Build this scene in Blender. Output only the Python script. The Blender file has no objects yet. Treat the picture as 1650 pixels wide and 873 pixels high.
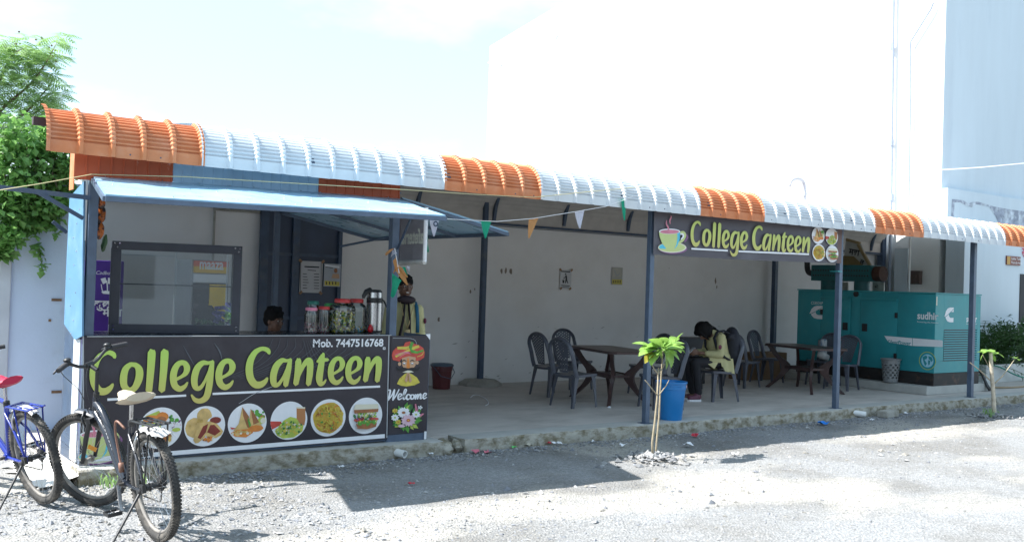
import bpy, bmesh, math, random
import numpy as np
from mathutils import Vector, Matrix, Euler
random.seed(7); np.random.seed(7)
PI = math.pi
SC = bpy.context.scene
COL = SC.collection
# ---------------------------------------------------------------- camera
cam_d = bpy.data.cameras.new("camera"); cam = bpy.data.objects.new("camera", cam_d); COL.objects.link(cam)
RM = Matrix(((0.8056374, -0.0349708, -0.5913758), (-0.5915130, 0.0073939, -0.8062615), (0.0325682, 0.9993610, -0.0147289)))
cam.matrix_world = Matrix.Translation((0, 0, 1.65)) @ RM.to_4x4()
cam_d.sensor_width = 36; cam_d.lens = 34.4975; cam_d.clip_start = 0.05; cam_d.clip_end = 2000
SC.camera = cam
# ---------------------------------------------------------------- light
SUN_DIR = Vector((0.747, -0.335, -1.0)).normalized()
W = bpy.data.worlds.new("World"); SC.world = W; W.use_nodes = True
nt = W.node_tree; nt.nodes.clear()
wo = nt.nodes.new("ShaderNodeOutputWorld"); bg = nt.nodes.new("ShaderNodeBackground")
sky = nt.nodes.new("ShaderNodeTexSky"); sky.sky_type = 'NISHITA'; sky.sun_disc = False
sky.sun_elevation = math.radians(50.7); sky.sun_rotation = math.radians(-66.0)
sky.air_density = 1.0; sky.dust_density = 0.7; sky.ozone_density = 1.2
bg.inputs[1].default_value = 0.15
# thin clouds, all over the sky
tc = nt.nodes.new("ShaderNodeTexCoord"); no = nt.nodes.new("ShaderNodeTexNoise")
no.inputs['Scale'].default_value = 2.6; no.inputs['Detail'].default_value = 6; no.inputs['Roughness'].default_value = 0.55
mp = nt.nodes.new("ShaderNodeMapping"); mp.inputs['Scale'].default_value = (1, 1, 2.4); mp.inputs['Location'].default_value = (0.3, 0.7, 0.2)
cr = nt.nodes.new("ShaderNodeValToRGB"); cr.color_ramp.elements[0].position = 0.50; cr.color_ramp.elements[1].position = 0.66
hz = nt.nodes.new("ShaderNodeMix"); hz.data_type = 'RGBA'; hz.inputs[0].default_value = 0.80; hz.inputs[7].default_value = (1.25, 1.72, 2.0, 1)   # pale summer haze
mx = nt.nodes.new("ShaderNodeMix"); mx.data_type = 'RGBA'; mx.inputs[7].default_value = (2.1, 2.2, 2.3, 1)
nt.links.new(tc.outputs['Generated'], mp.inputs[0]); nt.links.new(mp.outputs[0], no.inputs['Vector'])
nt.links.new(no.outputs[0], cr.inputs[0])
mm = nt.nodes.new("ShaderNodeMath"); mm.operation = 'MULTIPLY'; mm.inputs[1].default_value = 0.8
nt.links.new(cr.outputs[0], mm.inputs[0]); nt.links.new(mm.outputs[0], mx.inputs[0])
nt.links.new(sky.outputs[0], hz.inputs[6]); nt.links.new(hz.outputs[2], mx.inputs[6]); nt.links.new(mx.outputs[2], bg.inputs[0]); nt.links.new(bg.outputs[0], wo.inputs[0])
sd = bpy.data.lights.new("sun", 'SUN'); so = bpy.data.objects.new("sun", sd); COL.objects.link(so)
sd.energy = 3.0; sd.angle = math.radians(0.53); sd.color = (1.0, 0.965, 0.91)
so.rotation_euler = SUN_DIR.to_track_quat('-Z', 'Y').to_euler()
SC.view_settings.view_transform = 'Standard'; SC.view_settings.look = 'None'
SC.view_settings.exposure = 2.0; SC.view_settings.gamma = 1.0

# ---------------------------------------------------------------- measuring: photo point -> place on a given plane
FPX = 1581.137
def U(px, py, X=None, Y=None, Z=None):
    d = RM @ Vector((px - 825.0, -(py - 436.5), -FPX)); c = Vector((0, 0, 1.65))
    if X is not None: t = X / d.x
    elif Y is not None: t = Y / d.y
    else: t = (Z - 1.65) / d.z
    return c + d * t

# ---------------------------------------------------------------- materials
MATS = {}
def mat(name, col, rough=0.6, var=0.12, scale=6.0, bump=0.0, bscale=None, metal=0.0, col2=None, c2lo=0.5, c2hi=0.7, c2scale=2.0,
        spec=0.5, trans=0.0, stretch=None, emit=None, detail=5):
    if name in MATS: return MATS[name]
    m = bpy.data.materials.new(name); m.use_nodes = True; MATS[name] = m
    n = m.node_tree; L = n.links; b = n.nodes['Principled BSDF']; out = n.nodes['Material Output']
    b.inputs['Roughness'].default_value = rough; b.inputs['Metallic'].default_value = metal
    b.inputs['Specular IOR Level'].default_value = spec
    t = n.nodes.new("ShaderNodeTexCoord"); g = n.nodes.new("ShaderNodeNewGeometry")
    mpn = n.nodes.new("ShaderNodeMapping"); L.new(g.outputs['Position'], mpn.inputs[0])
    if stretch: mpn.inputs['Scale'].default_value = stretch
    nz = n.nodes.new("ShaderNodeTexNoise"); nz.inputs['Scale'].default_value = scale; nz.inputs['Detail'].default_value = detail
    L.new(mpn.outputs[0], nz.inputs['Vector'])
    r = n.nodes.new("ShaderNodeMapRange"); r.inputs[1].default_value = 0.25; r.inputs[2].default_value = 0.75
    r.inputs[3].default_value = 1 - var; r.inputs[4].default_value = 1 + var
    L.new(nz.outputs[0], r.inputs[0])
    mul = n.nodes.new("ShaderNodeMix"); mul.data_type = 'RGBA'; mul.blend_type = 'MULTIPLY'; mul.inputs[0].default_value = 1
    base = None
    if col2:
        n2 = n.nodes.new("ShaderNodeTexNoise"); n2.inputs['Scale'].default_value = c2scale; n2.inputs['Detail'].default_value = 6
        n2.inputs['Roughness'].default_value = 0.65
        L.new(mpn.outputs[0], n2.inputs['Vector'])
        rr = n.nodes.new("ShaderNodeMapRange"); rr.inputs[1].default_value = c2lo; rr.inputs[2].default_value = c2hi
        L.new(n2.outputs[0], rr.inputs[0])
        mi = n.nodes.new("ShaderNodeMix"); mi.data_type = 'RGBA'; mi.inputs[6].default_value = (*col, 1); mi.inputs[7].default_value = (*col2, 1)
        L.new(rr.outputs[0], mi.inputs[0]); L.new(mi.outputs[2], mul.inputs[6])
    else:
        mul.inputs[6].default_value = (*col, 1)
    L.new(r.outputs[0], mul.inputs[7]); L.new(mul.outputs[2], b.inputs['Base Color'])
    r2 = n.nodes.new("ShaderNodeMapRange"); r2.inputs[3].default_value = max(0.02, rough - 0.12); r2.inputs[4].default_value = min(1, rough + 0.12)
    L.new(nz.outputs[0], r2.inputs[0]); L.new(r2.outputs[0], b.inputs['Roughness'])
    if bump:
        nb = n.nodes.new("ShaderNodeTexNoise"); nb.inputs['Scale'].default_value = bscale or scale * 4; nb.inputs['Detail'].default_value = 4
        L.new(mpn.outputs[0], nb.inputs['Vector'])
        bp = n.nodes.new("ShaderNodeBump"); bp.inputs['Strength'].default_value = min(1, bump); bp.inputs['Distance'].default_value = 0.01 * max(1, bump)
        L.new(nb.outputs[0], bp.inputs['Height']); L.new(bp.outputs[0], b.inputs['Normal'])
    if trans:
        tr = n.nodes.new("ShaderNodeBsdfTranslucent"); ms = n.nodes.new("ShaderNodeMixShader"); ms.inputs[0].default_value = trans
        L.new(mul.outputs[2], tr.inputs[0]); L.new(b.outputs[0], ms.inputs[1]); L.new(tr.outputs[0], ms.inputs[2]); L.new(ms.outputs[0], out.inputs[0])
    if emit:
        b.inputs['Emission Color'].default_value = (*col, 1); b.inputs['Emission Strength'].default_value = emit
    return m
def glass(name, tint=(0.85, 0.92, 0.93), refl=1.0, base=0.04):
    if name in MATS: return MATS[name]
    m = bpy.data.materials.new(name); m.use_nodes = True; MATS[name] = m
    n = m.node_tree; L = n.links; n.nodes.clear()
    out = n.nodes.new("ShaderNodeOutputMaterial"); t = n.nodes.new("ShaderNodeBsdfTransparent"); t.inputs[0].default_value = (*tint, 1)
    gl = n.nodes.new("ShaderNodeBsdfGlossy"); gl.inputs['Roughness'].default_value = 0.02
    fr = n.nodes.new("ShaderNodeFresnel"); fr.inputs[0].default_value = 1.5
    mu = n.nodes.new("ShaderNodeMath"); mu.operation = 'MULTIPLY_ADD'; mu.inputs[1].default_value = refl; mu.inputs[2].default_value = base; mu.use_clamp = True
    ms = n.nodes.new("ShaderNodeMixShader"); L.new(fr.outputs[0], mu.inputs[0]); L.new(mu.outputs[0], ms.inputs[0])
    L.new(t.outputs[0], ms.inputs[1]); L.new(gl.outputs[0], ms.inputs[2]); L.new(ms.outputs[0], out.inputs[0])
    return m
def gradmat(name, c0, c1, z0, z1):
    if name in MATS: return MATS[name]
    m = bpy.data.materials.new(name); m.use_nodes = True; MATS[name] = m
    n = m.node_tree; L = n.links; b = n.nodes['Principled BSDF']; b.inputs['Roughness'].default_value = 0.5
    g = n.nodes.new("ShaderNodeNewGeometry"); s = n.nodes.new("ShaderNodeSeparateXYZ"); L.new(g.outputs['Position'], s.inputs[0])
    r = n.nodes.new("ShaderNodeMapRange"); r.inputs[1].default_value = z0; r.inputs[2].default_value = z1; L.new(s.outputs[2], r.inputs[0])
    mi = n.nodes.new("ShaderNodeMix"); mi.data_type = 'RGBA'; mi.inputs[6].default_value = (*c0, 1); mi.inputs[7].default_value = (*c1, 1)
    L.new(r.outputs[0], mi.inputs[0]); L.new(mi.outputs[2], b.inputs['Base Color'])
    return m

# ---------------------------------------------------------------- mesh builder
def ortho(d):
    d = Vector(d).normalized(); a = Vector((0, 0, 1)) if abs(d.z) < 0.9 else Vector((1, 0, 0))
    u = d.cross(a).normalized(); return u, d.cross(u).normalized()
class MB:
    def __init__(s): s.v = []; s.f = []; s.m = []
    def add(s, vs, fs, mi=0):
        o = len(s.v); s.v.extend([tuple(p) for p in vs]); s.f.extend([tuple(i + o for i in f) for f in fs]); s.m.extend([mi] * len(fs)); return s
    def box(s, c, size, R=None, mi=0, bev=0.0):
        hx, hy, hz = size[0] / 2, size[1] / 2, size[2] / 2
        if bev > 0:
            b = min(bev, hx * .9, hy * .9, hz * .9); vs = []; c0 = Vector(c)
            bm = bmesh.new(); bmesh.ops.create_cube(bm, size=1)
            bmesh.ops.scale(bm, vec=(size[0], size[1], size[2]), verts=bm.verts)
            bmesh.ops.bevel(bm, geom=bm.edges[:], offset=b, segments=2, affect='EDGES', profile=0.6)
            bm.verts.ensure_lookup_table()
            vs = [((R @ v.co) if R else v.co) + c0 for v in bm.verts]; fs = [[v.index for v in f.verts] for f in bm.faces]
            bm.free(); return s.add(vs, fs, mi)
        vs = [Vector((x, y, z)) for x in (-hx, hx) for y in (-hy, hy) for z in (-hz, hz)]
        if R: vs = [R @ p for p in vs]
        c = Vector(c); vs = [p + c for p in vs]
        return s.add(vs, [(0, 1, 3, 2), (4, 6, 7, 5), (0, 4, 5, 1), (2, 3, 7, 6), (0, 2, 6, 4), (1, 5, 7, 3)], mi)
    def bb(s, x0, x1, y0, y1, z0, z1, mi=0, bev=0.0):
        return s.box(((x0 + x1) / 2, (y0 + y1) / 2, (z0 + z1) / 2), (abs(x1 - x0), abs(y1 - y0), abs(z1 - z0)), None, mi, bev)
    def bar(s, p0, p1, w, h=None, mi=0, up=(0, 0, 1)):
        p0 = Vector(p0); p1 = Vector(p1); d = (p1 - p0); L = d.length; d.normalize(); h = h or w
        upv = Vector(up)
        if abs(d.dot(upv)) > 0.98: upv = Vector((0, 1, 0))
        a = d.cross(upv).normalized(); b = a.cross(d).normalized()
        R = Matrix((d, a, b)).transposed()
        return s.box((p0 + p1) / 2, (L, w, h), R, mi)
    def tube(s, pts, r, n=8, mi=0, closed=False, caps=True, flat=1.0):
        P = [Vector(p) for p in pts]; k = len(P); rr = r if isinstance(r, (list, tuple)) else [r] * k
        def tan(i):
            if closed: return (P[(i + 1) % k] - P[i - 1]).normalized()
            if i == 0: return (P[1] - P[0]).normalized()
            if i == k - 1: return (P[-1] - P[-2]).normalized()
            return ((P[i + 1] - P[i]).normalized() + (P[i] - P[i - 1]).normalized()).normalized()
        u, w = ortho(tan(0)); vs = []
        for i in range(k):
            t = tan(i); u = (u - t * u.dot(t)); u = u.normalized() if u.length > 1e-6 else ortho(t)[0]; w = t.cross(u)
            for j in range(n):
                a = 2 * PI * j / n; vs.append(P[i] + (u * math.cos(a) * flat + w * math.sin(a)) * rr[i])
        fs = []
        for i in range(k if closed else k - 1):
            i2 = (i + 1) % k
            for j in range(n): j2 = (j + 1) % n; fs.append((i * n + j, i * n + j2, i2 * n + j2, i2 * n + j))
        if caps and not closed: fs.append(tuple(range(n))[::-1]); fs.append(tuple((k - 1) * n + j for j in range(n)))
        return s.add(vs, fs, mi)
    def cyl(s, p0, p1, r0, r1=None, n=12, mi=0, caps=True): return s.tube([p0, p1], [r0, r0 if r1 is None else r1], n, mi, caps=caps)
    def sph(s, c, r, nu=12, nv=8, R=None, mi=0):
        if not isinstance(r, (list, tuple)): r = (r, r, r)
        c = Vector(c); vs = []
        def T(p): p = Vector(p); return (R @ p if R else p) + c
        vs.append(T((0, 0, r[2])))
        for i in range(1, nv):
            th = PI * i / nv
            for j in range(nu):
                ph = 2 * PI * j / nu; vs.append(T((r[0] * math.sin(th) * math.cos(ph), r[1] * math.sin(th) * math.sin(ph), r[2] * math.cos(th))))
        vs.append(T((0, 0, -r[2]))); fs = []
        for j in range(nu): fs.append((0, 1 + j, 1 + (j + 1) % nu))
        for i in range(nv - 2):
            for j in range(nu):
                a = 1 + i * nu; fs.append((a + j, a + nu + j, a + nu + (j + 1) % nu, a + (j + 1) % nu))
        a = 1 + (nv - 2) * nu
        for j in range(nu): fs.append((a + j, len(vs) - 1, a + (j + 1) % nu))
        return s.add(vs, fs, mi)
    def lathe(s, prof, c=(0, 0, 0), n=24, mi=0, R=None):
        c = Vector(c); vs = []
        for r, z in prof:
            for j in range(n):
                a = 2 * PI * j / n; p = Vector((r * math.cos(a), r * math.sin(a), z)); vs.append((R @ p if R else p) + c)
        fs = []
        for i in range(len(prof) - 1):
            for j in range(n): j2 = (j + 1) % n; fs.append((i * n + j, i * n + j2, (i + 1) * n + j2, (i + 1) * n + j))
        return s.add(vs, fs, mi)
    def prism(s, poly, f0, f1, mi=0):
        """poly: 2d points; f0/f1 map a 2d point to 3d for the two faces"""
        n = len(poly); vs = [f0(*p) for p in poly] + [f1(*p) for p in poly]
        fs = [tuple(range(n)), tuple(range(2 * n - 1, n - 1, -1))] + [(i, n + i, n + (i + 1) % n, (i + 1) % n) for i in range(n)]
        return s.add(vs, fs, mi)
    def poly(s, pts, mi=0): return s.add(pts, [tuple(range(len(pts)))], mi)
    def quad(s, a, b, c, d, mi=0): return s.add([a, b, c, d], [(0, 1, 2, 3)], mi)
    def xf(s, M):
        s.v = [tuple(M @ Vector(p)) for p in s.v]; return s
    def build(s, name, mats, parent=None, smooth=False, **k):
        me = bpy.data.meshes.new(name); inv = None
        vs = s.v
        if parent is not None and k.get('world', True):
            inv = WINV.get(root_of(parent))
            if inv is not None: vs = [tuple(inv @ Vector(p)) for p in vs]
        me.from_pydata(vs, [], s.f)
        if not isinstance(mats, (list, tuple)): mats = [mats]
        for m in mats: me.materials.append(m)
        if len(mats) > 1: me.polygons.foreach_set('material_index', s.m)
        if smooth:
            me.polygons.foreach_set('use_smooth', [True] * len(me.polygons))
            if smooth is not True:
                try: me.set_sharp_from_angle(angle=math.radians(smooth))
                except Exception: pass
        me.update()
        o = bpy.data.objects.new(name, me); COL.objects.link(o)
        if parent is not None: o.parent = parent
        if k.get('kind'): o['kind'] = k['kind']
        if k.get('label'): o['label'] = k['label']
        return o
WINV = {}
def root_of(o):
    while o.parent is not None: o = o.parent
    return o
def thing(name, label, cat, loc=(0, 0, 0), rot=(0, 0, 0), group=None):
    o = bpy.data.objects.new(name, None); COL.objects.link(o); o.empty_display_size = 0.1
    o.location = loc; o.rotation_euler = rot; o['label'] = label; o['category'] = cat
    if group: o['group'] = group
    M = Matrix.Translation(loc) @ Euler(rot).to_matrix().to_4x4(); WINV[o] = M.inverted(); return o
def tag(o, label, cat, group=None, kind=None):
    o['label'] = label; o['category'] = cat
    if group: o['group'] = group
    if kind: o['kind'] = kind
    return o
def struct(o): o['kind'] = 'structure'; return o
def copy_tree(o, parent=None):
    c = o.copy(); COL.objects.link(c); c.parent = parent
    for ch in list(o.children): copy_tree(ch, c)
    return c
def place(proto, first, loc, rotz, label, group=None):
    o = proto if first else copy_tree(proto)
    o.location = loc; o.rotation_euler = (0, 0, rotz); o['label'] = label
    if group: o['group'] = group
    return o
def smoothpts(P, n=6):
    """catmull-rom through points (any dimension)"""
    P = [np.array(p, float) for p in P]; out = []
    Q = [2 * P[0] - P[1]] + P + [2 * P[-1] - P[-2]]
    for i in range(1, len(Q) - 2):
        for k in range(n):
            t = k / n; a, b, c, d = Q[i - 1], Q[i], Q[i + 1], Q[i + 2]
            out.append(0.5 * ((2 * b) + (-a + c) * t + (2 * a - 5 * b + 4 * c - d) * t * t + (-a + 3 * b - 3 * c + d) * t ** 3))
    out.append(P[-1]); return out
def jit(a): return random.uniform(-a, a)
def text(s, size, m, parent, org, u=(1, 0, 0), v=(0, 0, 1), name='lettering', align='LEFT', bold=0.0, width=None, height=None, lift=0.0, mirror=False, shear=0.0, label=None):
    cu = bpy.data.curves.new('t', 'FONT'); cu.body = s; cu.size = 1.0; cu.align_x = align; cu.offset = bold; cu.resolution_u = 4; cu.shear = shear
    o = bpy.data.objects.new('t', cu); COL.objects.link(o)
    dg = bpy.context.evaluated_depsgraph_get(); me = bpy.data.meshes.new_from_object(o.evaluated_get(dg))
    bpy.data.objects.remove(o)
    u = Vector(u).normalized(); v = Vector(v).normalized(); org = Vector(org); nrm = u.cross(v)
    vs = [Vector(p.co) for p in me.vertices]; fs = [tuple(p.vertices) for p in me.polygons]
    if not vs: return None
    xs = [p.x for p in vs]; ys = [p.y for p in vs]; w = max(xs) - min(xs); h = max(ys) - min(ys)
    kx = size; ky = size
    if width: kx = width / w; ky = kx if not height else height / h
    elif height: ky = height / h; kx = ky
    x0 = min(xs) if width or height else 0; y0 = min(ys) if height else 0
    if mirror: P = [org + u * (-(p.x - x0) * kx) + v * ((p.y - y0) * ky) + nrm * lift for p in vs]
    else: P = [org + u * ((p.x - x0) * kx) + v * ((p.y - y0) * ky) + nrm * lift for p in vs]
    b = MB(); b.add(P, fs); bpy.data.meshes.remove(me)
    return b.build(name, m, parent, label=label)
def ribbon(mb, pts, f, mi=0, n=6, caps=True, rise=None):
    """flat brush stroke; pts = (x, y, halfwidth) in drawing units; f maps (x, y) to 3d"""
    S = smoothpts(pts, n); k = len(S); L = []; Rr = []
    for i in range(k):
        a = S[max(0, i - 1)]; b = S[min(k - 1, i + 1)]; d = (b - a)[:2]; d = d / (np.linalg.norm(d) + 1e-9); nn = np.array([-d[1], d[0]]); w = max(S[i][2], 1e-4)
        L.append(S[i][:2] + nn * w); Rr.append(S[i][:2] - nn * w)
    cap0 = []; cap1 = []
    if caps:
        for (i, j, lst, sg) in ((0, 1, cap0, -1), (k - 1, k - 2, cap1, -1)):
            d = (S[j] - S[i])[:2]; d = d / (np.linalg.norm(d) + 1e-9); w = max(S[i][2], 1e-4) * 0.8
            lst.append(S[i][:2] - d * w)
    vs = [f(*p) for p in L] + [f(*p) for p in Rr]
    if rise: vs = [Vector(v) + Vector((0, -rise * (i % k), 0)) for i, v in enumerate(vs)]
    fs = [(i, i + 1, k + i + 1, k + i) for i in range(k - 1)]
    if caps:
        vs.append(f(*cap0[0])); fs.append((0, k, len(vs) - 1)); vs.append(Vector(f(*cap1[0])) + Vector((0, -(rise or 0) * k, 0))); fs.append((k - 1, len(vs) - 1, 2 * k - 1))
    mb.add(vs, fs, mi)
def circ(cx, cy, rx, ry=None, n=28, wob=0.0, a0=0):
    ry = ry or rx; return [(cx + rx * math.cos(2 * PI * i / n + a0) * (1 + jit(wob)), cy + ry * math.sin(2 * PI * i / n + a0) * (1 + jit(wob))) for i in range(n)]
# ================================================================ MATERIALS USED IN MANY PLACES
M_steel = mat('steel_dark', (0.045, 0.075, 0.13), 0.45, 0.2, 9, bump=0.2, bscale=60, col2=(0.07, 0.09, 0.12), c2scale=5)
M_steelb = mat('steel_blue', (0.085, 0.12, 0.18), 0.4, 0.15, 9, bump=0.2, bscale=60)
M_conc = mat('concrete', (0.40, 0.385, 0.35), 0.85, 0.14, 7, bump=0.6, bscale=45, col2=(0.24, 0.225, 0.185), c2lo=0.5, c2hi=0.66, c2scale=3.5)
M_floor = mat('floor_cement', (0.55, 0.51, 0.475), 0.75, 0.1, 3, bump=0.25, bscale=30, col2=(0.40, 0.37, 0.34), c2lo=0.48, c2hi=0.7, c2scale=1.1, stretch=(1, 1.8, 1))
M_edge = mat('cement_edge', (0.42, 0.42, 0.40), 0.8, 0.12, 6, bump=0.3, bscale=40)
M_edgef = mat('cement_edge_mossy', (0.40, 0.38, 0.33), 0.9, 0.2, 9, bump=1.0, bscale=30, col2=(0.18, 0.155, 0.10), c2lo=0.44, c2hi=0.6, c2scale=6, stretch=(1, 1, 1.6))
M_wallb = mat('wall_beige', (0.82, 0.805, 0.795), 0.8, 0.04, 2.5, bump=0.2, bscale=40, col2=(0.75, 0.72, 0.69), c2lo=0.5, c2hi=0.8, c2scale=0.9)
M_walll = mat('wall_bluewhite', (0.58, 0.70, 0.82), 0.8, 0.05, 2.5, bump=0.2, bscale=30, col2=(0.47, 0.56, 0.64), c2lo=0.58, c2hi=0.8, c2scale=1.5)
M_white = mat('wall_white', (0.82, 0.82, 0.80), 0.8, 0.03, 2.0, bump=0.15, bscale=20)
M_whiteshade = mat('wall_white_shaded', (0.58, 0.66, 0.72), 0.8, 0.04, 1.2, bump=0.15, bscale=20, col2=(0.50, 0.58, 0.65), c2lo=0.55, c2hi=0.85, c2scale=1.0, stretch=(2, 2, 0.35))  # white wall again, the front's bluish shade put into the colour
M_orange = mat('sheet_orange', (0.58, 0.20, 0.08), 0.55, 0.1, 7, col2=(0.55, 0.26, 0.15), c2lo=.5, c2hi=.75, c2scale=3.5)
M_sheetw = mat('sheet_white', (0.62, 0.66, 0.70), 0.4, 0.05, 6, col2=(0.62, 0.64, 0.64), c2lo=0.6, c2hi=0.85, c2scale=4)
M_sheetu = mat('sheet_underside', (0.52, 0.49, 0.46), 0.5, 0.1, 6)
M_blue = mat('sheet_blue_sheen', (0.30, 0.50, 0.66), 0.3, 0.06, 5, col2=(0.42, 0.60, 0.70), c2lo=0.5, c2hi=0.8, c2scale=2)  # flap blue lightened, pale sky sheen put into the colour
M_bside = mat('sheet_blue_side', (0.10, 0.23, 0.38), 0.5, 0.08, 5, col2=(0.15, 0.28, 0.42), c2scale=3)  # same blue paint, copied darker to hold down the sunlit side
M_black = mat('black_plastic', (0.018, 0.019, 0.022), 0.42, 0.2, 20)
M_rubber = mat('rubber', (0.04, 0.039, 0.038), 0.85, 0.25, 40, bump=0.3, bscale=200, col2=(0.16, 0.145, 0.125), c2lo=0.5, c2hi=0.75, c2scale=9)
M_chrome = mat('chrome', (0.55, 0.55, 0.56), 0.28, 0.1, 20, metal=1.0)
M_pvc = mat('pvc_white', (0.70, 0.71, 0.70), 0.5, 0.08, 10)
M_pwhite = mat('print_white', (0.80, 0.80, 0.82), 0.55, 0.03, 5)
M_wood = mat('carton_brown', (0.20, 0.125, 0.07), 0.8, 0.12, 5)
M_leaf = mat('leaf', (0.19, 0.38, 0.10), 0.45, 0.35, 5, trans=0.4)
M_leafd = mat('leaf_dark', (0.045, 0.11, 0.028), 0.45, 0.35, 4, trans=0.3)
M_leafp = mat('leaf_pale', (0.26, 0.42, 0.15), 0.55, 0.3, 4, trans=0.5)
M_bark = mat('bark', (0.17, 0.13, 0.09), 0.9, 0.25, 20, bump=0.6)

def gravel_mat(name, base, dark, patch):
    m = bpy.data.materials.new(name); m.use_nodes = True; n = m.node_tree; L = n.links; b = n.nodes['Principled BSDF']
    b.inputs['Roughness'].default_value = 0.9; b.inputs['Specular IOR Level'].default_value = 0.25
    g = n.nodes.new("ShaderNodeNewGeometry")
    v = n.nodes.new("ShaderNodeTexVoronoi"); v.inputs['Scale'].default_value = 55; L.new(g.outputs['Position'], v.inputs['Vector'])
    v2 = n.nodes.new("ShaderNodeTexVoronoi"); v2.inputs['Scale'].default_value = 130; L.new(g.outputs['Position'], v2.inputs['Vector'])
    s = n.nodes.new("ShaderNodeSeparateColor"); L.new(v.outputs['Color'], s.inputs[0])
    s2 = n.nodes.new("ShaderNodeSeparateColor"); L.new(v2.outputs['Color'], s2.inputs[0])
    a = n.nodes.new("ShaderNodeMath"); a.operation = 'ADD'; L.new(s.outputs[0], a.inputs[0]); L.new(s2.outputs[1], a.inputs[1])
    r = n.nodes.new("ShaderNodeMapRange"); r.inputs[1].default_value = 0; r.inputs[2].default_value = 2; r.inputs[3].default_value = 0.6; r.inputs[4].default_value = 1.3
    L.new(a.outputs[0], r.inputs[0])
    nz = n.nodes.new("ShaderNodeTexNoise"); nz.inputs['Scale'].default_value = 0.9; nz.inputs['Detail'].default_value = 7; nz.inputs['Roughness'].default_value = 0.6
    L.new(g.outputs['Position'], nz.inputs['Vector'])
    rr = n.nodes.new("ShaderNodeMapRange"); rr.inputs[1].default_value = 0.42; rr.inputs[2].default_value = 0.66; L.new(nz.outputs[0], rr.inputs[0])
    mi = n.nodes.new("ShaderNodeMix"); mi.data_type = 'RGBA'; mi.inputs[6].default_value = (*base, 1); mi.inputs[7].default_value = (*dark, 1); L.new(rr.outputs[0], mi.inputs[0])
    nz2 = n.nodes.new("ShaderNodeTexNoise"); nz2.inputs['Scale'].default_value = 0.55; nz2.inputs['Detail'].default_value = 5
    mp = n.nodes.new("ShaderNodeMapping"); mp.inputs['Location'].default_value = (5.3, 2.1, 0); mp.inputs['Scale'].default_value = (0.7, 1.4, 1)
    L.new(g.outputs['Position'], mp.inputs[0]); L.new(mp.outputs[0], nz2.inputs['Vector'])
    r3 = n.nodes.new("ShaderNodeMapRange"); r3.inputs[1].default_value = 0.52; r3.inputs[2].default_value = 0.62; L.new(nz2.outputs[0], r3.inputs[0])
    mi2 = n.nodes.new("ShaderNodeMix"); mi2.data_type = 'RGBA'; mi2.inputs[7].default_value = (*patch, 1); L.new(r3.outputs[0], mi2.inputs[0]); L.new(mi.outputs[2], mi2.inputs[6])
    mu = n.nodes.new("ShaderNodeMix"); mu.data_type = 'RGBA'; mu.blend_type = 'MULTIPLY'; mu.inputs[0].default_value = 1
    L.new(mi2.outputs[2], mu.inputs[6]); L.new(r.outputs[0], mu.inputs[7]); L.new(mu.outputs[2], b.inputs['Base Color'])
    bp = n.nodes.new("ShaderNodeBump"); bp.inputs['Strength'].default_value = 0.9; bp.inputs['Distance'].default_value = 0.012
    ad = n.nodes.new("ShaderNodeMath"); ad.operation = 'ADD'; L.new(v.outputs['Distance'], ad.inputs[0]); L.new(s.outputs[1], ad.inputs[1])
    L.new(ad.outputs[0], bp.inputs['Height']); L.new(bp.outputs[0], b.inputs['Normal'])
    return m
M_ground = gravel_mat('ground_gravel', (0.285, 0.29, 0.295), (0.20, 0.195, 0.186), (0.38, 0.365, 0.335))

# ================================================================ GROUND
ZP = 0.13
def gz(x, y):
    n = math.sin(x * 1.7 + 1) * math.sin(y * 2.3) * 0.008 + math.sin(x * 5.1 + y * 3.7) * 0.004 + math.sin(x * 9.3 - y * 7.1) * 0.003
    return n * max(0, 1 - max(0, abs(x - 8) - 12) / 4)
xs = [-200, -80, -30, -12] + list(np.linspace(-5, 20, 150)) + [26, 40, 90, 220]
ys = [-200, -80, -30, -10] + list(np.linspace(-1, 3.8, 10)) + list(np.linspace(4, 11, 80)) + [13, 20, 40, 100, 260]
vs = [(x, y, gz(x, y)) for y in ys for x in xs]; nx = len(xs)
fs = [(j * nx + i, j * nx + i + 1, (j + 1) * nx + i + 1, (j + 1) * nx + i) for j in range(len(ys) - 1) for i in range(nx - 1)]
g = MB(); g.add(vs, fs); struct(g.build('ground', M_ground, smooth=True))

def stones(name, pts, sizes, mats, label, cat, seed=1):
    rs = np.random.RandomState(seed); k = len(pts)
    base = np.array([(1, 0, 0), (0, 1, 0), (-1, 0, 0), (0, -1, 0), (0, 0, 1), (0, 0, -1)], float)
    F = np.array([(0, 1, 4), (1, 2, 4), (2, 3, 4), (3, 0, 4), (1, 0, 5), (2, 1, 5), (3, 2, 5), (0, 3, 5)])
    V = np.empty((k, 6, 3)); a = rs.rand(k) * 6.28
    d = base[None] + rs.uniform(-0.42, 0.42, (k, 6, 3)); sc = np.stack([np.ones(k), rs.uniform(0.55, 1.0, k), rs.uniform(0.35, 0.7, k)], 1)
    d = d * sc[:, None, :] * np.array(sizes)[:, None, None]
    ca, sa = np.cos(a)[:, None], np.sin(a)[:, None]
    V[:, :, 0] = d[:, :, 0] * ca - d[:, :, 1] * sa; V[:, :, 1] = d[:, :, 0] * sa + d[:, :, 1] * ca; V[:, :, 2] = d[:, :, 2]
    V += np.array(pts)[:, None, :]
    me = bpy.data.meshes.new(name); faces = (F[None] + (np.arange(k) * 6)[:, None, None]).reshape(-1, 3)
    me.from_pydata(V.reshape(-1, 3).tolist(), [], faces.tolist())
    for m in mats: me.materials.append(m)
    mi = np.repeat(rs.randint(0, len(mats), k), 8); me.polygons.foreach_set('material_index', mi.tolist()); me.update()
    o = bpy.data.objects.new(name, me); COL.objects.link(o); tag(o, label, cat, kind='stuff'); return o
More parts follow.
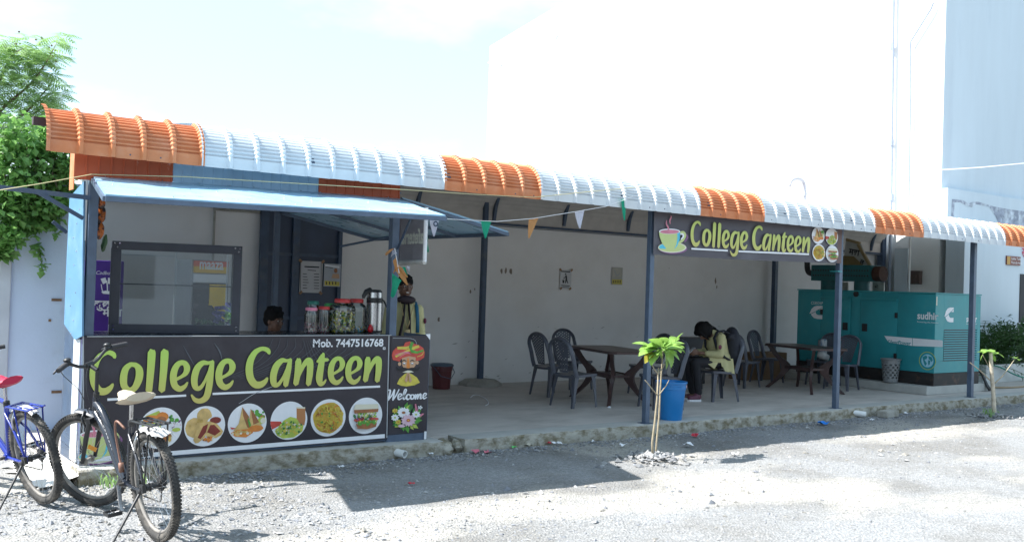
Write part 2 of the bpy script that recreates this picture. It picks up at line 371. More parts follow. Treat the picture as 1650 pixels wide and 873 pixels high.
SMH = [mat('heap_a', (.22,.225,.235), .9, .3, 30), mat('heap_b', (.30,.30,.30), .9, .3, 30), mat('heap_c', (.16,.165,.175), .9, .3, 30)]
SM = [mat('stone_a', (0.26, 0.27, 0.29), 0.9, 0.3, 30), mat('stone_b', (0.20, 0.21, 0.235), 0.9, 0.3, 30), mat('stone_c', (0.36, 0.36, 0.36), 0.9, 0.25, 30), mat('stone_d', (0.25, 0.24, 0.22), 0.9, 0.3, 30)]
rs = np.random.RandomState(3); P = []; S = []
for i in range(30000):
    y = 3.9 + 4.1 * rs.rand() ** 0.9; x = -1 + 19 * rs.rand() ** 1.25
    if math.sin(x * 0.9 + 0.5) * math.sin(y * 1.7 + x * 0.4) + rs.normal() * 0.5 < -0.55: continue
    if x > 4.5 and rs.rand() < 0.55: continue
    s = 0.006 + 0.006 * rs.rand() + (0.012 * rs.rand() if rs.rand() < 0.12 else 0)
    P.append((x, y, gz(x, y) + s * 0.1)); S.append(s)
for i in range(3500):   # thicker line of loose stones along the foot of the platform
    x = -0.5 + 17 * rs.rand(); y = 7.98 - abs(rs.normal()) * 0.16; s = 0.008 + 0.012 * rs.rand()
    P.append((x, y, gz(x, y) + s * 0.25)); S.append(s)
for i in range(1500):   # around the bicycles
    x = rs.uniform(-0.5, 3.2); y = rs.uniform(5.2, 8); s = 0.012 + 0.016 * rs.rand() ** 2
    P.append((x, y, gz(x, y) + s * 0.2)); S.append(s)
for i in range(60):
    x = rs.uniform(0.5, 12); y = rs.uniform(5.0, 8); s = 0.02 + 0.018 * rs.rand(); P.append((x, y, gz(x, y) + s * 0.2)); S.append(s)
stones('gravel', P, S, SM, 'loose grey gravel and small stones scattered over the yard in front', 'gravel', 5)
for (cx, cy, n, lab) in ((6.83, 6.87, 260, 'small ring of broken stones round the foot of the leafy sapling'), (13.85, 7.18, 170, 'little heap of grey stones round the thick cut stem at right')):
    P = []; S = []
    for i in range(n):
        a = rs.rand() * 6.28; r = abs(rs.normal()) * 0.2; s = 0.015 + 0.03 * rs.rand() ** 1.5
        P.append((cx + r * math.cos(a) * 1.2, cy + r * math.sin(a), max(0, 0.05 - r * 0.12) + s * 0.2)); S.append(s)
    stones('stone_heap', P, S, SMH, lab, 'stones', n)

# ================================================================ PLATFORM (raised cement floor)
XL, XR = 1.82, 40.0
g = MB()
def slab(x0, x1, y0=8.0, y1=12.6, seed=0):
    g.bb(x0, x1, y0 + 0.3, y1, -0.05, ZP)
slab(XL, XR); struct(g.build('floor', M_floor))
def edge(x0, x1, name='platform_edge'):
    n = max(6, int((x1 - x0) / 0.06)); b = MB(); prof = [(0.012, -0.06), (0.0, 0.02), (0.006, 0.07), (0.004, 0.115), (0.014, 0.132), (0.06, 0.136), (0.302, 0.134)]; vs = []
    r = random.Random(int(x0 * 10))
    for i in range(n + 1):
        x = x0 + (x1 - x0) * i / n; wv = 0.012 * math.sin(x * 2.1) + 0.008 * math.sin(x * 5.3)
        chip = r.random() < 0.12
        for k, (y, z) in enumerate(prof):
            jj = r.uniform(-0.006, 0.006) + (0.02 if chip and k in (3, 4) else 0)
            vs.append((x, 8.0 + y + (wv + jj if k < 6 else 0), z + (r.uniform(-0.004, 0.003) - (0.012 if chip and k in (3, 4) else 0) if k in (2, 3, 4, 5) else 0)))
    m = len(prof); fs = [(i * m + k, (i + 1) * m + k, (i + 1) * m + k + 1, i * m + k + 1) for i in range(n) for k in range(m - 1)]
    mi = [1 if k < 4 else 0 for i in range(n) for k in range(m - 1)]
    b.add(vs, fs); b.m = mi; b.add([vs[k] for k in range(m)] + [(x0, 8.302, -0.06)], [tuple(range(m + 1))], 1); b.add([vs[n * m + k] for k in range(m)] + [(x1, 8.302, -0.06)], [tuple(range(m, -1, -1))], 1)
    return struct(b.build(name, [M_edge, M_edgef], smooth=35))
edge(XL, 5.12); edge(5.36, 24.0)
# broken gap in the edge, with two lumps of rubble
b = MB()
for (x, y, s) in ((5.17, 8.06, 0.09), (5.31, 8.09, 0.075), (5.24, 8.2, 0.09)):
    b.sph((x, y, 0.045), (s, s * 1.1, 0.075), 9, 6)
b.v = [(p[0] + jit(.015), p[1] + jit(.015), p[2] + jit(.012)) for p in b.v]
tag(b.build('rubble', M_edgef), 'dark broken lumps of cement in the gap in the platform edge', 'rubble')
# apron of pale cement left of the platform
b = MB(); vs = []; nn = 14
for j in range(nn + 1):
    for i in range(7):
        y = 7.98 + 1.25 * j / nn; x = 1.50 + 0.32 * i / 6 + (0.07 * math.sin(j * 1.9) if i == 0 else 0)
        vs.append((x, y, 0.012 + 0.085 * (i / 6) ** 1.2 + 0.006 * math.sin(i * 2 + j)))
b.add(vs, [(j * 7 + i, j * 7 + i + 1, (j + 1) * 7 + i + 1, (j + 1) * 7 + i) for j in range(nn) for i in range(6)])
struct(b.build('cement_apron', mat('apron_cement', (0.62, 0.61, 0.58), 0.85, 0.1, 5, bump=0.5, col2=(0.42, 0.41, 0.38), c2lo=0.55, c2hi=0.75), smooth=True))
# drain pipes, loose brick
def drain(p, d, r, lab):
    b = MB(); u = Vector(d).normalized(); p = Vector(p); R = u.to_track_quat('Z', 'Y').to_matrix()
    b.lathe([(r * 0.8, -0.2), (r * 0.8, 0.02), (r, 0.02), (r, -0.2)], p, 20, R=R)
    o = b.build('drain_pipe', M_pvc, smooth=40); tag(o, lab, 'pipe')
drain(U(650, 731, Y=7.93), (0.35, -1, -0.05), 0.036, 'white plastic drain pipe sticking out of the platform edge below the welcome panel')
drain(U(1392, 667, Y=7.93), (0.75, -0.6, -0.1), 0.04, 'white plastic drain pipe sticking out of the platform edge right of the second banner post')
b = MB(); b.box((12.3, 7.86, 0.05), (0.34, 0.15, 0.09), Matrix.Rotation(0.1, 3, 'Z'), bev=0.012)
tag(b.build('concrete_block', M_conc), 'loose grey concrete block lying against the platform edge', 'block')

# ================================================================ WALLS BEHIND
w = thing('back_wall', 'long plain beige plastered wall closing the back of the canteen', 'wall', (2.9, 12.4, 0))
b = MB(); b.bb(2.26, 19.0, 12.42, 12.62, 0, 2.78); b.build('plaster', M_wallb, w)
b = MB(); b.bb(2.9, 19.0, 12.33, 12.415, 2.555, 2.63); b.build('top_rail', M_steel, w)
b = MB()
for (px, py, s) in ((808, 436, .05), (815, 436, .04), (823, 438, .05), (758, 470, .03), (765, 466, .02), (1153, 452, .05), (1155, 462, .03), (1078, 432, .012), (707, 515, .04)):
    q = U(px, py, Y=12.414)
    b.poly([(q.x + s * 0.5 * math.cos(a) * (1 + jit(.4)), 12.414, q.z + s * math.sin(a) * (1 + jit(.4))) for a in np.linspace(0, 5.6, 8)])
b.build('stain', mat('wall_stain', (0.26, 0.21, 0.17), 0.9, 0.2, 20), w)
b = MB()
for k in range(60):
    x = 8 + 8 * random.random(); z = ZP + .05 + .85 * random.random() ** 1.5; s = random.uniform(.02, .12); a = jit(.5); h = random.uniform(.004, .012)
    b.poly([(x, 12.4165, z), (x + s * math.cos(a) / 2, 12.4165, z + s * math.sin(a) / 2 - h), (x + s * math.cos(a), 12.4165, z + s * math.sin(a)), (x + s * math.cos(a) / 2, 12.4165, z + s * math.sin(a) / 2 + h)])
b.build('scuff', mat('wall_scuff', (0.48, 0.46, 0.44), 0.9, 0.2, 20), w, kind='stuff')
# side return + low left wall
w = thing('side_wall', 'pale bluish white plastered wall left of the kiosk under the creeper', 'wall', (1.6, 10.2, 0))
b = MB(); b.bb(1.66, 2.26, 10.2, 10.4, 0, 2.5); b.build('plaster', M_walll, w)
b = MB(); b.bb(2.265, 2.34, 10.2, 12.4, 0, 2.7); b.build('return_plaster', M_wallb, w)
b = MB(); b.bb(1.555, 1.658, 10.17, 10.42, 0, 2.1, bev=0.01); b.build('pillar', mat('pillar_pale', (0.55, 0.6, 0.62), 0.8, 0.1, 5), w)
b = MB()
for (px, py) in ((92, 483), (92, 631), (80, 516)):
    q = U(px, py, Y=10.195); b.bb(q.x - (0.05 if px > 85 else 0.01), q.x + (0.04 if px > 85 else 0.012), 10.19, 10.199, q.z - 0.012, q.z + 0.012)
b.build('rust_mark', mat('rust', (0.22, 0.13, 0.07), 0.9, 0.3, 30), w)

# ================================================================ WHITE BUILDING AT RIGHT
w = thing('white_building', 'tall blank white rendered building rising behind the canteen roof', 'building', (19, 11.1, 0))
b = MB()
side = [(11.08, 0.0), (27.6, 0.0), (27.6, 9.8), (11.08, 12.6)]
b.prism([(y, z) for y, z in side], lambda y, z: (19.0, y, z), lambda y, z: (34.0, y, z)); b.build('upper_wall', [M_white], w)
b = MB(); b.bb(18.99, 34, 10.92, 11.078, 2.95, 3.93); b.build('plaster_band', M_whiteshade, w)
b = MB(); b.bb(18.97, 34, 10.52, 10.918, 0.0, 2.98); b.build('lower_wall', M_whiteshade, w)
b = MB(); b.bb(18.995, 34, 11.064, 11.077, 3.94, 12.5); b.build('front_wall', M_whiteshade, w)
# scar of broken plaster on the front band
b = MB(); sc = [(1536, 321), (1552, 323), (1560, 328), (1566, 326), (1575, 325), (1590, 329), (1602, 333), (1630, 338), (1655, 341), (1655, 364), (1632, 361), (1610, 362), (1604, 348), (1594, 333), (1573, 329), (1566, 334), (1558, 332), (1548, 326), (1538, 326), (1537, 352), (1533, 352), (1534, 321)]
b.poly([tuple(U(x, y, Y=10.915)) for x, y in sc]); b.build('bare_patch', mat('bare_plaster', (0.30, 0.33, 0.40), 0.9, 0.35, 9, bump=0.5, col2=(0.55, 0.60, 0.66), c2lo=0.45, c2hi=0.6, c2scale=5), w)
M_pipeshade = mat('pipe_shaded', (0.30, 0.35, 0.43), 0.5, 0.1, 8)  # shaded side of the pipes put into the colour as grey blue
def pipeY(px, py, x=18.9): return U(px, py, X=x)
b = MB(); P = [pipeY(1430, 600), pipeY(1436, 320), pipeY(1438, 150), pipeY(1440, -20)]; b.tube(P, 0.032, 10)
for py in (75, 230, 318): q = pipeY(1437, py); b.cyl(q - Vector((0, 0, .07)), q + Vector((0, 0, .07)), 0.045, n=10); b.bar(q, q + Vector((0.1, 0.05, -0.05)), 0.03)
b.build('waste_pipe', M_pipeshade, w, smooth=40)
b = MB(); P = [pipeY(1464, 340), pipeY(1467, 150), pipeY(1467, 68), pipeY(1500, 15), pipeY(1504, 5)]; b.tube(P, 0.022, 8); b.build('conduit', M_pipeshade, w, smooth=40)
for (px, py) in ((898, 54), (808, 101)):
    b = MB(); q = U(px, py, X=18.97); b.tube([q + Vector((0.02, 0, -.08)), q, q + Vector((-0.15, 0.2, 0.04)), q + Vector((-0.3, 0.35, -0.02))], 0.03, 8); b.build('wall_spout', M_white, w, smooth=True)
# dark shaded lower wall pieces seen under the roof: pilaster, switch box
b = MB(); q0 = U(1442, 450, X=18.93); q1 = U(1463, 450, X=18.93); b.bb(18.9, 18.965, q1.y, q0.y, 0.1, 2.7); b.build('pilaster', M_whiteshade, w)
b = MB(); q = U(1475, 447, X=18.9); b.bb(18.86, 18.965, q.y - 0.12, q.y + 0.12, q.z - 0.14, q.z + 0.14, bev=0.01); b.bb(18.83, 18.86, q.y - 0.05, q.y + 0.05, q.z - 0.06, q.z + 0.06)
b.build('switch_box', mat('box_brown', (0.10, 0.07, 0.06), 0.6), w)
# dark panel standing in for the shaded doorway at far right; railing, small sign
b = MB(); d0 = U(1643, 470, Y=10.515); b.bb(d0.x, d0.x + 1.3, 10.505, 10.517, 0.13, 2.25); b.build('door_dark_panel', mat('dark_panel', (0.03, 0.03, 0.035), 0.7), w)
b = MB(); q = U(1622, 412, Y=10.5); r_ = U(1643.5, 428, Y=10.5); b.bb(q.x, r_.x, 10.49, 10.517, r_.z, q.z); sg = b.build('door_plate', mat('plate_maroon', (0.20, 0.06, 0.045), 0.5), w)
b = MB(); b.bb(q.x, q.x + 0.13, 10.484, 10.4895, r_.z + .01, q.z - .01); b.build('emblem', mat('plate_ochre', (0.5, 0.28, 0.06), 0.5), w)
text('Ladies Toilet', 0.07, M_pwhite, w, (q.x + 0.17, 10.483, q.z - 0.075), width=0.42)
text('Physically Handi', 0.07, M_pwhite, w, (q.x + 0.17, 10.483, q.z - 0.155), width=0.45)
q = U(1647, 395, Y=10.51); text('\u0938\u094d', 0.3, mat('sign_red', (0.55, 0.05, 0.12), 0.5), w, (q.x, 10.51, q.z - 0.25), bold=0.01)
b = MB()
for z in (0.75, 0.98, 1.2): q = U(1641, 500, Y=10.3); b.cyl((q.x - 0.02, 10.3, z), (q.x + 1.8, 10.3, z), 0.02, n=8)
b.cyl((q.x, 10.3, 0.1), (q.x, 10.3, 1.22), 0.025, n=8)
tag(b.build('handrail', M_chrome, smooth=40), 'polished steel handrail in front of the door at the right edge', 'railing')
# goose-neck vent pipe behind the roof
b = MB(); q = U(1296, 316, Y=13.0)
P = [(q.x, 13.0, 2.7), (q.x, 13.0, q.z)] + [tuple(U(a, c, Y=13.0)) for a, c in ((1296, 298), (1293, 291), (1287, 288), (1280, 288), (1274, 292), (1272, 300))]
b.tube(P, 0.04, 10); b.cyl(P[1], (q.x, 13, q.z + .1), 0.055, n=10)
tag(b.build('vent_pipe', mat('pvc_grey', (0.42, 0.45, 0.5), 0.5, 0.1, 8), smooth=40), 'grey goose neck plastic pipe standing behind the canteen roof', 'pipe')

# ================================================================ CANTEEN ROOF
roof = thing('canteen_roof', 'long shed roof of curved orange and white profiled metal sheets', 'roof', (1.5, 8, 2.5))
def roofprof():
    """(y, z, crimp) points from the front drip edge over to the back"""
    pts = [(7.885, 2.53, 0), (7.882, 2.575, 0), (7.88, 2.62, 0)]; R = 0.26; cy, cz = 8.14, 2.622
    n = 44
    for i in range(n + 1):
        a = PI - (PI / 2 - 0.10) * i / n
        pts.append((cy + R * math.cos(a), cz + R * math.sin(a), 0.016 if i % 4 in (0, 1) else 0))
    y0, z0 = pts[-1][0], pts[-1][1]
    for i in range(1, 13): pts.append((y0 + (11.60 - y0) * i / 12, z0 + 0.094 * (11.60 - y0) * i / 12, 0))
    y1, z1 = pts[-1][0], pts[-1][1]; Rb = 0.70; n = 26
    for i in range(1, n + 1):
        a = (PI / 2 + 0.1) - (PI / 2 - 0.08) * i / n
        pts.append((y1 + Rb * (math.cos(a) - math.cos(PI / 2 + .1)), z1 + Rb * (math.sin(a) - math.sin(PI / 2 + .1)), 0.008 if i % 4 in (0, 1) else 0))
    return pts
RP = roofprof()
SW = 1.155; bays = 5; bw = SW / bays
xp = []
for k in range(bays):
    o = k * bw
    xp += [(o, 0.029), (o + 0.026, 0.029), (o + 0.040, 0), (o + bw * 0.5, 0), (o + bw - 0.016, 0)]
xp += [(SW - 0.001, 0.028), (SW + 0.025, 0.030)]
def sheet_mesh(ymax=99):
    b = MB(); vs = []; nx = len(xp); RQ = [p for p in RP if p[0] < ymax]
    for j, (y, z, c) in enumerate(RQ):
        a = RQ[max(0, j - 1)]; d = RQ[min(len(RQ) - 1, j + 1)]; t = Vector((0, d[0] - a[0], d[1] - a[1])).normalized(); nrm = Vector((0, -t.z, t.y))
        if j < 3: nrm = Vector((0, -1, 0))
        for (x, h) in xp:
            off = h - c * (1.0 if h < 0.01 else 0.5)
            vs.append((x, y + nrm.y * off, z + nrm.z * off))
    b.add(vs, [(j * nx + i, (j + 1) * nx + i, (j + 1) * nx + i + 1, j * nx + i + 1) for j in range(len(RQ) - 1) for i in range(nx - 1)])
    return b
protoS = {}
for k in range(15):
    x = 1.475 + k * SW; orange = (k % 3 == 0); key = orange
    if k == 0:
        b = sheet_mesh(8.125); b.v = [(p[0] + x, p[1], p[2]) for p in b.v]; o = b.build('roof_sheet', [M_orange], roof); o['label'] = 'orange roof sheet'; continue
    if key not in protoS:
        b = sheet_mesh(); b.v = [(p[0] + x, p[1], p[2]) for p in b.v]
        o = b.build('roof_sheet', [M_orange if orange else M_sheetw], roof); o['label'] = 'orange roof sheet' if orange else 'white roof sheet'
        protoS[key] = (o, x)
    else:
        s, x0 = protoS[key]; o = s.copy(); COL.objects.link(o); o.parent = roof; o.location = s.location + Vector((x - x0, (k % 2) * -0.004 + jit(.002), jit(0.004)))
XE = 1.475 + 15 * SW
# dull finely ribbed underside lining, 4 cm inside the sheets
DL = []
for i in range(3, len(RP) - 1):
    (ya, za, _), (yb, zb, _) = RP[i], RP[i + 1]; L_ = math.hypot(yb - ya, zb - za)
    if L_ < 1e-6: continue
    n = max(1, int(L_ / 0.03)); ny, nz = (zb - za) / L_, -(yb - ya) / L_
    for k in range(n): DL.append((ya + (yb - ya) * k / n + ny * .035, za + (zb - za) * k / n + nz * .035))
b2 = MB(); vs = []
for i, (y, z) in enumerate(DL):
    o_ = 0.003 if i % 2 else -0.003; vs += [(2.66, y, z + o_), (XE, y, z + o_)]
b2.add(vs, [(2 * i, 2 * i + 1, 2 * i + 3, 2 * i + 2) for i in range(len(DL) - 1)])
b2.build('underside_sheet', M_sheetu, roof)
b2 = MB(); b2.bb(2.66, XE, 12.27, 12.326, 2.56, 2.80); b2.build('flashing', M_sheetu, roof); b2 = MB(); b2.bb(2.66, XE, 12.24, 12.268, 2.565, 2.60); b2.build('batten', M_steel, roof)
# rafters that follow the sheets, purlin along the front
for px, py in ((672, 328), (795, 355), (910, 365), (1012, 373)) : pass
for x in (3.6, 5.0, 7.25, 8.62, 10.0, 11.4, 12.8, 14.2, 15.6, 17.0, 18.4):
    b = MB(); pts = [(x, y, z - 0.09) for (y, z, c) in RP[16::3] if y < 12.0] + [(x, 12.14, 3.06), (x, 12.22, 2.86), (x, 12.27, 2.64)]
    for i in range(len(pts) - 1): b.bar(pts[i], Vector(pts[i + 1]) + (Vector(pts[i + 1]) - Vector(pts[i])).normalized() * 0.005, 0.05, 0.05, up=(1, 0, 0))
    b.build('rafter', M_steel, roof)
b = MB(); b.bb(1.42, XE, 8.06, 8.115, 2.74, 2.80); b.build('purlin', mat('purlin_dark', (0.05, 0.035, 0.04), 0.6), roof)
b = MB()
for x in np.arange(1.6, 16.5, 0.231):
    q = (x + 0.011, 7.85, 2.56); 
    if random.random() < 0.25: b.sph(q, 0.007, 6, 4)
sc_ = b.build('screw_head', M_steel, roof, kind='stuff')
# posts
def post(x, y, z1, lab, w=0.075, mound=False, m=None, z0=ZP, fb=None):
    t = thing('roof_post', lab, 'post', (x, y, z0), group='steel posts of the canteen')
    b = MB(); b.bb(x - w / 2, x + w / 2, y - w / 2, y + w / 2, z0, z1, bev=0.004); b.build('shaft', m or M_steelb, t)
    if mound:
        b = MB(); b.lathe([(0.34, -0.02), (0.33, 0.04), (0.26, 0.085), (0.07, 0.1), (0.02, 0.1)], (x, y, z0), 9); b.v = [(p[0] + jit(.012), p[1] + jit(.012), p[2]) for p in b.v]; b.build('footing', M_conc, t)
    else:
        b = MB(); b.bb(x - 0.07, x + 0.07, y - 0.06, y + 0.06, z0, z0 + 0.01); b.build('base_plate', M_steel, t)
    return t
post(7.895, 8.10, 2.75, 'blue grey steel post at the left end of the hanging banner', 0.064)
post(11.435, 8.10, 2.75, 'blue grey steel post at the right end of the hanging banner', 0.068)
post(14.966, 8.15, 2.75, 'blue grey steel post in front of the green generator', 0.075)
post(8.45, 12.25, 2.9, 'dark post on a cement mound against the beige wall', 0.075, True, M_steel)
post(15.33, 12.30, 2.7, 'dark post against the beige wall right of the lone chair', 0.085, False, M_steel)
post(18.82, 12.28, 3.2, 'dark post in the far back corner beside the sky gap', 0.13, False, M_steel)
# fascia of upright sheets above the kiosk
fa = thing('fascia', 'strip of upright brick orange and pale blue profiled sheets above the kiosk', 'fascia', (1.75, 8.1, 2.3))
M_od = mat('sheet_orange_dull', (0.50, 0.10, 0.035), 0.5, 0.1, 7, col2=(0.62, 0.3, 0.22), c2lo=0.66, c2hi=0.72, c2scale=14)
M_bd = mat('sheet_blue_dull', (0.33, 0.50, 0.66), 0.45, 0.08, 7)
def fpanel(x0, x1, m):
    b = MB(); n = max(2, int((x1 - x0) / 0.085)); vs = []; fs = []; xs = []
    for i in range(n):
        a = x0 + (x1 - x0) * i / n; d = (x1 - x0) / n; xs += [(a, 0), (a + d * 0.82, 0), (a + d * 0.86, -0.007), (a + d * 0.96, -0.007)]
    xs.append((x1, 0))
    for (x, o_) in xs: vs += [(x, 8.1 + o_, 2.36), (x, 8.1 + o_, 2.70)]
    b.add(vs, [(2 * i, 2 * i + 2, 2 * i + 3, 2 * i + 1) for i in range(len(xs) - 1)]); return b.build('fascia_sheet', m, fa)
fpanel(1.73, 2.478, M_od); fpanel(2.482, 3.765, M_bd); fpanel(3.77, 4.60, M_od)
b = MB(); b.bb(1.725, 1.73, 8.1, 8.24, 2.28, 2.72); b.build('side_sheet', M_orange, fa)
# ================================================================ PRINT HELPERS (flat print on banners)
PC = {}
def pm(c, rough=0.5, var=0.03, scale=20, **k):
    key = 'print_%d_%d_%d' % tuple(int(a * 255) for a in c)
    return mat(key, c, rough, var, scale, **k)
class Print:
    """stack of thin flat colour shapes, each a hair above the one below"""
    def __init__(s, f, lift=0.0008, step=0.00025): s.b = MB(); s.f = f; s.mats = []; s.z = lift; s.step = step
    def _mi(s, m):
        if m not in s.mats: s.mats.append(m)
        return s.mats.index(m)
    def poly(s, pts, m): s.z += s.step; z = s.z; s.b.poly([s.f(x, y, z) for x, y in pts], s._mi(m)); return s
    def line(s, pts, m, n=5, caps=True): s.z += s.step; z = s.z; ribbon(s.b, pts, lambda x, y: s.f(x, y, z), s._mi(m), n, caps); return s
    def blobs(s, cx, cy, rx, ry, n, size, ms, asp=1.0, inside=None):
        for i in range(n):
            a = random.random() * 6.28; r = math.sqrt(random.random()); x = cx + rx * r * math.cos(a); y = cy + ry * r * math.sin(a)
            if inside and not inside(x, y): continue
            t = random.random() * 3.14; k = size * random.uniform(.6, 1.3)
            pts = [(x + k * math.cos(q) * math.cos(t) - k / asp * math.sin(q) * math.sin(t), y + k * math.cos(q) * math.sin(t) + k / asp * math.sin(q) * math.cos(t)) for q in np.linspace(0, 2 * PI, 7)[:-1]]
            s.poly(pts, random.choice(ms))
        return s
    def build(s, name, parent, label=None): return s.b.build(name, s.mats, parent, label=label)
M_ban = mat('banner_dark', (0.030, 0.026, 0.036), 0.38, 0.12, 3, bump=0.5, bscale=7, col2=(0.042, 0.040, 0.052), c2scale=1.5)
K = dict(wh=pm((0.78, 0.79, 0.82)), gold=pm((0.55, 0.36, 0.10), var=0.3), tan=pm((0.62, 0.42, 0.16), var=0.25), brn=pm((0.33, 0.13, 0.05), var=0.3), red=pm((0.55, 0.07, 0.05), var=0.2),
         dred=pm((0.22, 0.03, 0.02), var=0.2), org=pm((0.66, 0.22, 0.04), var=0.2), grn=pm((0.10, 0.33, 0.05), var=0.3), dgrn=pm((0.04, 0.16, 0.05), var=0.2), lim=pm((0.45, 0.55, 0.10), var=0.2),
         yel=pm((0.62, 0.52, 0.08), var=0.15), noo=pm((0.60, 0.42, 0.06), var=0.2), pink=pm((0.60, 0.20, 0.28), var=0.15), lpk=pm((0.68, 0.48, 0.55), var=0.1), pur=pm((0.22, 0.09, 0.22)), crm=pm((0.70, 0.66, 0.52)),
         blu=pm((0.08, 0.50, 0.68)), skin=pm((0.55, 0.33, 0.20)), blk=pm((0.012, 0.012, 0.015)), cup=pm((0.52, 0.60, 0.24)), juice=pm((0.45, 0.19, 0.07)), gry=pm((0.4, 0.42, 0.44)))
def food(kind, f, parent):
    """f(x, y, z): plate units, radius 1 -> place"""
    p = Print(f); p.poly(circ(0, 0, 1, n=40), K['wh'])
    if kind == 0:
        p.poly([(-.9, .3), (-.7, .62), (-.1, .85), (.1, .5), (0, 0), (-.8, -.1)], K['lim']); 
        p.poly(circ(-.45, .45, .34, .2, 14, .1), K['org']); p.poly(circ(.05, .5, .3, .26, 12, .1), K['org']); p.poly(circ(.02, .42, .22, .14, 12, .1), K['brn'])
        p.poly(circ(-.4, .4, .2, .08, 10, .1), K['red']); p.blobs(.6, .42, .25, .2, 9, .09, [K['grn'], K['dgrn']]); p.blobs(.68, .15, .24, .2, 14, .09, [K['lpk'], K['pur'], K['wh']], 2.5)
        p.poly(circ(.72, -.12, .2, .1, 12, .1), K['lim']); p.poly(circ(0, -.5, .55, .38, 18, .05), K['crm']); p.poly(circ(.05, -.42, .45, .3, 16, .08), K['brn']); p.blobs(.1, -.5, .4, .26, 26, .07, [K['org'], K['brn'], K['gold'], K['red']])
        p.poly(circ(-.6, -.2, .28, .25, 12, .06), K['crm']); p.poly(circ(-.6, -.2, .2, .17, 12, .06), K['gold'])
    elif kind == 1:
        p.poly(circ(-.05, .52, .37, .38, 16, .07), K['tan']); p.poly(circ(-.5, -.05, .45, .5, 18, .04), K['tan']); p.blobs(-.45, .0, .35, .4, 16, .08, [K['gold'], K['tan']])
        p.poly(circ(.48, .2, .38, .26, 18), K['wh']); p.poly(circ(.5, .27, .28, .17, 16), K['dred'])
        p.poly([(.0, .1), (.3, .2), (.6, .08), (.9, -.3), (.82, -.48), (.55, -.62), (.1, -.55), (0, -.2)], K['tan']); p.poly([(.12, .05), (.45, .05), (.78, -.3), (.5, -.5), (.1, -.3)], K['dred'])
        p.poly([(-.55, -.65), (-.4, -.1), (0, .2), (.25, .25), (.28, .1), (.15, -.2), (.0, -.55), (-.3, -.8), (-.45, -.82)], K['tan']); p.poly([(-.35, -.55), (-.1, .0), (.15, .12), (.05, -.3), (-.2, -.62)], K['dred'])
        p.blobs(.15, -.62, .28, .12, 14, .07, [K['brn'], K['org'], K['crm']])
    elif kind == 2:
        p.blobs(.5, .45, .35, .15, 10, .1, [K['grn']]); p.blobs(.75, .3, .15, .1, 4, .08, [K['red'], K['grn']]); p.poly(circ(.72, .1, .2, .19, 14), K['lim']); p.poly(circ(.8, .08, .14, .15, 14), K['crm'])
        p.poly([(.05, -.3), (.13, .73), (.35, .4), (.62, 0), (.8, -.25), (.5, -.42)], K['tan']); p.poly([(.3, -.1), (.13, .73), (.35, .45), (.6, .02)], K['brn'])
        p.poly([(-.72, -.35), (-.45, 0), (-.3, .82), (-.02, .4), (.2, -.35)], K['tan']); p.poly([(-.25, .4), (-.3, .84), (.05, .35), (.2, -.35), (-.02, -.2)], K['brn'])
        p.poly(circ(.42, -.3, .4, .17, 16, .05), K['org']); p.poly([(-.85, -.45), (-.5, -.3), (.2, -.3), (.3, -.5), (-.05, -.72), (-.6, -.65)], K['org']); p.blobs(-.3, -.5, .5, .12, 14, .08, [K['tan'], K['crm'], K['gold']])
        p.poly([(.0, .3), (.12, .05), (.17, -.1), (.1, -.25), (0, .1)], K['grn']); p.poly([(-.9, -.15), (-.6, -.22), (-.8, -.28)], K['red'])
    elif kind == 3:
        p.poly([(.38, .7), (.86, .66), (.9, .05), (.85, -.3), (.42, -.2)], K['juice']); p.poly([(.38, .7), (.86, .66), (.84, .58), (.4, .62)], K['crm'])
        p.poly([(-1, .02), (-.45, -.02), (-.35, -.15), (-.9, -.42), (-.98, -.2)], K['red'])
        p.poly([(-.75, -.5), (-.5, -.25), (-.3, .02), (.05, .2), (.4, .1), (.6, -.2), (.8, -.3), (.75, -.6), (.3, -.9), (-.3, -.92), (-.62, -.75)], K['lim'])
        p.blobs(0, -.4, .68, .42, 90, .055, [K['yel'], K['lim'], K['yel'], K['grn'], K['dgrn'], K['crm']], inside=lambda x, y: y < .15 - abs(x) * .5)
    elif kind == 4:
        p.poly(circ(0, 0, .86, .84, 26, .05), K['noo'])
        for i in range(150):
            a = random.random() * 6.28; r = math.sqrt(random.random()) * .74; x, y = r * math.cos(a), r * math.sin(a); t = random.random() * 3.14; l = .12
            p.line([(x - l * math.cos(t), y - l * math.sin(t), .022), (x + jit(.05), y + jit(.05), .025), (x + l * math.cos(t), y + l * math.sin(t), .022)], random.choice([K['yel'], K['noo'], K['org'], K['gold'], K['brn'], K['yel'], K['noo']]), 2, False)
        p.blobs(0, 0, .6, .6, 9, .07, [K['grn']], 1.4)
    else:
        p.blobs(0, -.1, .72, .3, 40, .1, [K['grn'], K['lim'], K['dgrn']], 1.6); p.poly([(-.74, .42), (-.66, .66), (.7, .62), (.74, .4), (.68, .2), (-.7, .22)], K['crm'])
        p.poly([(-.74, .36), (.74, .36), (.7, .18), (-.7, .16)], K['brn']); p.blobs(0, .05, .7, .1, 30, .07, [K['lim'], K['crm'], K['grn']], 1.5)
        for x in (-.45, .45): p.poly(circ(x, -.2, .3, .09, 12), K['red'])
        p.blobs(0, -.14, .6, .05, 14, .07, [K['dred'], K['pur']], 2); p.blobs(0, -.34, .7, .1, 34, .08, [K['grn'], K['lim'], K['grn']], 1.6); p.poly([(-.66, -.4), (.6, -.4), (.55, -.62), (0, -.72), (-.55, -.66)], K['brn'])
        p.blobs(0, -.4, .5, .08, 14, .07, [K['grn']])
    return p.build('food_picture', parent, ['plate of mixed snacks picture', 'fried bread with red dip picture', 'samosas picture', 'yellow rice and juice picture', 'fried noodles picture', 'layered sandwich picture'][kind])
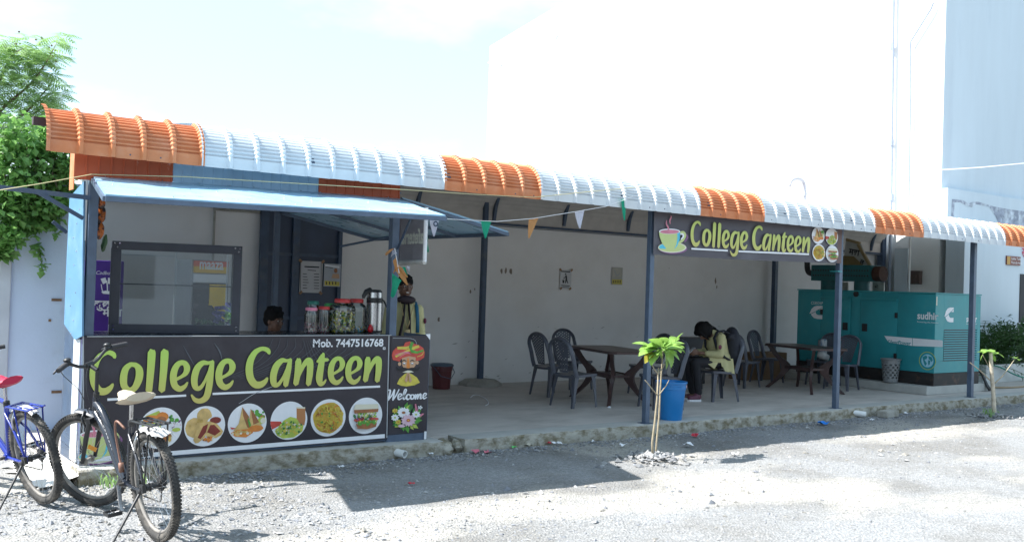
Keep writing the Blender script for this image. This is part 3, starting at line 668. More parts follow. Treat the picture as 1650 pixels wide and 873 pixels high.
def cup_print(f, parent):
    """drawing units: the cup drawing is about 560 wide, 640 high, y down"""
    p = Print(f)
    p.poly(circ(490, 665, 245, 90, 30), K['pur']); p.poly(circ(470, 642, 250, 92, 30), K['crm']); p.poly(circ(465, 640, 232, 76, 30), K['cup'])
    p.poly([(235, 640), (262, 600), (300, 582), (330, 610), (370, 650), (350, 664), (262, 660)], K['blu'])
    p.line([(700, 400, 14), (740, 460, 16), (690, 540, 12)], K['pur']); p.line([(612, 385, 24), (665, 378, 26), (690, 430, 26), (660, 500, 26), (598, 560, 22)], K['cup'])
    p.line([(618, 410, 10), (655, 405, 14), (665, 450, 14), (628, 495, 10)], K['wh'])
    p.poly([(238, 370), (250, 450), (290, 560), (350, 640), (420, 684), (490, 680), (560, 610), (600, 500), (612, 370)], K['cup'])
    p.poly([(560, 380), (612, 366), (602, 500), (560, 612), (505, 676), (545, 590), (562, 480)], K['blu'])
    p.poly(circ(425, 358, 186, 48, 28), K['wh']); p.poly(circ(425, 365, 168, 36, 28), K['pink'])
    p.line([(408, 350, 12), (400, 290, 13), (372, 230, 12), (372, 165, 4)], K['pink']); p.line([(436, 230, 4), (430, 170, 12), (452, 110, 10), (444, 80, 3)], K['pink'])
    return p.build('cup_picture', parent)
# lettering traced once in drawing units, used on both banners
def A(x, y): return (130 + x / 6.235, 550 + y / 6.235)
def Bq(x, y): return (380 + x / 6.235, 550 + y / 6.235)
E1 = [(962, 378, 16), (1015, 350, 17), (1055, 315, 26), (1068, 262, 32), (1040, 215, 26), (985, 222, 27), (945, 280, 33), (930, 360, 35), (945, 440, 33), (995, 475, 29), (1045, 450, 20), (1073, 410, 9)]
def emap(ax, ay, sx, sy): return [(ax + (x - 897) * sx, ay + (y - 190) * sy, w * sx) for x, y, w in E1]
Cb = [(336, 118, 16), (318, 86, 24), (262, 72, 21), (195, 108, 27), (148, 190, 34), (134, 280, 37), (148, 370, 37), (192, 428, 36), (248, 432, 33), (292, 402, 24), (317, 366, 12)]
N1 = [[(622, 178, 18), (628, 200, 30), (620, 320, 31), (602, 425, 27)], [(612, 420, 6), (640, 330, 15), (680, 240, 22), (725, 192, 30), (746, 215, 33), (742, 330, 31), (728, 428, 26)]]
def nmap(ax, ay, sx, sy): return [[(ax + (x - 578) * sx, ay + (y - 160) * sy, w * sx) for x, y, w in s] for s in N1]
STR = []
STR += [(A, [(x - 5, y + 66, w) if 0 else ((x - 104) * 1.07 + 95 + 0, (y - 52) * 1.08 + 88, w * 1.05) for x, y, w in Cb])]
STR += [(A, [(545, 236, 22), (500, 232, 24), (450, 280, 33), (430, 370, 37), (440, 450, 34), (490, 488, 28), (545, 460, 32), (585, 370, 38), (588, 285, 37), (555, 238, 26), (520, 230, 22)])]
STR += [(A, [(708, 100, 36), (713, 130, 40), (702, 300, 37), (685, 495, 33)]), (A, [(840, 98, 36), (843, 130, 40), (832, 300, 37), (814, 490, 33)])]
STR += [(A, E1)]
STR += [(A, [(1330, 200, 12), (1280, 215, 18), (1225, 215, 26), (1170, 270, 33), (1142, 370, 34), (1150, 450, 30), (1190, 470, 22), (1235, 420, 16), (1275, 330, 12), (1300, 260, 10)]),
        (A, [(1325, 198, 18), (1308, 300, 30), (1290, 450, 33), (1262, 555, 32), (1205, 595, 26), (1150, 585, 22), (1112, 535, 9)])]
STR += [(A, [(x + 457, y - 17, w) for x, y, w in E1])]
STR += [(Bq, Cb)]
STR += [(Bq, [(550, 182, 14), (510, 192, 16), (460, 192, 26), (405, 250, 33), (376, 350, 34), (385, 425, 30), (425, 430, 20), (470, 370, 15), (505, 290, 12), (535, 220, 10)]),
        (Bq, [(548, 178, 18), (530, 270, 28), (512, 360, 30), (500, 440, 25)])]
STR += [(Bq, s) for s in N1]
STR += [(Bq, [(880, 122, 14), (866, 190, 27), (850, 280, 33), (838, 370, 34), (850, 425, 24), (885, 412, 15), (905, 382, 7)]), (Bq, [(818, 200, 14), (870, 186, 20), (925, 182, 15)]), (Bq, [(820, 205, 8), (850, 160, 14), (882, 118, 10)])]
STR += [(Bq, emap(925, 150, .852, .92)), (Bq, emap(1100, 146, .852, .92))]
STR += [(Bq, s) for s in nmap(1278, 146, .94, .925)]
def lettering(fz, m, parent, names=True):
    """fz(photo x, photo y, lift) -> 3d"""
    z = 0.003
    groups = [[0], [1], [2], [3], [4], [5, 6], [7], [8], [9, 10], [11, 12], [13, 14, 15], [16], [17], [18, 19]]
    for gr in groups:
        b = MB(); z = 0.0108
        for i in gr:
            g_, s = STR[i]; z += 0.0011
            ribbon(b, s, (lambda x, y, g_=g_, z=z: fz(*g_(x, y), z)), 0, 6, rise=1.5e-5)
        b.build('letter', m, parent)

# ================================================================ KIOSK
YK = 8.14
def KU(px, py, dy=0.0): return U(px, py, Y=YK + dy)
kx0 = KU(134, 600).x; kx1 = KU(625, 600).x
kiosk = thing('kiosk', 'blue steel food kiosk with a banner fronted counter and propped up blue flaps', 'kiosk', (kx0, YK, ZP))
KZ = 2.43; CZ = KU(400, 540).z + 0.003
for (x, y, w_) in ((kx0 + 0.035, YK + .05, .07), (kx1 + 0.045, YK + .05, .075), (kx1 + .045, 11.0, .06)):
    b = MB(); b.bb(x - w_ / 2, x + w_ / 2, y - w_ / 2, y + w_ / 2, ZP, KZ, bev=0.004); b.build('post', M_steelb, kiosk)
b = MB()
b.bb(kx0, kx1 + .08, YK + .02, YK + .08, KZ, KZ + .05); b.bb(2.55, kx1 + .08, 10.97, 11.03, KZ, KZ + .05); b.bar((kx0 + .04, YK + .06, KZ + .025), (2.6, 11.0, KZ + .025), .045); b.bb(kx1 + .02, kx1 + .07, YK + .08, 10.97, KZ, KZ + .05)
b.build('top_frame', M_steel, kiosk)
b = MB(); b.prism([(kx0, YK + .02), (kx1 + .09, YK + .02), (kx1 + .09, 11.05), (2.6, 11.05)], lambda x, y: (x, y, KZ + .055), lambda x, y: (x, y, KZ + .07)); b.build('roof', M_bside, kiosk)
b = MB(); b.bb(kx0 + 0.005, kx1, YK + .012, YK + .03, ZP + .02, CZ - .03); b.build('counter_front', M_steel, kiosk)
b = MB(); b.bb(kx0, kx1, YK + .005, YK + .62, CZ - .028, CZ, bev=0.004); b.build('counter_top', mat('counter_black', (0.03, 0.033, 0.04), 0.25, 0.2, 10), kiosk)
b = MB(); b.bb(kx0 - .012, kx0, YK + .09, YK + .30, ZP + .02, CZ - .035); b.build('side_panel', mat('panel_white', (0.62, 0.66, 0.7), 0.6, 0.08, 3), kiosk)
b = MB(); b.bb(kx0 - .006, kx0 + .05, YK + .31, YK + .66, ZP, 1.9); b.build('dark_strip', M_steel, kiosk)  # wide dark strip, stands in for the dark gap beside the wall
# blue side sheet with its cut lower corner
def KX(px, py): return U(px, py, X=kx0 - 0.03)
pts = [KX(121, 547), KX(104, 522), KX(107, 440), KX(113, 318), KX(136, 292), KX(134, 400), KX(133, 541)]
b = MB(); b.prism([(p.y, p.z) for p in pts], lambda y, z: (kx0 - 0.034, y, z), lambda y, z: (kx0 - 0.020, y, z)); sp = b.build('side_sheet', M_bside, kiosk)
b = MB()
for (y_, z_) in [(8.25 + .3 * random.random(), 1.15 + i * .11) for i in range(10)]: b.sph((kx0 - 0.036, y_, z_), 0.006, 6, 4)
b.build('rivet', M_chrome, sp, kind='stuff')
# left bracket
b = MB(); p0 = U(-8, 301, Y=8.12); p1 = U(133, 318, Y=8.12); b.bar(p0, (kx0, 8.12, p1.z), 0.03, 0.035); b.bar(U(60, 309, Y=8.12), U(134, 352, Y=8.12), 0.025, 0.03); b.build('bracket', M_steel, kiosk)
b = MB(); q = U(108, 375, Y=9.4); b.bar(U(85, 357, Y=9.4), q, 0.02, 0.03); b.build('bracket', M_steel, kiosk)
# front flap
aw_b = (KU(150, 283), KU(642, 319)); yf = 7.02
aw_f = (U(170, 313, Y=yf), U(718, 347, Y=yf))
def flap(name, A_, B_, C_, D_, th, m, mf, parent, xg=22, yg=6, sag=0.008):
    """A,B hinge side; D,C outer side"""
    b = MB(); vs = []; nrm = ((B_ - A_).cross(D_ - A_)).normalized()
    if nrm.z < 0: nrm = -nrm
    r = random.Random(4)
    for lvl in (0, 1):
        for j in range(yg + 1):
            for i in range(xg + 1):
                u = i / xg; v = j / yg; p = (A_ * (1 - u) + B_ * u) * (1 - v) + (D_ * (1 - u) + C_ * u) * v
                if lvl == 0: wv = nrm * (sag * math.sin(u * 17 + v * 2) * math.sin(v * 3.1) + r.uniform(-.002, .002)); keep = wv; p = p + wv
                else: p = p - nrm * th
                vs.append(p)
    k = xg + 1; N = k * (yg + 1)
    fs = [(j * k + i, j * k + i + 1, (j + 1) * k + i + 1, (j + 1) * k + i) for j in range(yg) for i in range(xg)]
    fs2 = [tuple(N + q for q in f[::-1]) for f in fs]; b.add(vs, fs + fs2)
    for i in range(xg): b.f.append((yg * k + i, yg * k + i + 1, N + yg * k + i + 1, N + yg * k + i)); b.m.append(0); b.f.append((i + 1, i, N + i, N + i + 1)); b.m.append(0)
    for j in range(yg): b.f.append((j * k, (j + 1) * k, N + (j + 1) * k, N + j * k)); b.m.append(0); b.f.append(((j + 1) * k + xg, j * k + xg, N + j * k + xg, N + (j + 1) * k + xg)); b.m.append(0)
    o = b.build(name, m, parent, smooth=30)
    b = MB(); dn = Vector((0, 0, -1)); w_ = 0.034
    for (P, Q) in ((D_, C_), (A_, D_), (B_, C_), (A_, B_)):
        d = (Q - P).normalized(); b.bar(P - nrm * (th + w_ / 2 + .002) , Q - nrm * (th + w_ / 2 + .002), w_, w_)
    for u in (0.33, 0.66): b.bar(A_ * (1 - u) + B_ * u - nrm * (th + .02), D_ * (1 - u) + C_ * u - nrm * (th + .02), 0.028, 0.028)
    b.build('flap_frame', mf, o)
    b = MB()
    for v in (0.04, 0.3, 0.5, 0.96):
        n = 9 if v in (0.04, 0.96) else 7
        for i in range(n):
            u = (i + 0.5 + r.uniform(-.25, .25)) / n; p = (A_ * (1 - u) + B_ * u) * (1 - v) + (D_ * (1 - u) + C_ * u) * v; b.sph(p + nrm * .006, 0.0055, 6, 4)
    b.build('screw', M_chrome, o, kind='stuff')
    return o
fl = flap('front_flap', aw_b[0], aw_b[1], aw_f[1], aw_f[0], 0.012, M_blue, M_steelb, kiosk)
fa_ = KU(648, 318); fb_ = Vector((fa_.x, 11.0, fa_.z)); fc = U(819, 373, Y=YK); 
fl2 = flap('side_flap', fa_, fb_, Vector((fc.x, 11.0, fc.z)), fc, 0.012, M_blue, M_steelb, kiosk); fl2['label'] = 'right hand blue flap propped out over the floor'
# struts of the flaps
for (pa, pb) in ((KU(641, 400), U(665, 345, Y=7.6)), ((kx1 + .08, 9.4, 2.0), (fc.x - .3, 9.4, fc.z + .02))): b = MB(); b.cyl(pa, pb, 0.012, n=8); b.build('strut', M_steel, kiosk)

# ---------------------------------------------------------------- long banner on the counter
bn = thing('banner', 'long dark banner with College Canteen in green letters and six food plates on the counter', 'banner', (kx0, YK, ZP))
def BF(px, py, z=0.0): return U(px, py, Y=YK - 0.004 - z)
b = MB(); n = 60; vs = []; xa = KU(133, 600).x; xb = KU(627.5, 600).x; zt = KU(300, 542).z; zb = KU(400, 723.5).z
for j in range(9):
    for i in range(n + 1):
        x = xa + (xb - xa) * i / n; vs.append((x, YK - 0.002 + 0.0012 * math.sin(x * 9 + j) * math.sin(j * 1.1), zb + (zt - zb) * j / 8 + (0.004 * math.sin(x * 5) if j == 8 else 0)))
b.add(vs, [(j * (n + 1) + i, j * (n + 1) + i + 1, (j + 1) * (n + 1) + i + 1, (j + 1) * (n + 1) + i) for j in range(8) for i in range(n)])
m_ = M_ban
b.build('vinyl_sheet', M_ban, bn, smooth=True)
pr = Print(BF, 0.0016, 0.0002)
W_ = K['wh']
pr.poly([(133, 737.5), (620, 698.8), (620, 705.2), (133, 745)], W_)
pr.poly([(133.0, 541.5), (135.2, 541.5), (135.2, 742), (133.0, 742)], K['gry']); pr.poly([(626, 540), (627.6, 540), (624, 705), (622.6, 705)], K['gry'])
pr.poly([(173, 641.5), (300, 635.1), (300, 638.5), (173, 645.5)], W_); pr.poly([(342.5, 632.4), (612.5, 620.6), (612.5, 624), (342.5, 636)], W_)
pr.poly([(617, 559), (621, 559), (621, 563), (617, 563)], W_); pr.poly([(618, 560), (620, 560), (620, 562), (618, 562)], K['blk'])
pr.line([(385, 650, .3), (410, 634, .45), (440, 622, .35)], K['gry'])
for k in range(11):   # faint curling wood-grain lines in the print
    x0 = 400 + k * 12; pr.line([(x0 + 40, 545, .25), (x0 + 32 + k * 2, 562, .5), (x0 + 12, 585, .55), (x0 - 26, 604 - k, .4), (x0 - 62, 610, .15)], pm((0.075, 0.08, 0.095)), 6)
for k in range(7):
    x0 = 490 + k * 3; pr.line([(x0, 548, .2), (x0 + 6 + k * 3, 575, .5), (x0 + 20 + k * 6, 600, .3)], pm((0.075, 0.08, 0.095)), 6)
pr.line([(345, 552, .2), (354, 566, 1.2), (358, 580, .3)], pm((0.10, 0.11, 0.13))); pr.line([(295, 556, .2), (304, 572, .9), (314, 590, .2)], pm((0.085, 0.095, 0.12)))
pr.build('printed_lines', bn)
M_let = gradmat('lettering_green', (0.58, 0.50, 0.14), (0.46, 0.66, 0.13), KU(400, 640).z, KU(400, 572).z)
lettering(BF, M_let, bn)
q0 = BF(504, 559.6, .003); q1 = BF(618, 546, .003); text('Mob. 7447516768', 1, W_, bn, q0, name='lettering', bold=0.03, width=q1.x - q0.x, height=q1.z - q0.z + .005)
for k, (px, py, r_) in enumerate(((258.5, 689, 33), (329.8, 686, 34), (398.3, 681, 32.3), (465.4, 677, 30.6), (528.6, 672.5, 29.6), (588.8, 669.2, 28.6))):
    c = KU(px, py); R_ = 0.173
    food(k, (lambda x, y, z, c=c: Vector((c.x + x * R_, YK - 0.004 - z, c.z + y * R_ * 0.97))), bn)
c = KU(157, 706); cup_print(lambda x, y, z: Vector((c.x + (x - 450) * 0.00062, YK - 0.004 - z, c.z - (y - 420) * 0.00062)), bn)
b = MB(); b.cyl((xa + .02, YK - .012, zt + .004), (xb, YK - .012, zt + .004), 0.0045, n=6); b.build('hem', K['gry'], bn)

# ---------------------------------------------------------------- welcome panel at the right end
wp = thing('welcome_panel', 'narrow dark panel printed Welcome with a turbaned man and a flower bunch', 'panel', (KU(624, 700).x, YK, ZP))
x0_ = KU(628.5, 600).x; x1_ = KU(690.5, 600).x
b = MB(); b.bb(x0_, x1_, YK - .001, YK + .03, KU(655, 698).z, KU(655, 541).z); b.build('board', M_ban, wp)
b = MB(); b.bb(x0_ - .004, x1_ - .005, YK + .004, YK + .03, ZP + .005, KU(655, 698.5).z); b.bb(x1_, x1_ + .004, YK, YK + .5, ZP, KU(655, 540).z); b.build('skirting', M_steelb, wp)
b = MB(); b.bb(x1_ - .028, x1_ - .003, YK - .006, YK - .002, ZP + .01, ZP + .085); b.poly([(x1_ - .05, YK - .004, CZ + .0), (x1_ + .004, YK - .004, CZ + .005), (x1_ + .002, YK - .004, CZ - .055), (x1_ - .02, YK - .004, CZ - .03)]); b.build('torn_corner', K['wh'], wp)
def WF(x, y, z=0.0): return U(620 + x / 4.6, 530 + y / 4.6, Y=YK - 0.003 - z)
p = Print(WF)
p.line([(60, 66, 1.5), (215, 76, 1.5), (240, 150, 1.2)], K['gry'], caps=False)
p.poly([(90, 405), (110, 365), (150, 330), (175, 322), (205, 335), (240, 360), (260, 395), (220, 415), (160, 424), (120, 418)], K['yel'])
p.poly([(127, 205), (130, 270), (150, 305), (175, 318), (205, 300), (228, 268), (230, 200), (180, 190)], K['skin']); p.poly(circ(110, 258, 12, 14), K['skin']); p.poly(circ(240, 248, 12, 14), K['skin'])
p.poly([(168, 215), (176, 212), (188, 284), (176, 292), (160, 284)], K['org'])
p.poly([(108, 240), (60, 228), (52, 195), (62, 160), (95, 130), (140, 125), (150, 100), (185, 90), (215, 108), (255, 118), (285, 140), (297, 175), (292, 210), (262, 230), (232, 235), (228, 208), (180, 200), (130, 214)], K['red'])
p.poly([(85, 210), (75, 200), (210, 130), (250, 118), (258, 135), (150, 178)], K['yel']); p.poly([(92, 130), (160, 130), (185, 122), (190, 138), (160, 150), (95, 150)], K['yel'])
p.poly([(178, 132), (195, 92), (215, 100), (205, 130), (200, 150), (240, 165), (285, 150), (288, 165), (240, 182), (195, 175)], K['grn'])
for k in range(3): p.line([(75 + 18 * k, 190 + 8 * k, 2), (140 + 10 * k, 170 + 5 * k, 2.5), (180 + 8 * k, 168 + 9 * k, 2)], K['pink'])
p.line([(240, 205, 2), (275, 190, 2.5), (290, 168, 1.5)], K['yel'])
for s_ in (-1, 1):
    cx_ = 174 + s_ * 30
    p.line([(cx_ - 16, 238, 2), (cx_, 230, 4), (cx_ + 16, 238, 2)], K['blk']); p.poly(circ(cx_, 254, 11, 7), K['wh']); p.line([(cx_ - 9, 252, 1), (cx_, 262, 2.2), (cx_ + 9, 252, 1)], K['blk'])
    p.line([(174, 300, 9), (174 + s_ * 35, 296, 12), (174 + s_ * 68, 300, 8), (174 + s_ * 86, 280, 2)], K['blk'])
p.poly([(130, 320), (160, 308), (174, 305), (195, 308), (215, 318), (185, 322), (174, 330), (160, 322)], K['crm'])
for s_ in (-1, 1):
    p.poly([(174, 325), (174 + s_ * 8, 322), (174 + s_ * 16, 350), (174 + s_ * 28, 378), (174 + s_ * 16, 395), (174 + s_ * 4, 385)], K['skin']); p.line([(174 + s_ * 2, 328, 1), (174 + s_ * 4, 384, 1.3)], K['brn']); p.line([(174 + s_ * 20, 358, 1), (174 + s_ * 45, 358, 1.8), (174 + s_ * 55, 368, 1)], K['gold'])
p.build('man_picture', wp)
# welcome in brush script
p = Print(WF)
for s_ in ([(20, 455, 3), (40, 452, 6), (36, 485, 7), (24, 528, 5)], [(24, 528, 4), (52, 490, 5), (72, 448, 6)], [(72, 448, 6), (66, 490, 7), (60, 526, 6)], [(60, 526, 4), (84, 490, 5), (106, 446, 4)],
           [(96, 505, 3), (118, 497, 4), (124, 482, 5), (108, 480, 5), (98, 500, 6), (104, 520, 6), (126, 512, 3)],
           [(126, 512, 3), (148, 480, 5), (160, 450, 6), (148, 448, 4), (138, 490, 7), (140, 518, 6), (158, 510, 3)],
           [(188, 488, 5), (172, 484, 5), (160, 502, 7), (168, 520, 6), (186, 512, 3)], [(205, 484, 5), (192, 496, 7), (196, 516, 6), (212, 512, 6), (218, 494, 7), (206, 484, 5)],
           [(224, 484, 4), (232, 490, 6), (226, 518, 6)], [(230, 512, 3), (244, 484, 6), (248, 494, 6), (242, 516, 6)], [(246, 510, 3), (262, 480, 6), (268, 492, 6), (264, 514, 6), (280, 506, 3)],
           [(280, 500, 3), (302, 492, 4), (308, 478, 5), (294, 476, 5), (284, 494, 6), (290, 514, 6), (312, 504, 3)]):
    p.line(s_, K['wh'], 5)
p.build('welcome_lettering', wp)
p = Print(WF)
def petal_flower(cx, cy, r, n, m, mc, asp=.3):
    for k in range(n):
        a = 2 * PI * k / n + jit(.1); ux, uy = math.cos(a), math.sin(a) * .85; px_, py_ = -uy, ux
        p.poly([(cx, cy), (cx + ux * r * .6 + px_ * r * asp, cy + uy * r * .6 + py_ * r * asp), (cx + ux * r, cy + uy * r), (cx + ux * r * .6 - px_ * r * asp, cy + uy * r * .6 - py_ * r * asp)], m)
    p.poly(circ(cx, cy, r * .25, r * .2, 12), mc)
def leafp(x, y, a, l, m): p.poly([(x, y), (x + l * .5 * math.cos(a) - l * .25 * math.sin(a), y + l * .5 * math.sin(a) + l * .25 * math.cos(a)), (x + l * math.cos(a), y + l * math.sin(a)), (x + l * .5 * math.cos(a) + l * .25 * math.sin(a), y + l * .5 * math.sin(a) - l * .25 * math.cos(a))], m)
for k in range(34):
    a = 2 * PI * k / 34; leafp(160 + 60 * math.cos(a) + jit(8), 655 + 55 * math.sin(a) + jit(8), a + jit(.5), 55 + jit(14), random.choice([K['grn'], K['lim'], K['dgrn'], K['grn']]))
for k in range(5): p.poly(circ(228 + k * 2, 560 + k * 11, 6 + k * 2, 8, 8, .1), K['pink'])
for k in range(3): leafp(250 + k * 8, 650 - k * 6, -.5, 30, K['pink'])
petal_flower(76, 605, 24, 7, K['yel'], K['org']); petal_flower(100, 687, 26, 7, K['yel'], K['org']); petal_flower(76, 655, 32, 9, K['wh'], K['lim']); petal_flower(232, 632, 34, 9, K['wh'], K['lim']); petal_flower(262, 580, 20, 5, K['wh'], K['gry'])
petal_flower(140, 618, 50, 14, K['wh'], K['yel']); p.poly(circ(140, 618, 14, 9), K['brn']); p.poly(circ(125, 717, 26, 11, 12, .1), K['lpk']); petal_flower(175, 675, 58, 13, K['lpk'], K['red'], .24); p.poly(circ(175, 675, 8, 5), K['yel'])
p.build('flower_picture', wp)

# ---------------------------------------------------------------- hanging banner over the seats
hb = thing('banner', 'dark banner with a steaming cup and College Canteen hung between two front posts', 'banner', (7.95, 8.1, 2.1))
YH = 8.03
def HF(px, py, z=0.0): return U(px, py, Y=YH - 0.004 - z)
c = [HF(1055, 330), HF(1352, 356), HF(1349, 424), HF(1053, 410)]
b = MB(); n = 40; vs = []
for j in range(6):
    for i in range(n + 1):
        u = i / n; v = j / 5; p_ = (c[0] * (1 - u) + c[1] * u) * (1 - v) + (c[3] * (1 - u) + c[2] * u) * v; vs.append((p_.x, YH + 0.003 * math.sin(u * 14) * v * (1 - v) * 4 + .001, p_.z + (0.012 * math.sin(u * PI) * -1 * v)))
b.add(vs, [(j * (n + 1) + i, (j + 1) * (n + 1) + i, (j + 1) * (n + 1) + i + 1, j * (n + 1) + i + 1) for j in range(5) for i in range(n)]); b.build('vinyl_sheet', mat('banner_dusty', (0.075, 0.068, 0.085), 0.5, 0.12, 3, col2=(0.1, 0.095, 0.11), c2scale=1.5), hb, smooth=True)
X0 = KU(145.5, 600).x; X1 = KU(615, 600).x; Z1 = KU(415, 558.3).z; Z0 = KU(415, 625).z
HX0 = HF(1111.2, 380).x; HX1 = HF(1303.7, 380).x; HZ1 = HF(1215, 363.0).z; HZ0 = HF(1215, 403.3).z
def HM(px, py, z):
    w_ = KU(px, py); return Vector((HX0 + (w_.x - X0) / (X1 - X0) * (HX1 - HX0), YH - 0.005 - z * 1.5, HZ0 + (w_.z - Z0) / (Z1 - Z0) * (HZ1 - HZ0)))
lettering(HM, gradmat('lettering_green_two', (0.52, 0.48, 0.14), (0.52, 0.64, 0.16), HZ0 - .02, HZ1), hb)
p = Print(HF, 0.006); p.poly([(1114, 399.4), (1172.8, 402.6), (1172.8, 405.2), (1114, 402)], W_); p.poly([(1190, 403.6), (1303.6, 408.2), (1303.6, 411), (1190, 406.2)], W_); p.build('underline', hb)
cup_print(lambda x, y, z: HF(1040 + x / 10.91, 340 + y / 10.91, z + .006), hb)
for k, (px, py) in ((2, (1317.5, 379.5)), (3, (1339.3, 381.5)), (4, (1318.5, 407)), (5, (1340, 409))):
    cc = HF(px, py); food(k, (lambda x, y, z, cc=cc: Vector((cc.x + x * 0.135, YH - 0.012 - z, cc.z + y * 0.112))), hb)
b = MB(); b.bb(c[2].x - .005, c[2].x + .10, YH + .004, YH + .02, c[2].z, c[1].z); b.build('folded_edge', mat('fold_brown', (0.13, 0.08, 0.075), 0.6), hb)
b = MB(); q = U(1349, 437, Y=8.05); b.bb(q.x - .0, q.x + .10, 8.04, 8.165, q.z - .006, q.z + .006); b.build('tie', mat('tie_teal', (0.05, 0.35, 0.38), 0.5), hb)

# ================================================================ THINGS IN AND ON THE KIOSK
# glass display case, turned a little on the counter
YD = 8.44; A_D = math.radians(-13)
d0 = U(181, 388, Y=YD); cd = Vector((math.cos(A_D), math.sin(A_D), 0))
ray_ = U(391, 394, Y=1.0) - Vector((0, 0, 1.65)); wd_ = (d0.y * ray_.x / ray_.y - d0.x) / (cd.x - cd.y * ray_.x / ray_.y); wd_ = abs(wd_)
dc = thing('display_case', 'black framed glass display case standing on the left of the counter', 'display case', (d0.x, d0.y, CZ + .002), (0, 0, A_D))
MD = Matrix.Translation((d0.x, d0.y, CZ + .002)) @ Matrix.Rotation(A_D, 4, 'Z')
hD = d0.z - CZ; wf = 0.072; DD = .40
M_case = mat('case_black', (0.030, 0.034, 0.05), 0.45, 0.15, 10)
def DB(parts, name, m, par=dc, bev=0.0, **k):
    b = MB()
    for (a0, a1, b0, b1, c0, c1) in parts: b.bb(a0, a1, b0, b1, c0, c1, bev=bev)
    b.xf(MD); return b.build(name, m, par, **k)
for q_ in ((0, wd_, 0, .035, hD - wf, hD), (0, wd_, 0, .035, 0, .075), (0, wf, 0, .035, .075, hD - wf), (wd_ - wf, wd_, 0, .035, .075, hD - wf),
    (0, .035, .035, DD, hD - .05, hD), (wd_ - .035, wd_, .035, DD, hD - .05, hD), (0, .035, .035, DD, 0, .05), (wd_ - .035, wd_, .035, DD, 0, .05),
    (0, .035, DD - .035, DD, .05, hD - .05), (wd_ - .035, wd_, DD - .035, DD, .05, hD - .05), (.035, wd_ - .035, DD - .03, DD, hD - .04, hD), (.035, wd_ - .035, DD - .03, DD, 0, .04)):
    DB([q_], 'frame_bar', M_case, bev=.003)
DB([(wf, wd_ - wf, .012, .016, .075, hD - wf)], 'front_pane', glass('glass_front', (0.90, 0.94, 0.95), 1.5, 0.13))
DB([(.012, .016, .035, DD - .035, .05, hD - .05)], 'side_pane', glass('glass_side', (0.9, 0.93, 0.94), 1.0, 0.05))
DB([(.035, wd_ - .035, .05, DD - .03, .045, .052)], 'shelf', glass('glass_shelf', (0.55, 0.6, 0.62), 1.0, 0.1))
DB([(.035, wd_ - .035, .1, DD - .03, .40, .408)], 'shelf', M_case)
for q_ in ((.50 * wd_, .515 * wd_, DD - .06, DD - .045, .05, hD - .04), (wf, wf + .012, DD - .06, DD - .045, .05, hD - .04), (wd_ - wf - .012, wd_ - wf, DD - .06, DD - .045, .05, hD - .04), (wf + .013, .499 * wd_, DD - .06, DD - .045, hD - .11, hD - .098)): DB([q_], 'inner_rail', mat('case_alu', (.6, .62, .64), .4))
b = MB()
for (x, z) in [(.02, hD - .02), (.06, hD - .02), (.04, hD - .05), (wd_ - .02, hD - .02), (wd_ - .06, hD - .02), (wd_ - .03, hD - .05), (.03, .03), (.03, .06), (wd_ - .03, .03), (wd_ - .03, .06)]: b.sph((x, -.002, z), .008, 8, 5)
b.xf(MD); b.build('screw', M_chrome, dc, kind='stuff')
q = U(360, 515, Y=8.48)
for k in range(9): b.box((q.x + jit(.05), 8.48 + jit(.05), CZ + .09 + .018 * k), (.09, .05, .02), Euler((jit(.6), jit(.6), jit(3))).to_matrix())
tag(b.build('snack_packets', [mat('packet_foil', (0.22, 0.18, 0.5), 0.25, 0.6, 30, metal=.5)]), 'shiny purple and silver snack packets lying inside the glass case', 'packets')
# cold drinks fridge behind the case (seen through its glass)
f0 = U(310, 418, Y=9.6); f1 = U(368, 418, Y=9.6)
fr = thing('drinks_fridge', 'drinks fridge with red and yellow header seen through the display case glass', 'fridge', (f0.x, 9.6, ZP))
b = MB(); b.bb(f0.x, f1.x + .02, 9.62, 10.15, ZP, f0.z, bev=.01); b.build('cabinet', mat('fridge_grey', (0.4, 0.41, 0.42), 0.4), fr)
b = MB(); hz = U(340, 440, Y=9.6).z; hm = (hz + f0.z) / 2; b.bb(f0.x + .02, f1.x, 9.59, 9.618, hm, f0.z - .01, 0); b.bb(f0.x + .02, f1.x, 9.59, 9.618, hz, hm, 1); b.build('header', [mat('header_red', (0.75, 0.12, 0.03), 0.4), mat('header_yellow', (0.80, 0.48, 0.03), 0.4)], fr)
text('maaza', 1, K['wh'], fr, (f0.x + .07, 9.588, hm - .03), bold=.02, width=.24, height=.075)
dz = U(340, 452, Y=9.6).z; b = MB(); b.bb(f0.x + .02, f1.x, 9.59, 9.618, dz - .02, hz - .012); b.build('rail', K['wh'], fr)
b = MB(); b.bb(f0.x + .02, f1.x, 9.59, 9.618, ZP + .1, dz - .03); dr = b.build('door', mat('fridge_door', (0.04, 0.035, 0.04), 0.25), fr)
b = MB(); a0 = U(338, 458, Y=9.58); a1 = U(364, 492, Y=9.58); b.bb(a0.x, a1.x, 9.575, 9.588, a1.z, a0.z); b.prism([(a0.x + .03, a1.z), (a1.x, a1.z), (a1.x, a1.z - .03), (a0.x + .16, a1.z - .17)], lambda x, z: (x, 9.575, z), lambda x, z: (x, 9.588, z)); b.build('poster', mat('poster_yellow', (0.85, 0.55, 0.02), 0.4, 0.15), dr)
b = MB(); a0 = U(332, 520, Y=9.585)
for k in range(30): b.sph((f0.x + .04 + random.random() * (f1.x - f0.x - .08), 9.583, 1.1 + .12 * random.random()), .02, 6, 4)
b.build('bottles', mat('bottle_dark', (0.03, 0.09, 0.03), 0.3, .4), dr, kind='stuff')
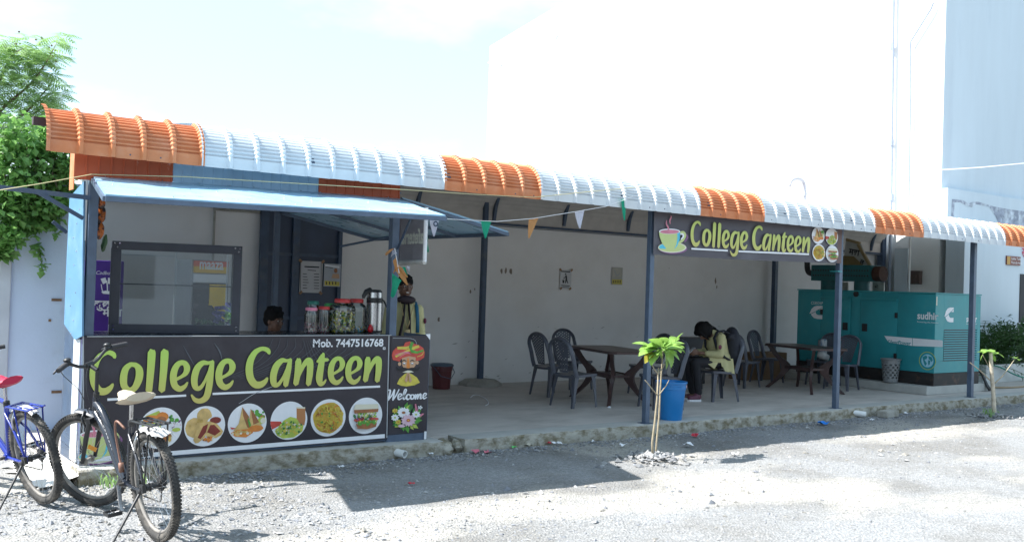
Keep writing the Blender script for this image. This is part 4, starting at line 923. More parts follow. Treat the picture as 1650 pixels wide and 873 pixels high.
# purple chocolate cooler
f0 = U(147, 419, Y=9.3); f1 = U(186, 421, Y=9.3)
pf = thing('chocolate_cooler', 'purple upright chocolate cooler behind the left kiosk post', 'cooler', (f0.x, 9.3, ZP))
M_pur = mat('cooler_purple', (0.075, 0.028, 0.24), 0.35, .1)
b = MB(); b.bb(f0.x - .03, f1.x + .08, 9.3, 9.8, ZP, f0.z, bev=.012); b.build('cabinet', M_pur, pf)
q = U(155, 440, Y=9.29); text('Cadbury', 1, K['wh'], pf, (q.x, 9.29, q.z - .01), width=.16, shear=.3)
q = U(150, 492, Y=9.29); text('\u0915\u0941\u091b', 1, K['wh'], pf, (q.x, 9.29, q.z - .02), width=.15, bold=.03); q = U(165, 502, Y=9.29); text('\u092e\u0940\u0920\u093e', 1, K['wh'], pf, (q.x, 9.29, q.z - .04), width=.17, bold=.03)
p = Print(lambda x, y, z: U(x, y, Y=9.29 - z)); p.poly([(162, 449), (170, 447), (172, 455), (166, 458)], K['wh']); p.poly([(174, 447), (181, 449), (180, 458), (174, 457)], K['wh']); p.line([(163, 458, .6), (165, 468, .8), (169, 470, .5)], K['wh']); p.line([(172, 452, .8), (173, 462, 1), (173, 470, .8)], K['wh']); p.poly([(163, 470), (170, 468), (183, 470), (178, 474), (166, 473)], K['wh']); p.build('glasses_picture', pf)
# string of orange snack packets hung on the left post
sp = thing('packet_strip', 'hanging strip of orange snack packets beside the left kiosk post', 'packets', tuple(U(160, 310, Y=8.35)))
for (px, py, s_) in ((160, 322, 1), (162, 346, 1.0), (159, 371, 1.05), (168, 392, .5)):
    q = U(px, py, Y=8.4); b = MB(); b.sph(q, (.042 * s_, .03, .075), 10, 8, Euler((jit(.2), jit(.3), 0)).to_matrix()); b.v = [(a + jit(.004), c_ + jit(.004), d_ + jit(.004)) for a, c_, d_ in b.v]
    b.build('packet', mat('packet_orange', (0.50, 0.13, 0.02), 0.3, .35, 14, col2=(0.03, 0.02, 0.02), c2lo=.5, c2hi=.55, c2scale=9) if s_ > .6 else mat('packet_green', (0.06, .12, .05), .3, .4, 12), sp)
# jars
def jar(px, base, r, h, zr, lid, cont, fill, lab, y=8.42, n=110):
    q = U(px, base, Y=y); t = thing('sweet_jar', lab, 'jar', (q.x, y, CZ), group='sweet jars on the counter'); x = q.x; z0 = CZ + .002
    b = MB(); b.lathe([(0.001, z0), (r * .95, z0), (r, z0 + .01)] + [(r * (1 if k % 2 else .975), z0 + h * (.12 + .55 * k / 8)) for k in range(9)] + [(r, z0 + h * .7), (r * .9, z0 + h * .8), (r * zr, z0 + h * .86), (r * zr, z0 + h * .9)], (x, y, 0), 22)
    b.build('body', glass('jar_plastic', (0.86, 0.9, 0.9), 1.2, 0.05), t, smooth=True)
    b = MB(); R = r * zr; b.lathe([(R * 1.06, z0 + h * .88), (R * 1.12, z0 + h * .885), (R * 1.12, z0 + h * .97), (R * 1.0, z0 + h), (0.001, z0 + h)], (x, y, 0), 22); b.build('lid', lid, t, smooth=40)
    b = MB()
    for k in range(n):
        a = random.random() * 6.28; rr = r * .85 * math.sqrt(random.random()) if random.random() < .3 else r * .88; s_ = r * .10
        b.box((x + rr * math.cos(a), y + rr * math.sin(a), z0 + s_ + random.random() * fill * h), (s_ * 1.8, s_ * 1.1, s_ * .9), Euler((jit(3), jit(3), jit(3))).to_matrix(), random.randrange(len(cont)))
    b.build('sweets', cont, t, kind='stuff')
lr = mat('lid_red', (0.5, 0.03, 0.03), 0.35); lg = mat('lid_green', (0.03, 0.28, 0.06), 0.35); lp = mat('lid_pink', (0.65, 0.2, 0.3), 0.35); ltg = mat('lid_teal', (0.02, .16, .12), .35)
cw = [K['wh'], K['pink'], K['dred'], K['lpk'], K['blk']]; cy_ = [K['yel'], K['blk'], K['lim'], K['dgrn'], K['wh']]
jar(500.5, 536, .062, .235, .8, lp, cw, .36, 'small ribbed jar with pink lid, frontmost at the left of the row', 8.34)
jar(503, 534, .062, .29, .8, ltg, cw, .3, 'small jar with dark green lid half hidden behind the pink lidded jar', 8.52, 60)
jar(521, 535, .055, .245, .85, lr, cw + [K['grn']], .32, 'small jar with flat red lid between the pink lidded and the big jar', 8.40)
jar(530, 533, .055, .27, .85, lg, cw, .3, 'small jar with bright green lid half hidden behind the big sweet jar', 8.58, 60)
jar(550, 537, .128, .32, .52, lr, cy_, .58, 'big round jar full of yellow and black wrapped sweets under a red lid', 8.40, 420)
jar(573, 536, .095, .32, .62, lr, [K['yel'], K['pur'], K['blu']], .12, 'big nearly empty jar with red lid beside the steel flask', 8.50, 60)
q = U(584, 527, Y=8.4); b = MB(); b.sph((q.x + .05, 8.33, CZ + .04), (.03, .02, .035), 8, 6); b.box((q.x + .05, 8.33, CZ + .07), (.02, .01, .03)); tag(b.build('red_wrapper', mat('wrap_red', (.5, .01, .02), .3)), 'crumpled bright red wrapper between the big jars and the flask', 'wrapper')
# pump flask
q = U(602, 533, Y=8.45); t = thing('pump_flask', 'tall steel pump flask with black top at the right end of the counter', 'flask', (q.x, 8.45, CZ)); x, y, z0 = q.x, 8.45, CZ + .002; r = .077
M_inox = mat('inox', (0.5, 0.5, 0.52), 0.25, 0.08, 6, metal=1.0)
b = MB(); b.lathe([(.001, z0 + .02), (r, z0 + .02), (r, z0 + .285)], (x, y, 0), 28); b.build('body', M_inox, t, smooth=40)
b = MB(); b.lathe([(.001, z0), (r * 1.05, z0), (r * 1.05, z0 + .02), (r, z0 + .021)], (x, y, 0), 28); b.build('base_ring', M_black, t, smooth=40); b = MB(); b.lathe([(r * 1.01, z0 + .285), (r * 1.02, z0 + .33), (r * .96, z0 + .335)], (x, y, 0), 28); b.build('collar', M_black, t, smooth=40); b = MB(); b.lathe([(r * .93, z0 + .385), (r * .9, z0 + .40), (r * .7, z0 + .412), (.001, z0 + .414)], (x, y, 0), 28)
b.tube([(x - .05, y, z0 + .405), (x - .10, y - .01, z0 + .39), (x - .125, y - .01, z0 + .35), (x - .128, y - .01, z0 + .325)], [.03, .026, .02, .012], 10)
b.build('pump_top', M_black, t, smooth=40)
b = MB(); b.lathe([(r * .95, z0 + .335), (r * .93, z0 + .385)], (x, y, 0), 28); b.build('steel_band', M_inox, t, smooth=40)
b = MB(); b.tube([(x + .02, y - .06, z0 + .34), (x + .08, y - .05, z0 + .30), (x + .12, y - .02, z0 + .25), (x + .10, y, z0 + .31)], [.008] * 4, 8); b.build('handle', M_black, t, smooth=True)
b = MB(); b.bb(x - .09, x + .13, y - .09, y + .09, CZ, CZ + .0015)
# back door and papers
q0 = U(428, 338, Y=12.3); q1 = U(553, 360, Y=12.3)
sd_ = thing('steel_door', 'dark blue sheet steel door with papers pasted on it behind the seller', 'door', (q0.x, 12.3, ZP))
M_door = mat('door_blue', (0.035, 0.055, 0.10), 0.42, 0.2, 4, bump=.3, bscale=8)
zt_ = 2.52
b = MB(); b.bb(q0.x, q1.x, 12.35, 12.38, ZP + .01, zt_); b.build('sheet', M_door, sd_)
for (a0, a1, c0, c1) in ((q0.x - .05, q0.x + .06, ZP, zt_ + .05), (q1.x - .05, q1.x, ZP, zt_), (q0.x + .40, q0.x + .5, ZP, zt_), (q0.x, q1.x, zt_, zt_ + .05), (q0.x, q1.x, 1.95, 1.99), (q0.x, q1.x, 1.1, 1.14)):
    b = MB(); b.bb(a0, a1, 12.318 if c1 - c0 < .1 else 12.30, 12.348, c0, c1); b.build('door_bar', M_steel, sd_)
def paper(px0, py0, px1, py1, lab, base, draw, tapes=True, y=12.31):
    a = U(px0, py0, Y=y); c_ = U(px1, py1, Y=y); o = thing('notice', lab, 'notice', (a.x, y, c_.z)); b = MB(); b.bb(a.x, c_.x, y - .001, y + .001, c_.z, a.z); b.build('sheet', base, o)
    f = lambda x, y_, z: U(x, y_, Y=y - .002 - z); p = Print(f, .0005, .0003); draw(p); p.build('print', o)
    if tapes:
        b = MB()
        for (xx, zz) in ((a.x, a.z), (c_.x, a.z), (a.x + .02, c_.z), (c_.x - .02, c_.z)): b.box((xx, y - .005, zz), (.05, .001, .035), Matrix.Rotation(random.choice((.7, -.7)), 3, 'Y'))
        b.build('tape', mat('tape_brown', (0.30, 0.17, 0.08), 0.5), o)
    return o
Mpap = mat('paper', (0.55, 0.54, 0.55), 0.8, .05); dk = K['blk']
def d1(p):
    p.line([(491, 429.5, 1.0), (500, 430, 1.1), (514, 430.5, 1.0)], dk, 2); p.line([(496, 435, .6), (509, 436, .6)], dk, 2)
    for k in range(6): p.line([(488, 441 + 4.6 * k, .5), (494 + (k * 5) % 4, 441.3 + 4.6 * k, .5)], dk, 2); p.line([(506, 441.5 + 4.6 * k, .5), (514, 441.8 + 4.6 * k, .5)], dk, 2)
    p.line([(484.6, 421, .35), (484.2, 471, .35)], dk, 2); p.line([(517.6, 423, .35), (517.4, 472, .35)], dk, 2)
zo = paper(484, 420, 518.5, 472, 'white price list taped on the dark blue steel door', Mpap, d1, y=12.29)
q = U(490, 431.5, Y=12.285)
def d2(p):
    p.poly([(524, 426), (547, 429), (547, 432), (524, 429)], K['wh']); p.line([(525, 430, .5), (536, 431.5, .5)], dk, 2); p.poly(circ(541, 436, 3, 4, 8), K['brn']); p.poly([(536, 441), (546, 441), (547, 449), (534, 448)], K['skin']); p.poly([(523, 452), (547, 454), (547, 461), (523, 459.5)], K['yel'])
    for k in range(4): p.line([(526 + k * 5, 454, .9), (526 + k * 5, 458, .9)], dk, 2)
paper(522.5, 424.5, 548, 462, 'small grey and yellow poster right of the price list on the steel door', mat('paper_grey', (.42, .44, .48), .8), d2, False, y=12.29)
def d3(p):
    p.line([(904, 437, .9), (911, 437.5, .9), (918.5, 438, .9)], dk, 2); p.poly(circ(911.5, 441.5, 1.2, 1.4, 8), dk); p.line([(912, 444, 1.2), (912.5, 449, 1.3), (911, 456, .7)], dk, 3); p.line([(912.5, 449, .8), (915, 456, .7)], dk, 3); p.line([(912, 445, .6), (908, 449, .5)], dk, 3); p.poly([(906, 451), (909.5, 451), (909, 456), (906.6, 456)], dk); p.line([(904.5, 459.5, .7), (918, 460.5, .7)], dk, 2); p.line([(906, 462.3, .5), (917, 463, .5)], dk, 2)
paper(903, 434.5, 920, 465, 'white use the dustbin notice with a little figure taped to the beige wall', mat('paper_white', (.62, .62, .63), .8), d3, True, y=12.40)
def d4(p):
    p.poly([(987, 432), (1001, 432.5), (1001, 446), (987, 446)], mat('paper_beige', (.5, .48, .42), .8)); p.line([(990, 435, .7), (994, 444, .9), (999, 440, .7)], K['gry'], 3); p.poly([(986.5, 450), (1002, 450.3), (1002, 458), (986.5, 457.6)], K['yel'])
    for k in range(4): p.line([(989 + k * 3.4, 452, .8), (989 + k * 3.4, 455.5, .8)], dk, 2)
paper(986.5, 430.5, 1002.5, 459, 'small worn poster with a yellow foot on the beige wall above the first table', mat('paper_tan', (.45, .44, .4), .8), d4, False, y=12.40)
b = MB(); q = U(346, 335, Y=12.38); b.cyl((q.x, 12.38, 1.0), (q.x, 12.38, 2.55), .016, n=8); b.cyl((q.x, 12.38, 2.5), (q.x + .75, 12.38, 2.5), .016, n=8); tag(b.build('conduit', M_conc, smooth=40), 'thin conduit pipe running up the beige wall behind the display case', 'pipe')
# glowing-sign box seen from behind
cs = thing('hanging_sign', 'translucent sign sheet seen from behind with mirrored lettering by the right kiosk post', 'sign', tuple(U(660, 425, X=4.78)))
XS_ = 4.82
s0 = U(643, 420, X=XS_); s1 = U(684, 424, X=XS_); z_t = 2.36; z_b = U(684, 422, X=XS_).z
b = MB(); b.bb(XS_, XS_ + .004, s1.y, s0.y, z_b, z_t); b.build('sheet', mat('sign_flex', (0.36, 0.35, 0.38), 0.6, .08, trans=.5), cs)
b = MB(); b.cyl((XS_, s1.y, z_b), (XS_, s1.y, z_t), .02, n=10); b.build('side_roll', K['wh'], cs, smooth=40)
b = MB(); b.cyl((XS_, s1.y, z_b), (XS_, s0.y, z_b - .01), .024, n=10); b.build('bottom_roll', mat('flex_fold', (.5, .5, .48), .6), cs, smooth=40)
b = MB(); b.bb(XS_ - .01, XS_ + .012, s0.y, s0.y + .05, z_b - .0, z_t); b.bb(XS_ + .006, XS_ + .012, (s0.y + s1.y) / 2 - .01, (s0.y + s1.y) / 2 + .01, z_b, z_t); b.build('rod', mat('rod_brown', (.1, .05, .045), .6), cs)
text('afeteria', 1, mat('sign_letters', (0.55, 0.57, 0.5), 0.6), cs, (XS_ - .003, s1.y + .03, z_b + .17), u=(0, 1, 0), v=(0, 0, 1), bold=.03, width=(s0.y - s1.y) * 0.85, height=.15)
# ================================================================ CHAIRS
M_chair = mat('chair_plastic', (0.085, 0.092, 0.118), 0.36, 0.15, 8, bump=0.1, bscale=60)
M_table = mat('table_brown', (0.060, 0.034, 0.034), 0.36, 0.15, 6, col2=(0.085, 0.05, 0.045), c2scale=3)
def make_chair():
    """local: +x faces forward, seat 0.43 high"""
    t = thing('plastic_chair', 'chair', 'chair')
    b = MB(); n = 9; vs = []; top = []; und = []
    def sz(u, v): return 0.43 - 0.012 * (1 - (2 * v - 1) ** 2) - 0.02 * (1 - u) + (0.012 if u > .95 else 0) - (0.014 if u > 0.99 else 0)
    for i in range(n + 1):
        for j in range(n + 1):
            u, v = i / n, j / n; wd = 0.40 + 0.04 * u; x = -0.19 + 0.41 * u; y = (v - .5) * wd
            if u in (0, 1) and v in (0, 1): x *= .93; y *= .93
            vs.append((x, y, sz(u, v)))
    N = (n + 1) ** 2; vs2 = [(x, y, z - 0.03) for x, y, z in vs]; idx = lambda i, j: i * (n + 1) + j
    fs = [(idx(i, j), idx(i + 1, j), idx(i + 1, j + 1), idx(i, j + 1)) for i in range(n) for j in range(n)]
    rim = [idx(i, 0) for i in range(n)] + [idx(n, j) for j in range(n)] + [idx(i, n) for i in range(n, 0, -1)] + [idx(0, j) for j in range(n, 0, -1)]
    b.add(vs + vs2, fs + [tuple(N + q for q in f[::-1]) for f in fs] + [(rim[k], N + rim[k], N + rim[(k + 1) % len(rim)], rim[(k + 1) % len(rim)]) for k in range(len(rim))])
    b.build('seat', M_chair, t, smooth=35)
    def arch(s, z):  # back frame line in (y, x, z)
        return None
    P = []
    for k in range(19):
        a = PI * k / 18; y = -0.20 * math.cos(a) * (1.0); z = 0.43 + (0.28 if True else 0) + 0.16 * math.sin(a)
        P.append((-0.20 - 0.09 * (z - .43) / .44, y, z))
    P = [(-0.155, -0.205, 0.40), (-0.185, -0.205, 0.48), (-0.215, -0.205, 0.6)] + P + [(-0.215, 0.205, 0.6), (-0.185, 0.205, 0.48), (-0.155, 0.205, 0.40)]
    b = MB(); b.tube(P, [0.034] * 3 + [0.033] * 19 + [0.034] * 3, 8, flat=0.6); b.build('back_frame', M_chair, t, smooth=50)
    # latticed splat
    b = MB(); cols = 17; rows = 44
    def sp(u, v):
        z = 0.44 + 0.41 * v; w_ = 0.075 + 0.085 * v ** 1.1 if v < .93 else .15; yy = (u - .5) * 2 * w_; cap = 0.43 + .28 + .16 * math.sqrt(max(0, 1 - (yy / .2) ** 2)); z = min(z, cap - .005)
        return Vector((-0.185 - 0.105 * (z - .43) / .44 - 0.012 * (1 - (2 * u - 1) ** 2), yy, z))
    for i in range(cols):
        for j in range(rows):
            hole = (j % 2 == 1) and (i + j) % 4 == 1 and 0 < i < cols - 1 and 1 < j < rows - 2
            if hole: continue
            a, c_, d, e = sp(i / cols, j / rows), sp((i + 1) / cols, j / rows), sp((i + 1) / cols, (j + 1) / rows), sp(i / cols, (j + 1) / rows)
            b.quad(a, c_, d, e)
    b.build('splat', M_chair, t)
    for (sx, sy) in ((1, 1), (1, -1), (-1, 1), (-1, -1)):
        b = MB(); x0, y0 = (0.185 if sx > 0 else -0.165) , sy * 0.19; x1, y1 = (0.215 if sx > 0 else -0.225), sy * 0.215
        vs = []
        for k, (t_, w_) in enumerate(((0, .085), (.12, .062), (.5, .044), (1, .032))):
            x = x0 + (x1 - x0) * t_; y = y0 + (y1 - y0) * t_; z = 0.415 * (1 - t_); s_ = 1 if sx > 0 else -1
            vs += [(x, y, z), (x - s_ * w_, y, z), (x - s_ * w_, y - sy * .006, z), (x - s_ * .007, y - sy * .007, z), (x - s_ * .006, y - sy * w_, z), (x, y - sy * w_, z)]
        b.add(vs, [(k * 6 + a, k * 6 + (a + 1) % 6, (k + 1) * 6 + (a + 1) % 6, (k + 1) * 6 + a) for k in range(3) for a in range(6)] + [(18, 19, 20, 21, 22, 23)])
        b.build('leg', M_chair, t)
    return t
chair0 = make_chair()
CH = [ # x, y, facing deg, label
 (8.64, 10.76, 0, 'grey plastic chair farthest left, tucked to the first table beside the beige wall', 'A'),
 (8.14, 9.67, 4, 'grey plastic chair nearest the yard on the left of the first table, seen from behind', 'C'),
 (9.55, 11.38, -92, 'grey plastic chair behind the first table with its back against the beige wall', 'B'),
 (10.12, 10.35, 175, 'grey plastic chair behind the banner post facing the first table', 'D'),
 (9.10, 9.08, 165, 'grey plastic chair directly behind the blue bucket', 'E'),
 (10.56, 9.42, 165, 'grey plastic chair the girl with the backpack sits on', 'F'),
 (12.48, 10.62, 5, 'grey plastic chair just behind the backpack of the seated girl', 'G'),
 (13.55, 10.98, -78, 'grey plastic chair with full latticed back facing out, in front of the brown carton', 'H'),
 (13.86, 9.72, 190, 'grey plastic chair right of the second banner post in front of the generator', 'J'),
 (14.2, 10.32, 185, 'grey plastic chair with a striped cloth bag, half hidden behind the second banner post', 'I')]
first = True
for (x, y, a, lab, k) in CH:
    place(chair0, first, (x, y, ZP + .002), math.radians(a), lab, 'grey plastic chairs round the canteen tables'); first = False
# ================================================================ TABLES
def make_table():
    t = thing('plastic_table', 'table', 'table'); L_, W2, H = 0.66, 0.35, 0.71   # half length along x
    c = 0.09
    out = [(-L_ + c, -W2), (L_ - c, -W2), (L_, -W2 + c), (L_, W2 - c), (L_ - c, W2), (-L_ + c, W2), (-L_, W2 - c), (-L_, -W2 + c)]
    b = MB(); b.prism(out, lambda x, y: (x, y, H - .035), lambda x, y: (x, y, H - .004)); b.prism([(x * .985, y * .97) for x, y in out], lambda x, y: (x, y, H - .003), lambda x, y: (x, y, H)); b.build('tabletop', M_table, t)
    for sx in (-1, 1):
        for sy in (-1, 1):
            b = MB(); P = smoothpts([(sx * .54, sy * .27, H - .035), (sx * .44, sy * .21, .53), (sx * .31, sy * .12, .37), (sx * .37, sy * .18, .2), (sx * .55, sy * .30, 0)], 5)
            d = Vector((sx * .8, sy * .6, 0)).normalized(); pn = Vector((-d.y, d.x, 0)); vs = []
            for i, p_ in enumerate(P):
                f = i / (len(P) - 1); w_ = .045 + .035 * math.exp(-((f - .5) / .18) ** 2) - .012 * f; th = .022; p_ = Vector(p_)
                vs += [p_ + d * w_ + pn * th, p_ - d * w_ + pn * th, p_ - d * w_ - pn * th, p_ + d * w_ - pn * th]
            k = len(P); b.add(vs, [(i * 4 + a, i * 4 + (a + 1) % 4, (i + 1) * 4 + (a + 1) % 4, (i + 1) * 4 + a) for i in range(k - 1) for a in range(4)] + [(0, 1, 2, 3), tuple((k - 1) * 4 + q for q in (3, 2, 1, 0))])
            b.build('leg', M_table, t)
    b = MB(); b.bb(-.33, .33, -.15, .15, .345, .375)
    for s_ in (-1, 1): b.bb(-.3, .3, s_ * .15 - .01, s_ * .15 + .01, .33, .39)
    b.build('shelf', M_table, t); return t
tb = make_table()
G_ = 'brown plastic tables of the canteen'
place(tb, True, (8.98, 9.92, ZP + .002), math.radians(76), 'brown plastic table left of the banner post with three chairs at its left', G_)
place(tb, False, (13.05, 9.83, ZP + .002), math.radians(76), 'brown plastic table nearer the green generator, behind the second banner post', G_)
b = MB(); q = U(982, 656, Z=ZP + .01); b.sph((q.x, q.y, ZP + .012), (.03, .02, .014), 7, 5); tag(b.build('paper_scrap', K['wh']), 'scrap of white paper at the foot of the first table', 'scrap')
b = MB(); P = [U(a, c_, Z=ZP + .006) for a, c_ in ((758, 640), (764, 636), (773, 637), (784, 643), (787, 650), (782, 653))]; b.tube(smoothpts(P, 4), .006, 6); tag(b.build('plastic_strip', K['wh']), 'curled white plastic strip lying on the bare floor near the beige wall', 'scrap')
# carton / boards against the wall, dark box, striped bag
q = U(1189, 611, Z=ZP); b = MB(); b.bb(13.45, 14.55, 11.35, 11.75, ZP, ZP + .47, bev=.008); b.bb(13.44, 14.0, 11.34, 11.35, ZP + .45, ZP + .478); tag(b.build('carton', M_wood), 'wide brown carton on the floor behind the latticed chair', 'carton')
t = thing('steel_trunk', 'dark upright box in front of the seated girl', 'box', (11.45, 10.8, ZP)); b = MB(); R = Matrix.Rotation(math.radians(-30), 3, 'Z'); b.box((11.45, 10.8, ZP + .44), (.42, .34, .72), R, bev=.03); b.build('body', M_black, t, smooth=35)
b = MB()
for s_ in (-1, 1):
    for s2 in (-1, 1): p = Vector((11.45, 10.8, 0)) + R @ Vector((s_ * .16, s2 * .12, 0)); b.cyl((p.x, p.y, ZP), (p.x, p.y, ZP + .085), .02, n=8)
b.build('foot', M_black, t)
b = MB(); b.box((14.22, 10.36, ZP + .60), (.26, .12, .36), Euler((0, .1, .8)).to_matrix(), bev=.04)
tag(b.build('cloth_bag', mat('bag_stripes', (0.42, 0.45, 0.46), 0.8, .1, 5, col2=(.10, .15, .24), c2lo=.5, c2hi=.52, c2scale=7, stretch=(6, 6, .3)), smooth=True), 'pale cloth bag with dark stripes standing on the chair behind the second banner post', 'bag')
b = MB(); b.box((14.06, 10.22, ZP + .50), (.2, .16, .12), Euler((0.2, .3, .2)).to_matrix(), bev=.05)
tag(b.build('white_bundle', mat('cloth_white', (0.5, .52, .52), 0.8, .2, 9), smooth=True), 'small pale bundle on the seat of the chair behind the second banner post', 'bundle')
# ================================================================ BINS AND BUCKETS
def pail(name, lab, x, y, r0, r1, h, m, z0=ZP, rim=.012, holes=False):
    t = thing(name, lab, 'bin' if 'bin' in name else 'bucket', (x, y, z0))
    b = MB()
    if not holes:
        b.lathe([(.001, z0 + .004), (r0 * .97, z0 + .004), (r0, z0 + .015), (r0 + (r1 - r0) * .8, z0 + h * .8), (r0 + (r1 - r0) * .8 + .006, z0 + h * .81), (r1, z0 + h), (r1 + rim, z0 + h + .004), (r1 + rim, z0 + h - .015), (r1 - .005, z0 + h - .012), (r0 * .9, z0 + .03), (.001, z0 + .03)], (x, y, 0), 36)
        b.build('body', m, t, smooth=40)
    else:
        n, rows = 44, 26; vs = []
        for j in range(rows + 1):
            for i in range(n): a = 2 * PI * i / n; r = r0 + (r1 - r0) * j / rows; vs.append((x + r * math.cos(a), y + r * math.sin(a), z0 + .01 + h * j / rows))
        fs = [(j * n + i, j * n + (i + 1) % n, (j + 1) * n + (i + 1) % n, (j + 1) * n + i) for j in range(rows) for i in range(n) if not (3 <= j < rows - 4 and j % 3 != 0 and (i + (j // 3) * 2) % 4 in (1, 2))]
        b.add(vs, fs); b.build('body', m, t)
        b = MB(); b.tube([(x + (r1 + .004) * math.cos(a), y + (r1 + .004) * math.sin(a), z0 + h + .012) for a in np.linspace(0, 2 * PI, 33)[:-1]], .012, 6, closed=True); b.lathe([(r0, z0 + .012), (r0, z0), (.001, z0)], (x, y, 0), 24); b.build('rim', m, t, smooth=True)
    return t
bb_ = U(1080, 678, Z=ZP); 
t = pail('bucket', 'big bright blue plastic bucket at the platform edge behind the sapling', bb_.x + .09, 8.22, .135, .176, .45, mat('bucket_blue', (0.012, 0.19, 0.50), 0.32, .06, 5))
q = Vector((bb_.x + .09, 8.22, 0)); b = MB(); b.cyl((q.x + .105, q.y - .132, ZP + .40), (q.x + .11, q.y - .140, ZP + .401), .02, n=14); b.build('sticker', K['lpk'], t)
b = MB(); b.tube([(q.x - .18, q.y, ZP + .42), (q.x - .13, q.y - .125, ZP + .41), (q.x - .02, q.y - .185, ZP + .405)], .006, 6); b.build('handle', mat('bucket_handle', (0.02, .2, .5), .4), t)
rb_ = U(711, 626, Z=ZP); t = pail('waste_bin', 'dirty red lidded waste bin with a wire handle against the beige wall', rb_.x, rb_.y, .125, .15, .33, mat('bin_red', (0.13, 0.028, 0.032), 0.5, .25, 9, col2=(.3, .22, .2), c2lo=.6, c2hi=.68, c2scale=9))
b = MB(); x, y = rb_.x, rb_.y; b.lathe([(.17, ZP + .33), (.172, ZP + .345), (.15, ZP + .365), (.001, ZP + .375)], (x, y, 0), 28); b.build('lid', mat('lid_blue_grey', (.09, .13, .18), .5), t, smooth=40)
b = MB(); b.tube([(x - .16, y - .02, ZP + .33), (x - .12, y - .17, ZP + .2), (x + .03, y - .2, ZP + .16), (x + .17, y - .08, ZP + .24), (x + .165, y, ZP + .32)], .006, 6); b.build('handle', M_steelb, t, smooth=True)
q = U(1432, 612, Z=.27); pail('mesh_bin', 'grey perforated plastic wastepaper bin standing before the green generator', 14.56, 9.28, .115, .15, .36, mat('bin_grey', (0.20, 0.205, 0.21), 0.45, .1, 9), z0=.275, holes=True)

# ================================================================ GENERATOR
M_gen = mat('generator_green', (0.025, 0.27, 0.31), 0.42, .1, 4, col2=(.06, .25, .25), c2lo=.55, c2hi=.85, c2scale=2)
M_gen2 = mat('generator_green_edge', (0.03, 0.28, 0.31), 0.42, .1, 4, col2=(.08, .27, .26), c2lo=.55, c2hi=.85, c2scale=2)
M_gblack = mat('generator_base', (0.02, 0.018, 0.018), 0.6, .3, 8, col2=(.09, .05, .035), c2lo=.55, c2hi=.75, c2scale=7)
# low pad
b = MB(); b.bb(14.5, 16.45, 8.6, 12.2, ZP + .001, .265, bev=.012); struct(b.build('generator_pad', M_edge))
gx0, gx1, gy0, gy1, gz0, gz1 = 14.72, 16.10, 8.62, 11.28, .265, 1.745
ge = thing('generator', 'green canopied diesel generator on a low cement pad', 'generator', (gx0, gy0, gz0))
b = MB(); b.bb(gx0 + .005, gx1 - .005, gy0 + .005, gy1, gz0, gz0 + .20); b.build('base_frame', M_gblack, ge)
zb_ = gz0 + .203
b = MB(); b.bb(gx0 + .02, gx1 - .02, gy0 + .02, gy1, zb_, gz1 - .012); b.build('canopy', M_gen, ge)
b = MB(); b.bb(gx0 - .01, gx1 + .01, gy0 - .01, gy1 + .01, gz1 - .01, gz1 + .012, bev=.004); b.build('top_cover', M_gen2, ge)
for (a0, a1, nm) in ((gy0 + .004, gy0 + .66, 'side_panel'), (gy0 + .664, gy0 + 1.36, 'door'), (gy0 + 1.56, gy0 + 2.16, 'door'), (gy0 + 2.164, gy1 - .004, 'side_panel'), (gy0 + 1.37, gy0 + 1.55, 'pillar')):
    b = MB(); off = .0 if nm != 'pillar' else .012; b.bb(gx0 + off, gx0 + .019, a0, a1, zb_ + .004, gz1 - (.016 if nm != 'door' else .14), bev=.004); pn = b.build(nm, M_gen, ge, smooth=35)
    if nm == 'door':
        b = MB(); hy = a1 - .09 if a0 < gy0 + 1 else a0 + .09; b.bb(gx0 - .012, gx0 - .001, hy - .05, hy + .05, zb_ + .60, zb_ + .73, bev=.006); b.bb(gx0 - .018, gx0 - .0125, hy - .03, hy + .03, zb_ + .63, zb_ + .70); b.build('handle', M_black, pn)
        for z in (.18, .85):
            hy2 = a0 + .02 if a0 < gy0 + 1 else a1 - .02; b = MB(); b.bb(gx0 - .014, gx0 - .001, hy2 - .025, hy2 + .025, zb_ + z, zb_ + z + .09, bev=.004); b.build('hinge', M_black, pn)
b = MB(); b.bb(gx0 - .03, gx0 - .001, gy0 + .66, gy0 + 1.36, gz1 - .135, gz1 - .105); b.bb(gx0 - .03, gx0 - .001, gy0 + 1.56, gy0 + 2.16, gz1 - .135, gz1 - .105); b.build('rain_lip', M_gen2, ge)
b = MB(); b.cyl((gx0 - .002, gy0 + 1.46, gz1 - .05), (gx0 + .03, gy0 + 1.46, gz1 - .05), .05, n=14); b.build('lifting_eye', M_gblack, ge)
# front end with louvres
b = MB(); b.bb(gx0 + .004, gx1 - .004, gy0 + .0, gy0 + .019, zb_ + .004, zb_ + .19); b.bb(gx0 + .004, gx0 + .26, gy0, gy0 + .019, zb_ + .195, gz1 - .016); b.bb(gx1 - .1, gx1 - .004, gy0, gy0 + .019, zb_ + .195, gz1 - .016); b.bb(gx0 + .262, gx1 - .102, gy0, gy0 + .019, zb_ + .70, gz1 - .016); b.build('end_panel', M_gen2, ge)
b = MB(); b.bb(gx0 + .262, gx1 - .102, gy0 + .015, gy0 + .0195, zb_ + .19, zb_ + .70); b.build('louvre_back', M_black, ge)
for k in range(13):
    z = zb_ + .205 + k * .038; b = MB(); R = Matrix.Rotation(math.radians(-38), 3, 'X'); b.box(((gx0 + .262 + gx1 - .102) / 2, gy0 + .004, z + .01), (gx1 - gx0 - .37, .02, .020), Matrix.Rotation(math.radians(-14), 3, 'X')); b.build('louvre_slat', M_gen2, ge)
